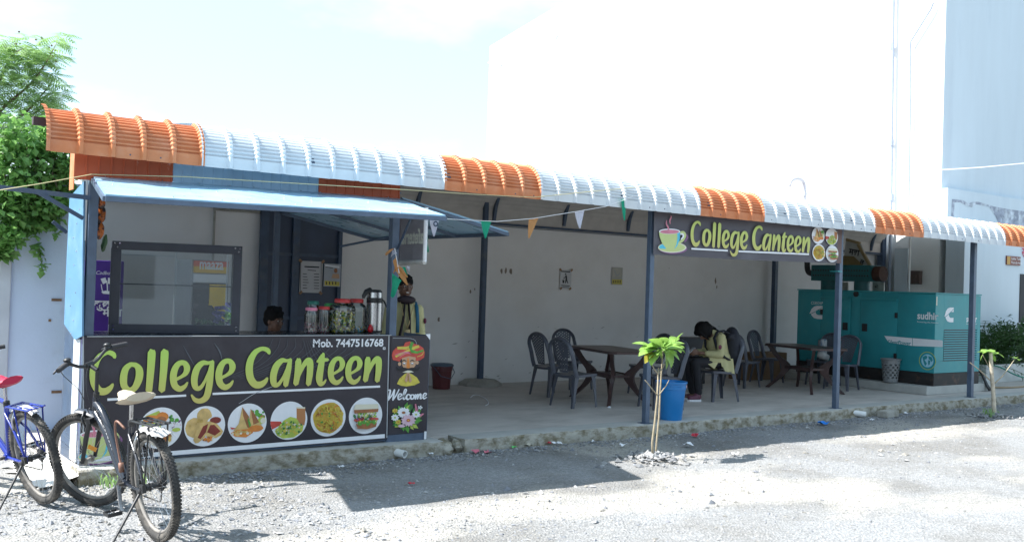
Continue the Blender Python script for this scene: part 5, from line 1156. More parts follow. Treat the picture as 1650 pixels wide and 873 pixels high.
# lettering and marks on the left side (y axis runs away from the camera, so text runs towards -y)
M_mw = K['wh']; sx = gx0 - .0015
def side(x, y, z=0): return (gx0 - .001 - z, x, y)
def pX(px, py): q = U(px, py, X=gx0); return q
q = pX(1478, 514); r_ = pX(1512, 514); text('sudhir', 1, M_mw, ge, (sx, q.y, q.z + .0), u=(0, -1, 0), width=q.y - r_.y, bold=.025, height=.12)
q = pX(1478, 518); text('Powering the Nation', 1, M_mw, ge, (sx, q.y, q.z - .02), u=(0, -1, 0), width=q.y - r_.y, height=.03)
q = pX(1307, 490); r_ = pX(1326, 490); text('CS35D5P', 1, M_mw, ge, (sx, q.y, q.z), u=(0, -1, 0), width=q.y - r_.y, height=.05)
def logo(f, par):
    p = Print(f, .0012, .0003)
    p.poly([(1, 0), (.6, 0), (.35, .06), (.15, .25), (.05, .5), (.15, .75), (.35, .94), (.6, 1), (1, 1), (1, .70), (.66, .70), (.52, .62), (.47, .5), (.52, .38), (.66, .30), (1, .30)], M_mw)
    p.line([(.02, .68, .02), (.5, .42, .02), (.98, .10, .02)], M_gen, 2, False); p.line([(.0, .6, .03), (.2, .5, .05), (.3, .45, .05)], M_mw, 2, False)
    p.build('emblem', par)
a = pX(1305, 492); c_ = pX(1325, 514); logo(lambda x, y, z: (gx0 - .001 - z, a.y + (c_.y - a.y) * x, a.z + (c_.z - a.z) * y), ge)
a2 = U(1522, 495, Y=gy0); c2_ = U(1536, 519, Y=gy0); logo(lambda x, y, z: (a2.x + (c2_.x - a2.x) * x, gy0 - .001 - z, a2.z + (c2_.z - a2.z) * y), ge)
q = U(1557, 516, Y=gy0); text('sudhir', 1, M_mw, ge, (q.x, gy0 - .002, q.z - .03), width=.33, height=.11, bold=.025); text('Powering the Nation', 1, M_mw, ge, (q.x, gy0 - .002, q.z - .075), width=.33, height=.03)
p = Print(lambda x, y, z: (gx0 - .001 - z,) + tuple(U(x, y, X=gx0))[1:], .0012, .0003)
p.poly([(1425, 540.8), (1470, 544.5), (1470, 557), (1432, 551.5)], M_mw); p.poly([(1470.8, 544.6), (1519, 548.2), (1519, 558.8), (1470.8, 557)], M_mw); p.build('stripe', ge)
a = pX(1430, 550); c_ = pX(1468, 554); text('SilentPower', 1, M_gen, ge, (sx - .0015, a.y, a.z - .035), u=(0, -1, 0), width=a.y - c_.y, height=.065, bold=.02, shear=.2)
cg = pX(1494.5, 581); p = Print(lambda x, y, z: (gx0 - .001 - z, cg.y - x * .145, cg.z + y * .145), .0012, .0003)
p.poly(circ(0, 0, 1, n=32), K['lim']); p.poly(circ(0, 0, .93, n=32), M_gen); p.poly(circ(0, 0, .74, n=32), K['blu']); p.poly(circ(0, 0, .70, n=32), mat('globe_pale', (.35, .62, .75), .5))
p.poly([(-.6, .35), (-.2, .6), (0, .45), (-.1, .2), (-.35, .1), (-.2, -.1), (-.05, -.3), (-.25, -.62), (-.4, -.3), (-.5, 0)], M_gen); p.poly([(.1, .55), (.5, .45), (.65, .1), (.45, -.1), (.35, .1), (.15, .2)], M_gen); p.poly([(.1, .1), (.35, .05), (.3, -.35), (.15, -.5), (.08, -.2)], M_gen); p.build('globe_picture', ge)
a = pX(1515, 478); b = MB(); b.bb(gx0 + .002, gx0 + .03, gy0 - .012, gy0 - .0105, a.z - .14, a.z); b.build('label_strip', K['crm'], ge)
b = MB(); b.tube([(gx1 + .0, gy0 + .1, .62), (gx1 + .16, gy0 + .05, .45), (gx1 + .22, gy0 - .02, .25), (gx1 + .2, gy0 - .1, .15)], .02, 8); b.tube([(gx1 + .0, gy0 + .1, .58), (gx1 + .12, gy0 + .02, .42), (gx1 + .17, gy0 - .05, .22), (gx1 + .16, gy0 - .1, .15)], .02, 8); b.build('cable', M_black, ge, smooth=True)
# silencer on top
my0, my1 = U(1402, 440, X=15.3).y, U(1307, 440, X=15.3).y; mz0, mz1 = 1.925, 2.213
si = thing('silencer', 'perforated green exhaust silencer box on top of the generator', 'silencer', (15.3, my0, gz1 + .012))
M_gs = mat('silencer_green', (0.01, 0.115, 0.125), 0.45, .15, 5)
b = MB(); b.bb(15.3, 15.62, my0, my1, mz0, mz1); b.build('casing', M_gs, si)
for row in (.34, .66):
    for k in range(22):
        y = my0 + .05 + k * (my1 - my0 - .1) / 21; b = MB() if (k == 0 and row == .34) else b
        z = mz0 + (mz1 - mz0) * row; b.cyl((15.2975, y, z), (15.3, y, z), .016, n=8)
b.build('hole', M_black, si, kind='stuff')
b = MB(); b.cyl((15.46, my0 - .01, mz0 + .14), (15.46, my0 - .16, mz0 + .14), .135, n=20); b.build('end_cap', mat('rust_dark', (.07, .03, .02), .8, .3, 9), si, smooth=40)
for (yy, r9) in ((my0 + .25, .14), (my1 - .3, .15)): b = MB(); b.cyl((15.44, yy, gz1 + .012), (15.44, yy, mz0), r9, n=16); b.build('support', M_gs, si, smooth=40)
b = MB(); b.tube(smoothpts([(15.46, my1, mz0 + .12), (15.46, my1 + .1, mz0 + .13), (15.46, my1 + .2, mz0 + .2), (15.46, my1 + .22, mz0 + .5)], 4), .055, 10); b.build('elbow', M_black, si, smooth=True)
b = MB(); q = U(1464, 476, X=15.9); r_ = U(1467, 381, X=15.9); b.cyl(q, (q.x, q.y, 2.72), .02, n=8); tag(b.build('thin_pipe', M_pvc, smooth=40), 'thin white pipe rising from the generator top to the roof edge', 'pipe')
# old sign boards leaning behind the silencer
M_yb = mat('board_yellow', (0.42, 0.30, 0.11), 0.6, .2, 6, col2=(.5, .48, .42), c2lo=.46, c2hi=.5, c2scale=2.2)
XB = 16.3
def XBp(px, py, dx=0): return U(px, py, X=XB + dx)
o = thing('old_signboard', 'old white and yellow Hindi signboard tipped behind the silencer', 'signboard', tuple(XBp(1380, 427)))
b = MB(); pl = [(1363, 386), (1386, 392), (1402, 428), (1358, 430)]
b.prism([tuple(XBp(x, y))[1:] for x, y in pl], lambda y, z: (XB, y, z), lambda y, z: (XB + .03, y, z)); b.build('board', mat('board_pale', (.46, .46, .43), .6, .1, 5), o)
b = MB(); b.prism([tuple(XBp(x, y))[1:] for x, y in [(1359, 412), (1376, 413), (1392, 428), (1357, 430)]], lambda y, z: (XB - .008, y, z), lambda y, z: (XB - .002, y, z)); b.build('yellow_paint', mat('board_ochre', (.26, .18, .07), .6, .15, 8), o)
b = MB(); b.bar(XBp(1364, 386), XBp(1386, 392), .05, .05); b.bar(XBp(1383, 394), XBp(1402, 428), .05, .05); b.build('frame', mat('board_frame', (.30, .22, .11), .6), o)
q = XBp(1367, 411, -.012); text('\u092e\u0939\u093e', 1, K['blk'], o, (XB - .012, q.y, q.z + .02), u=(0, -1, -.16), v=(0, -.16, 1), width=.24, bold=.03)
q = XBp(1385, 425, -.012); text('\u0932', 1, K['blk'], o, (XB - .012, q.y, q.z + .02), u=(0, -1, -.5), v=(0, -.3, 1), width=.09, bold=.03)
for (px0, py0, px1, py1, lb) in ((1357, 455, 1366, 468, 'yellow'), (1388, 455, 1399, 467, 'yellow'), (1406, 455, 1424, 468, 'pale')):
    a = U(px0, py0, X=16.1); c_ = U(px1, py1, X=16.1); b = MB(); b.bb(16.1, 16.13, c_.y, a.y, gz1 + .013, a.z + .01)
    tag(b.build('board_offcut', M_yb if lb == 'yellow' else mat('board_pale2', (.5, .5, .46), .7, .3, 9, col2=(.1, .07, .05), c2lo=.55, c2hi=.6, c2scale=14)), {1357: 'leftmost yellow board scrap under the silencer', 1388: 'middle yellow board scrap under the silencer', 1406: 'pale blotched board scrap right of the silencer'}[px0], 'board')
# planter, hoses
t = thing('planter', 'long white cement planter in front of the white building', 'planter', (18.6, 9.7, ZP)); b = MB(); b.bb(17.9, 24, 9.45, 9.53, ZP, .46, bev=.01); b.bb(17.9, 24, 10.42, 10.5, ZP, .46); b.bb(17.9, 17.98, 9.535, 10.415, ZP, .46); b.build('box', mat('planter_white', (.62, .63, .62), .8, .1, 4, col2=(.4, .4, .38), c2lo=.55, c2hi=.8), t); b = MB(); b.bb(17.985, 23.9, 9.535, 10.415, .3, .42); b.build('soil', mat('soil', (.09, .065, .045), .95, .3, 12), t)
b = MB(); P = [(16.6, 9.0, ZP + .02), (17.3, 8.7, ZP + .02), (18.2, 8.75, ZP + .02), (19.5, 9.0, ZP + .02), (21, 9.1, ZP + .02)]; b.tube(smoothpts(P, 5), .017, 6); tag(b.build('hose', mat('hose_tan', (.32, .23, .13), .5)), 'tan water hose lying along the floor by the planter', 'hose')
b = MB(); P = [(17.95, 9.44, .47), (18.3, 9.40, .42), (18.8, 9.3, .25), (19.5, 9.2, ZP + .03), (21, 9.2, ZP + .03)]; b.tube(smoothpts(P, 5), .014, 6); tag(b.build('hose', mat('hose_green', (.01, .22, .16), .45)), 'green water hose hanging over the planter edge', 'hose')

# ================================================================ PLANTS
def leaf_mesh(L_, W2, m, fold=.25, droop=.3, name='leaf'):
    b = MB(); n = 6; vs = []
    for i in range(n + 1):
        t_ = i / n; w_ = W2 * math.sin(PI * min(1, t_ ** .8)) ** .8 + .001; z = -droop * L_ * t_ ** 2
        vs += [(L_ * t_, -w_, z + fold * w_), (L_ * t_, 0, z), (L_ * t_, w_, z + fold * w_)]
    b.add(vs, [(i * 3 + k, (i + 1) * 3 + k, (i + 1) * 3 + k + 1, i * 3 + k + 1) for i in range(n) for k in (0, 1)])
    return b
M_sl = mat('sapling_leaf', (0.27, 0.46, 0.10), 0.35, 0.25, 12, trans=0.35, col2=(.42, .45, .10), c2lo=.62, c2hi=.75, c2scale=9)
M_sy = mat('sapling_leaf_yellow', (0.42, 0.38, 0.05), 0.45, 0.3, 14, trans=0.45)
M_stem = mat('sapling_stem', (0.34, 0.29, 0.20), 0.8, .2, 20); M_stemg = mat('sapling_stem_green', (.22, .27, .10), .7, .2, 20)
LM = {}
def leafobj(parent, base, az, el, L_, roll=0, yellow=False, W_=None):
    key = 'y' if yellow else 'g'
    if key not in LM:
        o = leaf_mesh(1, .20, None).build('leaf', M_sy if yellow else M_sl, None, smooth=True); LM[key] = o.data; bpy.data.objects.remove(o)
    o = bpy.data.objects.new('leaf', LM[key]); COL.objects.link(o); o.parent = parent
    base = WINV[parent] @ Vector(base); o.location = base; o.rotation_euler = Euler((roll, -el, az)); o.scale = (L_, L_ * (W_ or 1), L_); return o
s1 = U(1053, 741, Z=0); sy_ = s1.y
def SP(px, py, dy=0): return U(px, py, Y=sy_ + dy)
sp_ = thing('sapling', 'young two stemmed sapling with big glossy green leaves in front of the blue bucket', 'sapling', (s1.x, s1.y, 0))
b = MB(); b.tube([SP(1052, 742), SP(1051, 712), SP(1055, 680), SP(1059, 640), SP(1061, 592)], [.012, .011, .010, .009, .007], 8); b.tube([SP(1056, 742, .02), SP(1058, 712, .02), SP(1062, 670, .02), SP(1064, 625, .02), SP(1067, 580, .02), SP(1068, 565, .02)], [.010, .009, .009, .008, .006, .004], 8); b.build('stem', M_stem, sp_, smooth=True)
b = MB()
for P in ([(1059, 636), (1052, 628), (1046, 620), (1039, 612)], [(1062, 636), (1068, 628), (1074, 620), (1078, 612)], [(1061, 603), (1055, 596), (1051, 588)], [(1062, 600), (1068, 592), (1071, 586)]):
    b.tube([SP(*p_) for p_ in P], [.006, .005, .005, .003], 6)
b.build('twig', M_stem, sp_, smooth=True)
r = random.Random(11)
top = SP(1066, 566)
# leaves placed by outline: (tip px,py),(base px,py), width factor, yellow
LV = [((1018, 551), (1052, 560), 1, 0), ((1028, 563), (1054, 556), 1, 0), ((1042, 543), (1064, 556), 1, 0), ((1063, 541), (1074, 553), 1.0, 0), ((1090, 543), (1072, 554), .9, 0), ((1101, 534), (1088, 552), .9, 0), ((1097, 542), (1080, 552), .8, 0), ((1106, 552), (1082, 556), 1.1, 0), ((1106, 568), (1084, 556), .9, 0), ((1100, 566), (1080, 560), 1, 0), ((1096, 581), (1080, 566), .8, 0),
      ((1030, 572), (1052, 563), 1, 0), ((1034, 567), (1056, 562), 1, 0), ((1041, 586), (1050, 566), 1.2, 1), ((1047, 588), (1060, 566), 1.1, 0), ((1083, 594), (1076, 564), 1.2, 0), ((1075, 596), (1072, 568), .9, 0), ((1058, 575), (1066, 562), 1.2, 0), ((1068, 578), (1060, 560), 1, 0), ((1045, 556), (1070, 562), 1.1, 0), ((1088, 575), (1070, 558), 1, 0), ((1056, 553), (1075, 566), 1.0, 0), ((1075, 545), (1068, 566), .9, 0), ((1040, 575), (1066, 568), .9, 0), ((1094, 560), (1068, 562), 1, 0)]
for k in range(34):
    a = r.uniform(0, 6.28); q = r.uniform(16, 36); LV.append(((1066 + q * math.cos(a) * 1.05, 560 + q * math.sin(a) * .55), (1066 + 8 * math.cos(a), 562 + 4 * math.sin(a)), 1.0, 0))
for (tp, bp_, wf_, ye) in LV:
    dy = r.uniform(-.09, .09); B_ = SP(bp_[0], bp_[1], dy * .4); T_ = SP(tp[0], tp[1], dy * 1.6); d = T_ - B_; L_ = d.length * .92
    leafobj(sp_, B_, math.atan2(d.y, d.x), math.atan2(d.z, math.hypot(d.x, d.y)) + .22, L_, r.uniform(-.5, .5), bool(ye), 1.15 * wf_)
s2 = U(1602, 672, Z=0)
def S2(px, py, dy=0): return U(px, py, Y=s2.y + dy)
sp2 = thing('cut_sapling', 'stout pale cut stem with a few sprouting leaves at the right edge', 'sapling', (s2.x, s2.y, 0))
b = MB(); b.tube([S2(1602, 673), S2(1601, 640), S2(1598, 600), S2(1596, 567)], [.032, .028, .026, .024], 12); b.build('stem', mat('stem_pale', (.50, .45, .36), .85, .2, 20, bump=.4, col2=(.3, .25, .18), c2lo=.55, c2hi=.7, c2scale=14), sp2, smooth=60)
b = MB(); b.tube([S2(1596, 613), S2(1588, 605), S2(1577, 595), S2(1563, 584)], [.009, .008, .007, .004], 6); b.tube([S2(1602, 618), S2(1615, 606), S2(1627, 590), S2(1636, 577)], [.009, .008, .007, .004], 6); b.tube([S2(1594, 592), S2(1588, 580), S2(1583, 571)], [.006, .005, .004], 6); b.build('twig', M_stem, sp2, smooth=True)
for (tp, bp_) in (((1572, 566), (1586, 568)), ((1578, 583), (1585, 570)), ((1592, 560), (1584, 569)), ((1606, 562), (1594, 568)), ((1622, 576), (1602, 568)), ((1610, 569), (1598, 570)), ((1604, 583), (1598, 572)), ((1626, 573), (1636, 578)), ((1645, 580), (1636, 577)), ((1642, 574), (1635, 578)), ((1612, 566), (1600, 572)), ((1590, 564), (1598, 568))):
    B_ = S2(*bp_); T_ = S2(tp[0], tp[1], r.uniform(-.1, .1)); d = T_ - B_; leafobj(sp2, B_, math.atan2(d.y, d.x), math.atan2(d.z, math.hypot(d.x, d.y)) + .2, d.length * .85, r.uniform(-.5, .5), False, 1.3)
# tufts of weeds
def tuft(x, y, h, n, lab, m=None, spread=.08):
    b = MB()
    for i in range(n):
        a = r.uniform(0, 6.28); l = h * r.uniform(.5, 1.1); ca, sa = math.cos(a), math.sin(a); x0 = x + r.uniform(-spread, spread); y0 = y + r.uniform(-spread, spread); w_ = .004 + .004 * r.random()
        b.add([(x0 - sa * w_, y0 + ca * w_, 0), (x0 + sa * w_, y0 - ca * w_, 0), (x0 + ca * l * .3 + sa * w_, y0 + sa * l * .3 - ca * w_, l * .7), (x0 + ca * l * .3 - sa * w_, y0 + sa * l * .3 + ca * w_, l * .7), (x0 + ca * l * .65, y0 + sa * l * .65, l)], [(0, 1, 2, 3), (3, 2, 4)])
    return tag(b.build('weed', m or M_leafp), lab, 'weed')
tuft(13.72, 7.2, .14, 24, 'thin weed tuft left of the cut stem'); tuft(13.98, 7.26, .12, 26, 'thin weed tuft right of the cut stem'); tuft(2.1, 7.9, .12, 60, 'weeds at the platform corner between the bicycles', spread=.16)
def leafcloud(b, centers, n, size, asp, rr, mi=0, updir=0.0):
    for i in range(n):
        c, rad = centers[rr.randrange(len(centers))]; d = Vector((rr.gauss(0, 1), rr.gauss(0, 1), rr.gauss(0, 1))); d = d.normalized() * rad * rr.random() ** .45
        p = Vector(c) + Vector((d.x, d.y, d.z * .85)); a = Euler((rr.uniform(-.9, .9), rr.uniform(-.9, .9) + .3, rr.uniform(0, 6.28))).to_matrix(); s_ = size * rr.uniform(.6, 1.3); w_ = s_ * asp
        b.add([p, p + a @ Vector((s_ * .5, w_, .08 * s_)), p + a @ Vector((s_, 0, -.1 * s_)), p + a @ Vector((s_ * .5, -w_, .08 * s_))], [(0, 1, 2, 3)], mi)
# palms / bushes in the planter
def fern(x, y, z, n, L_, lab, m, seed):
    rr = random.Random(seed); t = thing('planter_plant', lab, 'plant', (x, y, z), group=None); b = MB(); bs = MB()
    for k in range(n):
        az = rr.uniform(0, 6.28); el = rr.uniform(.25, 1.35); P = []; l = L_ * rr.uniform(.6, 1.05)
        for i in range(9):
            s_ = i / 8; e_ = el - 1.0 * s_; P.append(Vector((x + jit(.05), y + jit(.05), z)) if i == 0 else P[-1] + Vector((math.cos(az) * math.cos(e_), math.sin(az) * math.cos(e_), math.sin(e_))) * l / 8)
        bs.tube(P, .005, 4)
        for i in range(2, 9):
            d = (P[i] - P[i - 1]).normalized(); sd_v = Vector((-math.sin(az), math.cos(az), 0))
            for s_ in (-1, 1):
                ll = .14 * l * (1.3 - abs(i / 8 - .5)); tip = P[i] + (d * .6 + sd_v * s_).normalized() * ll * 1.3 + Vector((0, 0, -.04 * ll * 5)); w_ = d * .014
                b.add([P[i] - w_, P[i] + w_, tip], [(0, 1, 2)])
    leafcloud(b, [((x + rr.uniform(-.35, .35), y + rr.uniform(-.2, .2), z + rr.uniform(.15, .8)), .26) for _ in range(10)], 1100, .10, .18, rr)
    b.build('leaves', m, t, kind='stuff'); bs.build('stalks', m, t, kind='stuff')
fern(18.45, 9.85, .42, 44, 1.5, 'dark feathery bush at the left end of the white planter', M_leafd, 1)
fern(19.4, 9.9, .42, 40, 1.4, 'dark feathery bush in the middle of the white planter', M_leafd, 2)
fern(20.6, 9.9, .42, 30, 1.0, 'feathery plant at the right edge in the white planter', M_leafd, 3)

rr = random.Random(21)
# creeper spilling over the left wall
cr_ = thing('creeper', 'dense broad leaved creeper spilling over the pale wall at left', 'creeper', (1.7, 10.1, 0))
b = MB(); cen = []
outl = [(10, 250, .22), (45, 240, .22), (85, 250, .18), (105, 275, .12), (20, 290, .25), (60, 290, .25), (100, 300, .14), (30, 330, .2), (70, 330, .16), (8, 350, .2), (15, 380, .12), (95, 325, .1), (50, 360, .1), (5, 405, .08), (75, 355, .08), (110, 265, .08), (40, 265, .25), (0, 320, .25), (-40, 300, .3), (-40, 350, .25), (68, 215, .2), (100, 230, .12), (20, 215, .25)]
for (px, py, rd) in outl: cen.append((tuple(U(px, py, Y=10.0 + rr.uniform(-.05, .25))), rd))
leafcloud(b, cen, 4200, .078, .36, rr, 0)
for (pl) in ([(90, 340), (95, 352), (92, 365), (88, 378)], [(62, 400), (64, 415), (67, 425), (70, 435)], [(55, 380), (60, 395), (62, 410)], [(75, 360), (80, 372)]):
    for (px, py) in pl:
        for k in range(3): cen2 = [(tuple(U(px, py, Y=10.08)), .035)]; leafcloud(b, cen2, 2, .08, .38, rr, 0)
b.v = b.v; b.build('leaves', [M_leaf], cr_, kind='stuff')
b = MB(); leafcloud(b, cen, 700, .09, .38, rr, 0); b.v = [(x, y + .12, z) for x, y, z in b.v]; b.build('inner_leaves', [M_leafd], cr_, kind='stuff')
b = MB()
for k in range(9):
    px = rr.uniform(0, 100); b.tube([U(px, 230, Y=10.15), U(px + rr.uniform(-12, 12), 280, Y=10.05), U(px + rr.uniform(-14, 14), 330 + rr.uniform(-20, 30), Y=10.1)], .006, 5)
b.tube([U(62, 400, Y=10.1), U(66, 420, Y=10.1), U(70, 440, Y=10.1)], .003, 5)
b.build('vine_stem', M_bark, cr_)
# feathery tree behind it
tr = thing('acacia_tree', 'pale feathery leaved tree rising behind the creeper at the left edge', 'tree', (1.2, 12.6, 0))
YT = 12.6
def T_(px, py, dy=0): return U(px, py, Y=YT + dy)
b = MB(); base = Vector((1.2, YT, 0)); b.tube([base, Vector((1.3, YT, 1.5)), T_(-30, 260), T_(-10, 190)], [.12, .1, .08, .05], 10)
br = [[(-10, 190), (15, 165), (50, 135), (75, 100), (92, 68)], [(-10, 190), (0, 130), (20, 90), (45, 75)], [(-20, 220), (20, 205), (60, 180), (85, 165)], [(-20, 240), (30, 240), (70, 225), (95, 200)], [(-30, 200), (-60, 120), (-70, 60)], [(-10, 190), (30, 190), (70, 150), (85, 130)]]
for P in br: b.tube(smoothpts([T_(x, y, rr.uniform(-.3, .3)) for x, y in P], 4), list(np.linspace(.02, .004, 4 * (len(P) - 1) + 1)), 6)
b.build('trunk', M_bark, tr, smooth=True)
def frond(b, p, az, l, droop):
    d = Vector((math.cos(az), math.sin(az), .1)); side_ = Vector((-math.sin(az), math.cos(az), 0)); n = 8; q = Vector(p)
    for i in range(n):
        d2 = (d + Vector((0, 0, -droop * i / n))).normalized(); q = q + d2 * l / n; ll = l * .36 * math.sin(PI * (i + 1.2) / (n + 1.5))
        for s_ in (-1, 1):
            tip = q + (side_ * s_ + d2 * .5).normalized() * ll + Vector((0, 0, -ll * .25)); w_ = d2 * l * .042; b.add([q - w_, q + w_, tip + w_ * .5, tip - w_ * .4], [(0, 1, 2, 3)])
b = MB(); n_ = 0
clumps = [(10, 75, 16), (45, 72, 16), (70, 85, 15), (90, 62, 10), (85, 95, 12), (60, 110, 18), (25, 110, 24), (0, 95, 24), (80, 125, 14), (50, 140, 20), (15, 145, 26), (-15, 120, 30), (75, 160, 14), (45, 175, 18), (10, 185, 26), (88, 170, 8), (-30, 160, 30), (60, 200, 18), (90, 205, 9), (30, 215, 20), (-5, 225, 26), (80, 232, 12), (-40, 90, 30), (-30, 220, 30), (98, 150, 6), (50, 90, 12)]
for (px, py, rd) in clumps:
    for k in range(int(12 + rd * 1.3)):
        a = rr.random() * 6.28; q = rd * math.sqrt(rr.random()); frond(b, T_(px + q * math.cos(a), py + q * math.sin(a), rr.uniform(-.45, .45)), rr.uniform(0, 6.28), rr.uniform(.13, .27), rr.uniform(.2, 1.6))
b.build('crown', [M_leafp], tr, kind='stuff')
b = MB()
for k in range(16): b.sph(T_(60 + jit(35), 75 + jit(25)), .013, 6, 4)
b.build('seed_pods', mat('pods', (.16, .08, .05), .8), tr, kind='stuff')
# second dark mass of foliage left of and behind the wall
tb2 = thing('bush', 'dark green bushes growing behind the pale wall at the far left', 'bush', (0.9, 12.0, 0)); b = MB()
cen = [((x, 12.1 + rr.uniform(-.4, .6), z), .42) for x in np.arange(-.8, 1.6, .36) for z in (.5, 1.1, 1.8, 2.35)]
leafcloud(b, cen, 5200, .10, .36, rr); b.build('foliage', [M_leafd], tb2, kind='stuff')
b = MB()
for x in (-.3, .5, 1.2): b.tube([(x, 12.2, 0), (x + .1, 12.2, 1.2), (x, 12.3, 2.2)], [.04, .03, .01], 6)
b.build('trunk', M_bark, tb2)
# ================================================================ PEOPLE
def cap(b, p0, p1, r0, r1=None, n=12, k=None):
    r1 = r0 if r1 is None else r1; p0 = Vector(p0); p1 = Vector(p1); m = k or 3
    for i in range(m + 1): b.sph(p0.lerp(p1, i / m), r0 + (r1 - r0) * i / m, n, 8)
    b.tube([p0, p1], [r0, r1], n)
def fuse(o, vox, sm=3):
    m = o.modifiers.new('fuse', 'REMESH'); m.mode = 'VOXEL'; m.voxel_size = vox; m.use_smooth_shade = True
    s = o.modifiers.new('soften', 'SMOOTH'); s.iterations = sm; s.factor = .5; return o
def hand(b, w, d, up, side, curl=.5, L_=.175):
    """w wrist, d hand direction, up back-of-hand normal, side = towards thumb"""
    w = Vector(w); d = Vector(d).normalized(); up = Vector(up).normalized(); s = Vector(side).normalized()
    R = Matrix((d, s, up)).transposed(); b.sph(w + d * .05, (.052, .038, .016), 12, 8, R); cap(b, w - d * .02, w + d * .02, .024, .026)
    for i, (o_, l) in enumerate(((.028, .072), (.010, .082), (-.010, .075), (-.028, .058))):
        p = w + d * .088 + s * o_; dd = d
        for k in range(3):
            dd = (dd - up * curl * (.35 + .1 * i)).normalized(); q = p + dd * l / 3 * (1.15 - .1 * k); cap(b, p, q, .0095 - .001 * k, .0088 - .001 * k, 8, 2); p = q
    p = w + d * .035 + s * .03; q = p + (d * .6 + s * .8).normalized() * .035; cap(b, p, q, .012, .010, 8, 2); cap(b, q, q + (d + s * .1 - up * .3).normalized() * .035, .010, .008, 8, 2)
def head(b, c, f, up, s=1.0):
    """skull with face; c centre, f facing"""
    c = Vector(c); f = Vector(f).normalized(); up = Vector(up).normalized(); l = up.cross(f).normalized(); up = f.cross(l).normalized(); R = Matrix((f, l, up)).transposed()
    P = lambda a, bb, cc: c + R @ Vector((a, bb, cc)) * s
    b.sph(P(-.012, 0, .025), (.095 * s, .074 * s, .088 * s), 18, 12, R); b.sph(P(.028, 0, -.03), (.062 * s, .058 * s, .078 * s), 16, 10, R); b.sph(P(.062, 0, -.088), (.022 * s, .024 * s, .018 * s), 10, 8, R)
    for sg in (-1, 1):
        b.sph(P(.058, sg * .036, -.022), (.026 * s, .022 * s, .024 * s), 10, 8, R); b.sph(P(-.005, sg * .074, -.008), (.018 * s, .009 * s, .028 * s), 10, 8, R); b.sph(P(.074, sg * .028, .026), (.014 * s, .024 * s, .008 * s), 10, 6, R)
        b.sph(P(.0, sg * .05, -.06), (.035 * s, .018 * s, .03 * s), 10, 8, R)
    b.tube([P(.086, 0, .018), P(.098, 0, -.005), P(.108, 0, -.024)], [.008 * s, .010 * s, .014 * s], 8); b.sph(P(.098, 0, -.026), (.014 * s, .018 * s, .010 * s), 10, 8, R)
    b.sph(P(.084, 0, -.050), (.012 * s, .026 * s, .006 * s), 10, 6, R); b.sph(P(.080, 0, -.062), (.013 * s, .022 * s, .007 * s), 10, 6, R)
    return P, R
M_skin = mat('skin_dark', (0.14, 0.072, 0.048), 0.5, .1, 9); M_skin2 = mat('skin_brown', (0.19, 0.10, 0.065), 0.5, .1, 9)
M_hair = mat('hair', (0.006, 0.0055, 0.006), 0.7, .3, 60, spec=0.15); M_eye = mat('eye_white', (.6, .58, .55), .3, .02); M_shirt = mat('shirt_yellow', (0.52, 0.48, 0.25), 0.8, .08, 12, bump=.4, bscale=16); M_trs = mat('trousers_dark', (0.015, 0.015, 0.02), 0.8, .2, 12)
M_shoe = mat('shoe_maroon', (0.14, 0.045, 0.075), .6, .15, 14); M_scarf = mat('scarf_dark', (0.022, 0.012, 0.016), .75, .2, 14)
def eyes(P, par, R, s=1.0, smile=False):
    b = MB()
    for sg in (-1, 1): b.sph(P(.079, sg * .029, .008), (.008 * s, .013 * s, .0065 * s), 10, 6, R)
    b.build('eye_white', M_eye, par, smooth=True); b = MB()
    for sg in (-1, 1): b.sph(P(.0855, sg * .029, .008), (.004 * s, .006 * s, .006 * s), 8, 6, R); b.sph(P(.083, sg * .029, .034), (.006 * s, .022 * s, .004 * s), 8, 4, R)
    b.sph(P(.0935, 0, -.056), (.004 * s, .017 * s, .002 * s), 8, 4, R)
    b.build('eye', M_hair, par, smooth=True)
    if smile: b = MB(); b.sph(P(.093, 0, -.0555), (.005 * s, .018 * s, .005 * s), 10, 6, R); b.build('teeth', M_eye, par, smooth=True)
def local_person(label, loc, az):
    t = thing('person', label, 'person', loc, (0, 0, az)); M = Matrix.Translation(loc) @ Matrix.Rotation(az, 4, 'Z'); return t, M
def fin(b, M, name, m, par, vox=None, sm=3, smooth=True, **k):
    b.xf(M); o = b.build(name, m, par, smooth=smooth, **k)
    if vox: fuse(o, vox, sm)
    return o
# ---- girl on the chair
FA = math.radians(163)
t, M = local_person('person sitting bent forward in pale yellow tunic and dark trousers wearing a black backpack', (10.56, 9.42, ZP), FA)
b = MB(); P, R = head(b, (.25, 0, .965), (.45, .10, -.9), (.9, 0, .45), 1.02)
cap(b, (.10, 0, .91), (.19, 0, .95), .048, .045); b.sph((.02, 0, .80), (.11, .16, .17), 14, 10); b.sph((-.02, 0, .58), (.13, .16, .12), 14, 10); cap(b, (-.02, 0, .58), (.03, 0, .86), .12, .12)
for s_ in (-1, 1):
    cap(b, (.06, s_ * .15, .885), (.10, s_ * .21, .66), .046, .038); cap(b, (.10, s_ * .21, .66), (.31, s_ * .09, .665), .036, .025)
    hand(b, (.32, s_ * .085, .668), (1, -s_ * .45, .05), (0.1, s_ * .5, .8), (0.3, -s_ * .2, .6), .6)
    cap(b, (0, s_ * .09, .53), (.42, s_ * .10, .535), .078, .058); cap(b, (.42, s_ * .10, .535), (.34, s_ * .09, .10), .055, .036); cap(b, (.34, s_ * .09, .06), (.47, s_ * .10, .035), .034, .028)
body = fin(b, M, 'body', M_skin2, t, .0065)
b = MB(); P2 = lambda a, bb, cc: M @ P(a, bb, cc)
eb = [MB(), MB()]
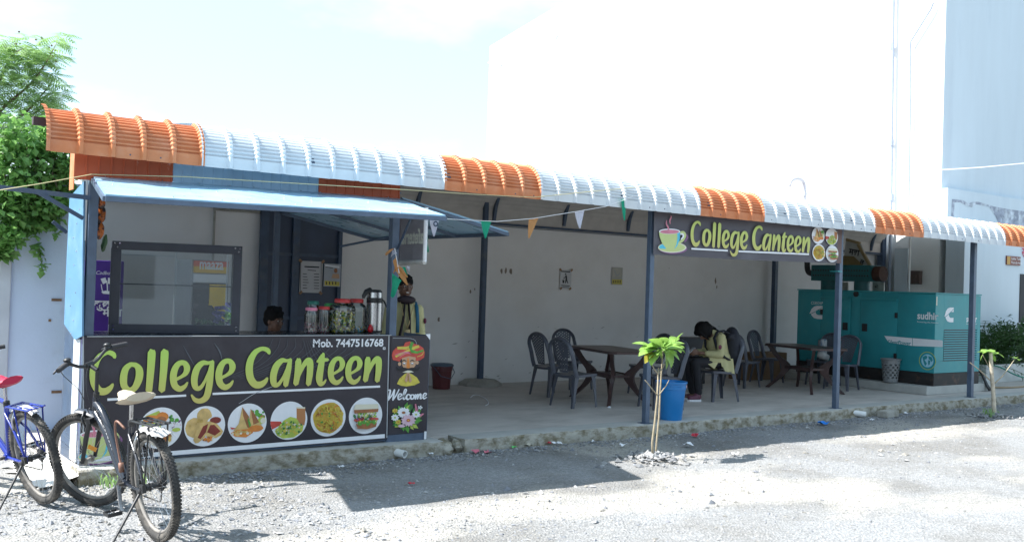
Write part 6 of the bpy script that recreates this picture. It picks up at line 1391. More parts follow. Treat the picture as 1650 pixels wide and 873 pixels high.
for sg in (-1, 1): eb[0].sph(P(.079, sg * .029, .008), (.008, .013, .0065), 10, 6, R); eb[1].sph(P(.0855, sg * .029, .008), (.004, .006, .006), 8, 6, R)
fin(eb[0], M, 'eye_white', M_eye, body); fin(eb[1], M, 'eye', M_hair, body)
b = MB(); b.sph(P(-.02, 0, .035), (.112, .10, .108), 16, 12, R); b.sph(P(-.06, 0, -.02), (.085, .09, .10), 14, 10, R); b.sph(P(-.0, .068, -.02), (.075, .03, .085), 12, 8, R); b.sph(P(-.0, -.068, -.02), (.075, .03, .085), 12, 8, R)
b.sph(P(.04, .0, .08), (.07, .075, .04), 12, 8, R); cap(b, P(.07, .066, .05), P(.085, .074, -.09), .022, .008, 8, 4); b.sph(P(-.105, 0, .0), (.05, .05, .05), 12, 8, R); cap(b, P(-.10, 0, 0), P(-.11, .03, -.14), .04, .02)
fin(b, M, 'hair', M_hair, t, .008, 2)
b = MB(); b.sph((.03, 0, .81), (.125, .175, .17), 16, 10); cap(b, (-.02, 0, .60), (.03, 0, .84), .145, .13); b.sph((0, 0, .60), (.17, .185, .13), 16, 10); cap(b, (.08, 0, .93), (.10, 0, .945), .06, .055)
for s_ in (-1, 1): cap(b, (.05, s_ * .15, .89), (.10, s_ * .215, .66), .062, .052); cap(b, (.10, s_ * .215, .66), (.25, s_ * .13, .665), .052, .044)
for s_ in (-1, 1): b.sph((.10, s_ * .10, .575), (.16, .095, .06), 14, 10)
fin(b, M, 'tunic', M_shirt, t, .01, 3)
for s_ in (1, -1):   # side flap of the tunic hanging over the seat edge
    b = MB(); vs = []; n = 8
    for i in range(n + 1):
        x = -.13 + .20 * i / n; z1 = .39 + .05 * (i / n) + (.05 if i > 6 else 0); vs += [(x, s_ * (.175 + .012 * math.sin(i * 1.4)), .60), (x - .01, s_ * (.205 + .014 * math.sin(i * 1.4 + 1)), z1)]
    b.add(vs, [(2 * i, 2 * i + 2, 2 * i + 3, 2 * i + 1) for i in range(n)])
    b.add([(.07, s_ * .175, .60), (.22, s_ * .16, .60), (.27, s_ * .165, .53), (.17, s_ * .19, .455)], [(0, 1, 2, 3)])
    fin(b, M, 'tunic_hem', M_shirt, t)
b = MB(); b.sph((-.01, 0, .56), (.155, .17, .11), 14, 10)
for s_ in (-1, 1): cap(b, (0, s_ * .09, .54), (.42, s_ * .10, .54), .088, .068); cap(b, (.42, s_ * .10, .54), (.35, s_ * .09, .12), .068, .05)
fin(b, M, 'trousers', M_trs, t, .01, 3)
for s_ in (-1, 1):
    o_ = .06 * (s_ < 0); b = MB(); b.sph((.36 - o_, s_ * .09, .075), (.055, .042, .055), 12, 8); cap(b, (.36 - o_, s_ * .09, .05), (.49 - o_, s_ * .105, .042), .044, .038); sh = fin(b, M, 'shoe', M_shoe, t, .008, 2)
    b = MB(); pts = [(.31, .0), (.33, .038), (.42, .046), (.51, .044), (.54, .015), (.53, -.03), (.46, -.045), (.36, -.036)]; b.prism([(x - o_, s_ * .095 + y) for x, y in pts], lambda x, y: (x, y, .0), lambda x, y: (x, y, .028)); fin(b, M, 'sole', K['wh'], sh, smooth=False)
b = MB(); b.sph((.133, .262, .765), (.028, .008, .032), 12, 8, Matrix.Rotation(.1, 3, 'Z')); fin(b, M, 'arm_badge', mat('badge_maroon', (.14, .02, .05), .6), t)
b = MB(); b.box((.445, 0, .69), (.012, .072, .15), Euler((0, -.9, 0)).to_matrix(), bev=.004); ph = thing('phone', 'small pale phone held in both hands by the seated girl', 'phone', tuple(M @ Vector((.445, 0, .69)))); fin(b, M, 'body', mat('phone_pale', (.3, .31, .33), .25), ph, smooth=False)
bp = thing('backpack', 'black backpack with two grey zip tags on the back of the seated girl', 'backpack', tuple(M @ Vector((-.2, 0, .5))))
M_bag = mat('bag_black', (0.016, 0.018, 0.028), .7, .25, 12, bump=.4, bscale=25)
b = MB(); b.sph((-.21, 0, .78), (.115, .17, .26), 16, 12); b.sph((-.22, 0, .64), (.125, .18, .16), 16, 12); b.sph((-.28, 0, .69), (.08, .14, .16), 14, 10); cap(b, (-.13, -.1, .9), (-.13, .1, .9), .05); fin(b, M, 'sack', M_bag, bp, .011, 3)
b = MB()
for s_ in (-1, 1): b.tube([(-.13, s_ * .09, .93), (-.02, s_ * .10, .985), (.09, s_ * .11, .97), (.145, s_ * .12, .88), (.12, s_ * .155, .74), (.02, s_ * .195, .62), (-.12, s_ * .15, .56)], .014, 8, flat=1.9)
b.tube([(-.12, -.03, .95), (-.14, 0, 1.0), (-.12, .03, .95)], .008, 6); fin(b, M, 'strap', M_bag, bp)
b = MB(); b.box((-.22, .155, .70), (.008, .006, .055)); b.box((-.30, .10, .70), (.008, .008, .055)); fin(b, M, 'zip_tag', mat('tag_grey', (.5, .48, .42), .4), bp)
# ---- student standing behind the welcome panel
t, M = local_person('person in pale yellow shirt with dark scarf and lanyard standing behind the welcome panel', (5.17, 8.93, ZP), math.radians(-108))
b = MB(); P, R = head(b, (.03, 0, 1.475), (.97, .08, -.12), (.05, 0, 1), .97); cap(b, (0, 0, 1.3), (.02, 0, 1.42), .052, .05); b.sph((0, 0, 1.17), (.09, .14, .15), 14, 10); cap(b, (0, 0, .88), (0, 0, 1.15), .10, .10); b.sph((0, 0, .85), (.10, .14, .12), 14, 10)
for s_ in (-1, 1):
    cap(b, (0, s_ * .15, 1.24), (-.02, s_ * .185, .98), .042, .035); cap(b, (-.02, s_ * .185, .98), (.06, s_ * .18, .75), .034, .025); hand(b, (.065, s_ * .18, .735), (.15, 0, -1), (0, s_, 0), (1, 0, 0), .5)
    cap(b, (0, s_ * .09, .82), (0, s_ * .10, .45), .08, .055); cap(b, (0, s_ * .10, .45), (-.02, s_ * .10, .09), .05, .036); cap(b, (0, s_ * .10, .05), (.13, s_ * .12, .03), .034, .028)
body = fin(b, M, 'body', M_skin, t, .0065)
eb = [MB(), MB(), MB()]
for sg in (-1, 1): eb[0].sph(P(.079, sg * .029, .008), (.008, .013, .0065), 10, 6, R); eb[1].sph(P(.0855, sg * .029, .008), (.004, .006, .006), 8, 6, R); eb[1].sph(P(.083, sg * .029, .034), (.006, .022, .004), 8, 4, R)
eb[2].sph(P(.094, 0, -.0555), (.005, .018, .006), 10, 6, R); fin(eb[0], M, 'eye_white', M_eye, body); fin(eb[1], M, 'eye', M_hair, body); fin(eb[2], M, 'teeth', M_eye, body)
b = MB(); b.sph(P(-.022, 0, .045), (.10, .083, .088), 16, 12, R); b.sph(P(-.05, 0, .0), (.07, .08, .07), 14, 10, R); b.sph(P(.04, 0, .095), (.055, .06, .03), 12, 8, R); fin(b, M, 'hair', M_hair, t, .008, 2)
b = MB(); b.sph((0, 0, 1.17), (.11, .165, .14), 16, 10); cap(b, (0, 0, .80), (0, 0, 1.15), .125, .12); b.sph((0, 0, .78), (.125, .16, .12), 16, 10); cap(b, (0, -.07, 1.27), (0, .07, 1.27), .06)
for s_ in (-1, 1): cap(b, (0, s_ * .15, 1.235), (-.02, s_ * .19, .98), .058, .052); cap(b, (-.02, s_ * .19, .98), (.0, s_ * .19, .93), .052, .05)
fin(b, M, 'shirt', M_shirt, t, .01, 3)
b = MB(); b.sph((0, 0, .84), (.12, .17, .1), 14, 10)
for s_ in (-1, 1): cap(b, (0, s_ * .09, .82), (0, s_ * .10, .45), .092, .07); cap(b, (0, s_ * .10, .45), (-.01, s_ * .10, .1), .068, .055)
fin(b, M, 'trousers', M_trs, t, .012, 3)
for s_ in (-1, 1): b = MB(); b.sph((0, s_ * .10, .06), (.055, .042, .05), 12, 8); cap(b, (0, s_ * .10, .04), (.15, s_ * .12, .036), .042, .036); fin(b, M, 'shoe', M_shoe, t, .008, 2)
b = MB(); cap(b, (.09, -.05, 1.33), (.09, .05, 1.33), .035); b.sph((.10, 0, 1.335), (.055, .10, .045), 12, 8); b.tube([(.11, .02, 1.31), (.15, .03, 1.15), (.15, .035, .95), (.15, .02, .8)], [.024, .028, .036, .036], 10, flat=.4); b.tube([(.11, -.02, 1.31), (.15, -.035, 1.15), (.165, -.07, .98), (.16, -.08, .88)], [.026, .03, .035, .035], 10, flat=.4); b.sph((.02, 0, 1.34), (.085, .09, .035), 12, 8)
fin(b, M, 'scarf', M_scarf, t)
b = MB(); b.tube([(.13, .075, 1.31), (.175, .02, 1.1), (.178, -.0, 1.05)], .006, 6); b.tube([(.13, -.075, 1.31), (.175, -.02, 1.1), (.178, 0, 1.05)], .006, 6); b.box((.185, 0, .99), (.004, .06, .09)); fin(b, M, 'lanyard', mat('lanyard_tan', (.45, .33, .16), .6), t)
b = MB(); b.tube([(-.08, .11, 1.28), (0, .115, 1.31), (.08, .115, 1.26), (.115, .12, 1.14), (.11, .125, 1.0)], .011, 8, flat=1.8); fin(b, M, 'bag_strap', mat('strap_teal', (.01, .10, .18), .6), t)
b = MB(); b.sph((.035, .218, 1.12), (.026, .016, .03), 12, 8); fin(b, M, 'arm_badge', mat('badge_maroon', (.14, .02, .05), .6), t)
# ---- seller: only the head shows above the counter
hq = U(440, 517, Y=8.95)
t, M = local_person('person with short black hair whose head just shows above the counter', (hq.x, 8.95, ZP), math.radians(-72))
hz_ = hq.z - ZP
b = MB(); P, R = head(b, (.02, 0, hz_), (.97, .12, -.06), (0, 0, 1), .93); cap(b, (-.01, 0, hz_ - .2), (.0, 0, hz_ - .07), .05, .048); b.sph((0, 0, hz_ - .34), (.11, .18, .14), 14, 10); cap(b, (0, 0, hz_ - .60), (0, 0, hz_ - .34), .13, .12)
for s_ in (-1, 1):
    cap(b, (0, s_ * .17, hz_ - .27), (.03, s_ * .22, hz_ - .52), .045, .038); cap(b, (.03, s_ * .22, hz_ - .52), (.26, s_ * .15, hz_ - .56), .036, .026); hand(b, (.27, s_ * .15, hz_ - .56), (1, -s_ * .2, 0), (0, 0, 1), (0, -s_, 0), .35)
    cap(b, (0, s_ * .09, .50), (.42, s_ * .10, .50), .08, .058); cap(b, (.42, s_ * .10, .5), (.38, s_ * .1, .09), .052, .036); cap(b, (.38, s_ * .1, .04), (.5, s_ * .11, .035), .034, .028)
body = fin(b, M, 'body', M_skin, t, .0065)
eb = [MB(), MB()]
for sg in (-1, 1): eb[0].sph(P(.079, sg * .029, .008), (.0075, .012, .006), 10, 6, R); eb[1].sph(P(.0855, sg * .029, .008), (.004, .006, .006), 8, 6, R); eb[1].sph(P(.082, sg * .029, .034), (.006, .022, .004), 8, 4, R)
fin(eb[0], M, 'eye_white', M_eye, body); fin(eb[1], M, 'eye', M_hair, body)
b = MB(); b.sph(P(-.022, 0, .055), (.098, .085, .09), 16, 12, R); b.sph(P(-.05, 0, .01), (.07, .08, .07), 14, 10, R)
for k in range(26): a = rr.random() * 6.28; q = rr.random() * .075; b.sph(P(-.01 + q * math.cos(a), q * math.sin(a) * .9, .125 + rr.uniform(-.012, .012)), .022, 8, 6)
for k in range(7): b.sph(P(.062, -.045 + .015 * k, .088 + rr.uniform(-.008, .008)), .016, 8, 6)
fin(b, M, 'hair', M_hair, t, .007, 1)
b = MB(); b.sph((0, 0, hz_ - .34), (.13, .2, .14), 14, 10); cap(b, (0, 0, .56), (0, 0, hz_ - .34), .15, .14)
for s_ in (-1, 1): cap(b, (0, s_ * .17, hz_ - .27), (.03, s_ * .22, hz_ - .45), .06, .055)
fin(b, M, 'shirt', mat('shirt_dark', (.03, .035, .05), .8), t, .012, 3)
b = MB(); b.sph((0, 0, .53), (.14, .17, .1), 12, 8)
for s_ in (-1, 1): cap(b, (0, s_ * .09, .51), (.42, s_ * .10, .51), .09, .068); cap(b, (.42, s_ * .10, .51), (.38, s_ * .1, .1), .066, .05)
fin(b, M, 'trousers', M_trs, t, .012, 3)
b = MB(); b.lathe([(.001, .0), (.17, .0), (.16, .02), (.14, .40), (.17, .42), (.16, .44), (.001, .44)], (hq.x, 8.95, ZP + .001), 20); tag(b.build('stool', M_chair, smooth=40), 'round plastic stool the seller sits on behind the counter', 'stool')

# ================================================================ BICYCLES
def torus(b, c, R_, r, n=64, m=8, mi=0, flat=1.0):
    vs = []
    for i in range(n):
        a = 2 * PI * i / n
        for j in range(m): q = 2 * PI * j / m; rr_ = R_ + r * math.cos(q); vs.append((c[0] + rr_ * math.cos(a), c[1] + r * flat * math.sin(q), c[2] + rr_ * math.sin(a)))
    b.add(vs, [(i * m + j, ((i + 1) % n) * m + j, ((i + 1) % n) * m + (j + 1) % m, i * m + (j + 1) % m) for i in range(n) for j in range(m)], mi)
def bicycle(label, loc, az, lean, steer, cols, step=True, knob=.007, saddle_m=None, flip=1, seat_w=.085):
    t = thing('bicycle', label, 'bicycle', loc, (lean, 0, az)); Mw = Matrix.Translation(loc) @ Euler((lean, 0, az)).to_matrix().to_4x4()
    WR = .34; FX = 1.10; hub = Vector((0, 0, WR)); fh = Vector((FX, 0, WR)); Mf = cols['frame']
    ht = Vector((.90, 0, .80)); hb_ = Vector((.945, 0, .66)); ax = (ht - hb_).normalized()
    S = Matrix.Translation(hb_) @ Matrix.Rotation(steer, 4, ax) @ Matrix.Translation(-hb_)
    # drop the turned front wheel back on the ground
    def F(b, name, m, par, sm=True, st=False, **k):
        b.xf(Mw @ S if st else Mw); return b.build(name, m, par, smooth=sm, **k)
    def wheel(c, st, rear):
        w = MB(); torus(w, c, WR - .026, .026, 72, 10); n = 92
        for i in range(n):
            a = 2 * PI * i / n
            for (o_, s_, off) in ((-.014, .5, 0), (0, 0, .5), (.014, -.5, 0), (-.022, .3, .5), (.022, -.3, .5)):
                aa = a + off * 2 * PI / n; rr_ = WR - .002 - abs(o_) ** 2 * 14; Rm = Matrix.Rotation(-aa, 3, 'Y') @ Matrix.Rotation(s_, 3, 'X')
                w.box((c[0] + rr_ * math.cos(aa), c[1] + o_, c[2] + rr_ * math.sin(aa)), (knob, .0105, .0125), Rm)
        wh = F(w, 'wheel', M_rubber, t, 40, st); wh['label'] = ('rear' if rear else 'front') + ' wheel'
        b = MB(); torus(b, c, WR - .056, .012, 64, 8, flat=1.1); F(b, 'rim', cols['rim'], wh, True, st)
        b = MB()
        for i in range(32):
            a = 2 * PI * i / 32; sd = 1 if i % 2 else -1; a2 = a + (0.55 if (i // 2) % 2 else -.55)
            b.cyl((c[0] + .022 * math.cos(a2), c[1] + sd * .03, c[2] + .022 * math.sin(a2)), (c[0] + (WR - .06) * math.cos(a), c[1], c[2] + (WR - .06) * math.sin(a)), .0011, n=5, caps=False)
        F(b, 'spokes', M_chrome, wh, False, st, kind='stuff')
        b = MB(); b.cyl((c[0], -.055, c[2]), (c[0], .055, c[2]), .014 if not rear else .02, n=14); b.cyl((c[0], -.032, c[2]), (c[0], -.028, c[2]), .028, n=16); b.cyl((c[0], .028, c[2]), (c[0], .032, c[2]), .028, n=16); b.cyl((c[0], -.08, c[2]), (c[0], .08, c[2]), .008, n=8)
        if rear:
            for k in range(6): b.cyl((c[0], -.034 - .005 * k, c[2]), (c[0], -.036 - .005 * k, c[2]), .048 - .004 * k, n=22)
        F(b, 'hub', cols['rim'] if not rear else M_black, wh, 40, st)
        return wh
    wheel(hub, False, True); fw_ = wheel(fh, True, False)
    bbk = Vector((.43, 0, .285)); stp = Vector((.30, 0, .70)); sb = Vector((.265, 0, .80))
    b = MB()
    if step:
        b.tube(smoothpts([hb_ + ax * .10, (.80, 0, .70), (.66, 0, .56), (.55, 0, .41), (.46, 0, .31)], 5), .026, 12); b.tube(smoothpts([hb_ + ax * .03, (.80, 0, .60), (.66, 0, .45), (.55, 0, .33), bbk], 5), .025, 12)
    else:
        b.tube([hb_ + ax * .11, stp], .017, 12); b.tube([hb_ + ax * .02, bbk], .021, 12)
    b.tube([bbk, stp], .017, 12); b.tube([hb_ - ax * .01, ht], .022, 12); b.cyl(bbk - Vector((0, .035, 0)), bbk + Vector((0, .035, 0)), .024, n=14)
    for s_ in (-1, 1):
        b.tube([bbk + Vector((-.02, s_ * .02, 0)), (.15, s_ * .045, .30), hub + Vector((0, s_ * .062, 0))], .0105, 8); b.tube([stp + Vector((.02, s_ * .015, -.08)), (.15, s_ * .045, .52), hub + Vector((0, s_ * .062, 0))], .009, 8)
        b.box(hub + Vector((0, s_ * .062, 0)), (.04, .006, .05))
    fr_ = F(b, 'frame', Mf, t, 50)
    if cols.get('decal'):
        b = MB()
        for k in range(9): f_ = .12 + k * .035; p_ = Vector((.80, 0, .70)).lerp(Vector((.52, 0, .38)), f_ * 2); b.box(p_ + Vector((0, .0205, 0)), (.017, .004, .020), Matrix.Rotation(.85 + jit(.3), 3, 'Y'))
        F(b, 'decal', K['gry'], fr_, False)
    # fork, stem, bar
    b = MB(); cr1 = hb_ - ax * .015
    for s_ in (-1, 1): b.tube([cr1 + Vector((0, s_ * .06, -.01)), cr1 + Vector((.06, s_ * .062, -.13)), fh + Vector((-.005, s_ * .058, 0))], [.016, .018, .013], 10)
    b.bar(cr1 + Vector((0, -.07, 0)), cr1 + Vector((0, .07, 0)), .04, .035); F(b, 'fork', M_black if step else Mf, t, 50, True)
    b = MB(); top = ht + ax * (.20 if step else .10); b.tube([ht - ax * .02, top], .013, 10); b.tube([ht, ht + ax * .03], .021, 10); cl = top + Vector((.065, 0, .035)); b.tube([top - ax * .005, cl], .015, 10); b.cyl(cl - Vector((0, .028, 0)), cl + Vector((0, .028, 0)), .021, n=12); F(b, 'stem', M_black, t, 50, True)
    Lr = [(cl.x, 0, cl.z), (cl.x, .05, cl.z)] ; HB = []
    for s_ in (-1, 1): HB.append([Vector((cl.x, s_ * .04, cl.z)), Vector((cl.x + .0, s_ * .09, cl.z + .015)), Vector((cl.x - .005, s_ * .16, cl.z + .055)), Vector((cl.x - .03, s_ * .23, cl.z + .062)), Vector((cl.x - .06, s_ * .31, cl.z + .055))])
    b = MB(); b.tube([p_ for p_ in HB[0][::-1]] + [p_ for p_ in HB[1]], .0115, 10); hbar = F(b, 'handlebar', M_black, t, True, True)
    for k in (0, 1):
        s_ = (-1, 1)[k]; e1, e0 = HB[k][-1], HB[k][-2]; d = (e1 - e0).normalized(); b = MB(); g0 = e1 - d * .115
        b.tube([g0 + d * (.115 * i / 14) for i in range(15)], [.0175 if i % 2 else .0158 for i in range(15)], 10); F(b, 'grip', mat('grip_black', (.03, .03, .035), .7), hbar, 60, True)
        b = MB(); m0 = g0 - d * .025; b.tube([m0 - d * .012, m0 + d * .012], .018, 10); b.tube([m0 + Vector((.01, 0, 0)), m0 + Vector((.05, 0, -.012)), m0 + Vector((.055, 0, -.015)) + d * .05, m0 + Vector((.048, 0, -.02)) + d * .135], [.008, .009, .0065, .006], 8); b.sph(m0 + Vector((0, 0, .022)), (.026, .026, .014), 10, 6); F(b, 'brake_lever', M_black if step else M_chrome, hbar, True, True)
    b = MB()
    for s_ in (-1, 1): b.tube(smoothpts([HB[(s_ + 1) // 2][-2] + Vector((.03, 0, -.01)), (cl.x + .12, s_ * .12, cl.z - .03), (cl.x + .10, s_ * .03, cl.z - .18), (hb_.x + .03, s_ * .02, hb_.z + .02)], 6), .0028, 6)
    F(b, 'brake_cable', M_black, hbar, True, True)
    # brakes + small front fender
    b = MB()
    for s_ in (-1, 1): b.tube([cr1 + Vector((.035, s_ * .062, -.05)), cr1 + Vector((.055, s_ * .066, .02)), cr1 + Vector((.06, s_ * .02, .06))], .008, 6)
    F(b, 'front_brake', M_black, t, True, True)
    def mudguard(c, R_, a0, a1, w_, m, st, name='mudguard', tk=.003):
        b = MB(); n = 14; vs = []
        for i in range(n + 1):
            a = a0 + (a1 - a0) * i / n
            for (y, o_) in ((-w_, -.012), (-w_ * .6, 0), (w_ * .6, 0), (w_, -.012)):
                r_ = R_ + o_; vs.append((c[0] + r_ * math.cos(a), y, c[2] + r_ * math.sin(a)))
        N = len(vs); vs2 = [(x, y, z - tk) for x, y, z in vs]; fs = [(i * 4 + k, (i + 1) * 4 + k, (i + 1) * 4 + k + 1, i * 4 + k + 1) for i in range(n) for k in range(3)]
        b.add(vs + vs2, fs + [tuple(N + q for q in f[::-1]) for f in fs]); return F(b, name, m, t, True, st)
    mudguard(fh, WR + .03, 1.55, 2.55, .032, M_black if not step else mat('mud_dark', (.04, .05, .07), .4), True)
    mudguard(hub, WR + .03, .75, 2.0, .03, cols.get('mud', M_black), False)
    b = MB()
    for s_ in (-1, 1): b.tube([(.16, s_ * .045, .52), (.14, s_ * .05, .60), (.13, s_ * .02, .67)], .007, 6); b.box((.13, s_ * .032, .62), (.05, .012, .014))
    F(b, 'rear_brake', M_chrome, t, True)
    # saddle
    b = MB(); b.cyl(stp - Vector((-.02, 0, .06)), sb + Vector((0, 0, .05)), .013, n=12); F(b, 'seat_post', M_chrome, t, 50)
    b = MB(); b.cyl(stp + Vector((0, 0, -.025)), stp + Vector((-.004, 0, .012)), .023, n=12); F(b, 'seat_collar', M_black, t, 40); b = MB(); b.tube([(.19, -.035, sb.z + .045), (.27, -.03, sb.z + .03), (.36, -.012, sb.z + .05)], .004, 6); b.tube([(.19, .035, sb.z + .045), (.27, .03, sb.z + .03), (.36, .012, sb.z + .05)], .004, 6); b.box((.262, 0, sb.z + .035), (.05, .06, .03)); F(b, 'saddle_clamp', M_black, t, 40)
    b = MB(); n = 14; vs = []; secs = []
    for i in range(n + 1):
        u = i / n; x = .135 + .27 * u; w_ = seat_w * (math.sqrt(max(0, 1 - ((u - .22) / .30) ** 2)) if u < .22 else (1 - .72 * ((u - .22) / .78) ** .75)); w_ = max(w_, .018 if u > .5 else .03); zt = sb.z + .095 - .022 * math.sin(PI * min(1, u * 1.2)) + (.012 if u < .2 else 0); th = .05 * (1 - .35 * u)
        for k in range(12):
            a = 2 * PI * k / 12; wr = 1 + (.05 * math.sin(k * 5 + i * 2.3) if saddle_m is not None else 0)
            vs.append((x, w_ * math.cos(a) * wr, zt - th * .5 + th * .5 * (math.sin(a) if math.sin(a) > 0 else math.sin(a) * 1.1) * wr))
    b.add(vs, [(i * 12 + k, i * 12 + (k + 1) % 12, (i + 1) * 12 + (k + 1) % 12, (i + 1) * 12 + k) for i in range(n) for k in range(12)] + [tuple(range(12)), tuple(n * 12 + q for q in range(11, -1, -1))]); F(b, 'saddle', saddle_m or M_black, t, 60)
    # carrier
    b = MB(); zr = .735 if step else .70; cm = cols.get('rack', M_black)
    for y in (-.055, -.02, .02, .055): b.tube([(.24, y * .6, zr - .015), (.17, y, zr), (-.16, y, zr + .006), (-.20, y * .8, zr + .02)], .0055 if abs(y) < .05 else .0075, 6)
    for x in (.15, 0, -.14): b.bar((x, -.058, zr + .002), (x, .058, zr + .003), .014, .008)
    for s_ in (-1, 1): b.tube([(-.13, s_ * .058, zr), (-.01, s_ * .068, WR + .015)], .006, 6); b.tube([(.05, s_ * .058, zr), (0.01, s_ * .068, WR + .015)], .006, 6)
    b.cyl((.25, -.03, zr - .02), (.25, .03, zr - .02), .008, n=8); rk = F(b, 'carrier', cm, t, 50)
    # crank, pedals, chain
    ca = cols.get('crank', -1.9); b = MB(); b.cyl(bbk + Vector((0, -.055, 0)), bbk + Vector((0, -.05, 0)), .085, n=36); b.cyl(bbk + Vector((0, -.065, 0)), bbk + Vector((0, .065, 0)), .012, n=10)
    cr_ = F(b, 'chainring', mat('steel_dirty', (.12, .11, .10), .5, .3, 20, metal=.8), t, 40)
    for s_ in (1, -1):
        a = ca if s_ > 0 else ca + PI; p0 = bbk + Vector((0, s_ * .065, 0)); p1 = p0 + Vector((math.cos(a) * .165, s_ * .012, math.sin(a) * .165)); b = MB(); b.bar(p0, p1, .014, .022, up=(0, 1, 0)); b.cyl(p1, p1 + Vector((0, s_ * .09, 0)), .007, n=8); k_ = F(b, 'crank_arm', M_chrome, t, 40)
        pc = p1 + Vector((0, s_ * .055, 0)); b = MB()
        for (ox, oz, sxz) in ((-.043, 0, (.01, .09, .024)), (.043, 0, (.01, .09, .024)), (0, 0, (.08, .01, .018))): b.box(pc + Vector((ox, 0, oz)), sxz, bev=.002)
        b.box(pc + Vector((0, .042, 0)), (.09, .008, .02)); b.box(pc + Vector((0, -.04, 0)), (.09, .008, .02)); F(b, 'pedal', M_black, k_, 40)
    b = MB(); P_ = [bbk + Vector((0, -.052, .083)), hub + Vector((0, -.042, .035)), hub + Vector((-.035, -.042, 0)), hub + Vector((0, -.042, -.035)), hub + Vector((.02, -.042, -.10)), hub + Vector((.05, -.045, -.12)), bbk + Vector((0, -.052, -.083)), bbk + Vector((.083, -.052, 0))]; b.tube(P_, .0045, 6, closed=True); F(b, 'chain', mat('steel_dirty', (.12, .11, .10), .5), t, False)
    # kickstand on the left
    b = MB(); k0 = Vector((.03, .08, WR - .03)); wl = Mw.inverted() @ (Vector(loc) + Matrix.Rotation(az, 3, 'Z') @ Vector((cols.get('kx', -.02), cols.get('ky', .30), .012))); b.tube([(0, .075, WR), k0], .016, 8); b.tube([k0, wl], [.009, .007], 8); b.tube([wl, wl + Vector((.0, .03, -.003))], .009, 8); b.box((.0, .075, WR), (.05, .02, .05)); F(b, 'kickstand', M_black, t, 50)
    b = MB(); b.box(Vector((FX - .10, .035, WR + .10)), (.012, .07, .028), Matrix.Rotation(.7, 3, 'X')); b.xf(Matrix.Identity(4)); F(b, 'side_reflector', mat('reflector_amber', (.75, .28, .01), .3), fw_, 40, True)
    return t, Mw
M_fblack = mat('frame_black', (.014, .018, .028), .22, .15, 8, spec=.7); M_fblue = mat('frame_blue', (.010, .028, .26), .25, .1, 8, spec=.7); M_rimd = mat('rim_dusty', (.16, .15, .14), .6, .25, 14, col2=(.30, .28, .25), c2lo=.45, c2hi=.7, c2scale=8)
b1, Mb1 = bicycle('black bicycle with beige covered saddle parked against the platform corner', (1.885, 6.17, 0.008), math.radians(96), math.radians(-6.5), math.radians(27), dict(frame=M_fblack, rim=M_rimd, decal=1, mud=mat('mud_white', (.5, .5, .5), .4), kx=-.06, ky=.32), True, .008, mat('saddle_cover', (.50, .43, .33), .8, .15, 9, bump=.6, bscale=14), seat_w=.125)
b2, Mb2 = bicycle('blue bicycle with crimson saddle at the left edge, only its rear half in view', (1.485, 7.48, 0.02), math.radians(104), math.radians(-13), math.radians(5), dict(frame=M_fblue, rim=M_rimd, rack=M_fblue, mud=mat('mud_white', (.5, .5, .5), .4), kx=-.06, ky=.33, crank=-.4), False, .006, mat('saddle_crimson', (.42, .012, .05), .6, .15, 9, bump=.4, bscale=14), seat_w=.10)
b = MB(); b.tube(smoothpts([Mb1 @ Vector(p_) for p_ in ((.34, .03, .66), (.42, .05, .70), (.48, .04, .62), (.47, .03, .46), (.45, .03, .40))], 6), .0075, 8); b.tube([Mb1 @ Vector((.45, .03, .42)), Mb1 @ Vector((.45, .03, .36))], .018, 8)
o = b.build('cable_lock', mat('lock_brown', (.20, .10, .07), .45), None, smooth=True); tag(o, 'brown looped cable lock hanging on the black bicycle frame', 'lock')
b = MB(); Pq = [Mb1 @ Vector(p_) for p_ in ((-.02, .0, .725), (-.12, .05, .705), (-.2, .0, .70), (-.13, -.07, .71))]
vs = []
for i in range(7):
    for j in range(6): q = Vector((-.02 - .2 * i / 6, -.07 + .15 * j / 5, .705 - .0 + .012 * math.sin(i * 2.1 + j * 1.7) - .03 * (j == 0) - .02 * (i == 6))); vs.append(Mb1 @ q)
b.add(vs, [(i * 6 + j, (i + 1) * 6 + j, (i + 1) * 6 + j + 1, i * 6 + j + 1) for i in range(6) for j in range(5)])
tag(b.build('plastic_bag', mat('bag_white', (.6, .6, .6), .4, .1, trans=.3), smooth=True), 'crumpled white plastic tucked under the rack of the black bicycle', 'plastic')

# ================================================================ BUNTING AND CORDS
def pennant(par, p0, p1, tip, m, ring=False):
    p0, p1, tip = Vector(p0), Vector(p1), Vector(tip); b = MB(); n = 5; vs = []; nn = (p1 - p0).cross(tip - p0).normalized()
    for i in range(n + 1):
        v = i / n
        for j in range(4): u = j / 3; a = (p0.lerp(p1, u)).lerp(tip, v); vs.append(a + nn * (.012 * math.sin(v * 2.5 + u * 2)))
    b.add(vs, [(i * 4 + j, (i + 1) * 4 + j, (i + 1) * 4 + j + 1, i * 4 + j + 1) for i in range(n) for j in range(3)]); o = b.build('pennant', m, par)
    if ring: b = MB(); c = (p0 + p1) / 2 + Vector((0, -.02, -.045)); torus(b, c, .02, .007, 20, 6); b.build('ring', M_steel, o)
    return o
M_pg = mat('paper_green', (.01, .38, .22), .7, .08, trans=.35); M_po = mat('paper_orange', (.62, .30, .11), .7, .08, trans=.35); M_pw = mat('paper_lilac', (.62, .62, .72), .7, .05, trans=.3)
bu = thing('bunting', 'string of green white and orange paper pennants strung from the blue flap to the eave', 'bunting', tuple(U(720, 351, Y=7.95)))
def BU(px, py): return U(px, py, Y=7.85 + .0)
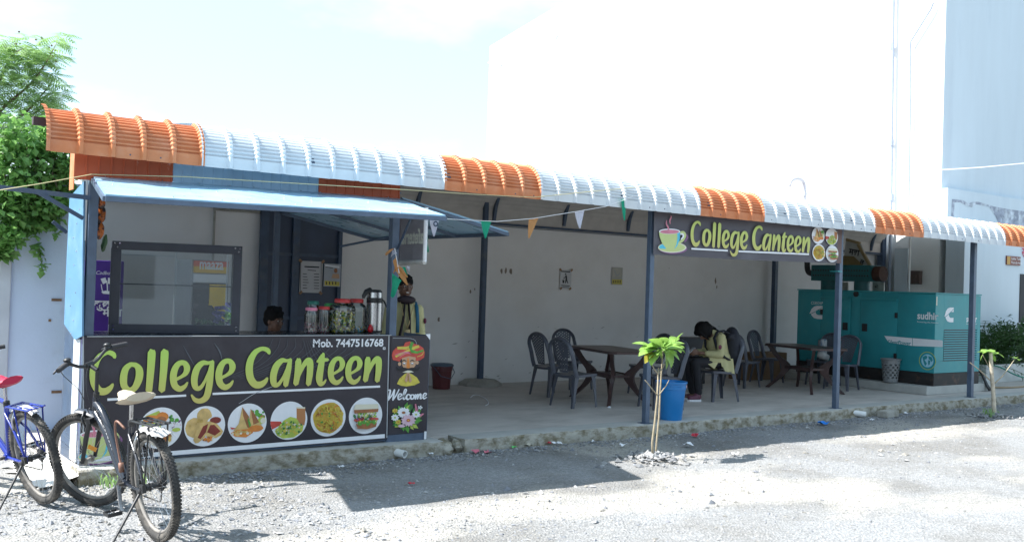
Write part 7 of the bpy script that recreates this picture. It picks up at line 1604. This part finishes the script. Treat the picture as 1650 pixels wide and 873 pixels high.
b = MB(); line = [(688, 351), (700, 352), (783, 356), (800, 357), (860, 352), (934, 340), (975, 333), (1006, 322), (1020, 316)]; b.tube([BU(*p_) for p_ in line], .003, 5); b.build('string', K['wh'], bu)
pennant(bu, BU(692, 353), BU(709, 353), BU(699, 381), M_pw, True); pennant(bu, BU(775, 356), BU(793, 356), BU(782, 384), M_pg); pennant(bu, BU(852, 354), BU(869, 351), BU(852, 384), M_po); pennant(bu, BU(926, 341), BU(943, 338), BU(934, 368), M_pw); pennant(bu, BU(1001, 322), BU(1010, 320), BU(1006, 355), M_pg); pennant(bu, U(684, 373, Y=8.3), U(688, 383, Y=8.2), U(690, 406, Y=8.3), M_pg)
bc = thing('bunting', 'crumpled bunch of orange and green paper pennants tied to the right kiosk post', 'bunting', tuple(U(645, 430, Y=7.95)))
def BC(px, py, d=0): return U(px, py, Y=7.98 + d)
for (a_, c_, t_, m) in (((628, 402), (637, 401), (621, 411), M_po), ((633, 420), (640, 412), (638, 436), M_po), ((634, 418), (650, 432), (656, 447), M_po), ((635, 432), (650, 431), (656, 459), M_po), ((636, 443), (648, 452), (630, 478), M_pg), ((648, 430), (653, 430), (657, 445), M_pg), ((654, 428), (660, 430), (660, 442), M_pw), ((640, 408), (632, 404), (630, 414), M_pw), ((640, 425), (646, 428), (634, 440), M_po)): pennant(bc, BC(*a_), BC(*c_, jit(.04)), BC(*t_, jit(.05)), m)
pennant(bc, BC(632, 440, .0), BC(647, 452, .02), BC(634, 478, .0), M_pg); pennant(bc, BC(634, 443, .01), BC(631, 462), BC(633, 480), M_pg)
b = MB(); b.cyl(BC(636, 400), BC(643, 440), .004, n=6); b.build('string', K['wh'], bc)
b = MB(); b.tube([U(-10, 308, Y=8.0), U(60, 297, Y=8.0), U(148, 281, Y=8.05), U(300, 285, Y=7.86), U(450, 294, Y=7.84), U(640, 305, Y=7.84), U(760, 313, Y=7.84), U(860, 318, Y=7.84), U(960, 308, Y=7.82), U(1090, 296, Y=7.82)], .0035, 5)
tag(b.build('cord', mat('cord_yellow', (.55, .5, .28), .7), smooth=True), 'thin yellowish cord strung along the whole front under the eave', 'cord')
b = MB(); b.tube([U(1515, 274, Y=10.4), U(1580, 270, Y=10.2), U(1655, 263, Y=10.0)], .012, 5); tag(b.build('cable', K['wh']), 'thin white cable crossing the shaded face of the white building', 'cable')

# ================================================================ LITTER
def scrap(px, py, s, m, lab, cat='litter'):
    q = U(px, py, Z=.01); b = MB(); rr2 = random.Random(px * 7 + py); n = 3; vs = []
    for i in range(n + 1):
        for j in range(n + 1): vs.append((q.x + (i - 1.5) * s * .6 + rr2.uniform(-.2, .2) * s, q.y + (j - 1.5) * s * .5 + rr2.uniform(-.2, .2) * s, .014 + rr2.uniform(0, .75) * s))
    b.add(vs, [(i * 4 + j, (i + 1) * 4 + j, (i + 1) * 4 + j + 1, i * 4 + j + 1) for i in range(n) for j in range(n)]); tag(b.build('wrapper', m), lab, cat)
lpnk = mat('litter_pink', (.6, .16, .22), .5, .2); lblu = mat('litter_blue', (.01, .2, .65), .4, .2); lred = mat('litter_red', (.5, .03, .05), .5, .2); lgrn = mat('litter_green', (.1, .5, .12), .5, .2)
for a in ((768, 730, .045, lpnk, 'left pink wrapper of the pair on the gravel beside the broken platform edge'), (784, 730, .045, lpnk, 'right pink wrapper of the pair on the gravel beside the broken platform edge'), (1326, 684, .07, lblu, 'bright blue plastic scrap in the shade below the second banner post'), (882, 715, .04, lred, 'small red wrapper against the platform edge left of the sapling'), (898, 716, .05, K['wh'], 'white wrapper beside the small red one left of the sapling'),
          (957, 713, .04, K['wh'], 'white scrap against the platform edge below the first table'), (1004, 719, .045, K['wh'], 'flat white scrap in the shade left of the sapling'), (1108, 718, .055, K['wh'], 'crumpled white paper in the shade right of the sapling'), (1120, 703, .045, lred, 'small red and white scrap by the platform right of the bucket'), (828, 722, .035, lgrn, 'tiny green scrap by the platform between the pink and red wrappers'),
          (694, 733, .03, K['wh'], 'small white scrap just right of the left drain pipe'), (549, 753, .03, K['wh'], 'white scrap in the shade below the long banner'), (1462, 667, .04, K['wh'], 'white scrap right of the loose concrete block'), (1183, 733, .04, K['wh'], 'pale blue white scrap in the shadow cast by the sapling'), (663, 781, .03, lred, 'tiny red and white scrap in the middle of the flap shadow'), (851, 718, .05, mat('litter_tan', (.5, .47, .38), .6), 'pale flat card scrap against the platform edge'), (1405, 677, .03, K['wh'], 'small white scrap just right of the right drain pipe')): scrap(*a)

# ================================================================ ACROSS THE YARD (seen only mirrored in the display case glass)
t = thing('opposite_building', 'grey low building across the yard mirrored in the display case glass', 'building', (-4, -14, 0)); b = MB(); b.bb(-16, 30, -18, -14, 0, 6.5); b.build('wall', mat('opp_wall', (.22, .235, .26), .8, .08, 1), t)
b = MB(); b.bb(-16, 30, -14.4, -13.0, 3.0, 3.15); b.build('canopy', M_conc, t)
for x in (-8, -3, 2, 7): b = MB(); b.bb(x, x + 1.6, -14.0, -13.97, .9, 2.2); b.build('window', M_black, t)
for (x, y, s_, lb) in ((-3.2, -11.5, 1.0, 'left'), (1.6, -11.2, .8, 'middle'), (5.5, -11.8, 1.1, 'right')):
    t = thing('shrub', lb + ' green shrub across the yard mirrored in the display case glass', 'shrub', (x, y, 0)); b = MB(); leafcloud(b, [((x + jit(.4), y + jit(.4), .3 + .5 * s_ * rr.random()), .45 * s_) for k in range(6)], 900, .13, .35, rr); b.build('foliage', M_leaf, t, kind='stuff')
    b = MB(); b.cyl((x, y, 0), (x, y, .7), .04, n=8); b.build('stem', M_bark, t)
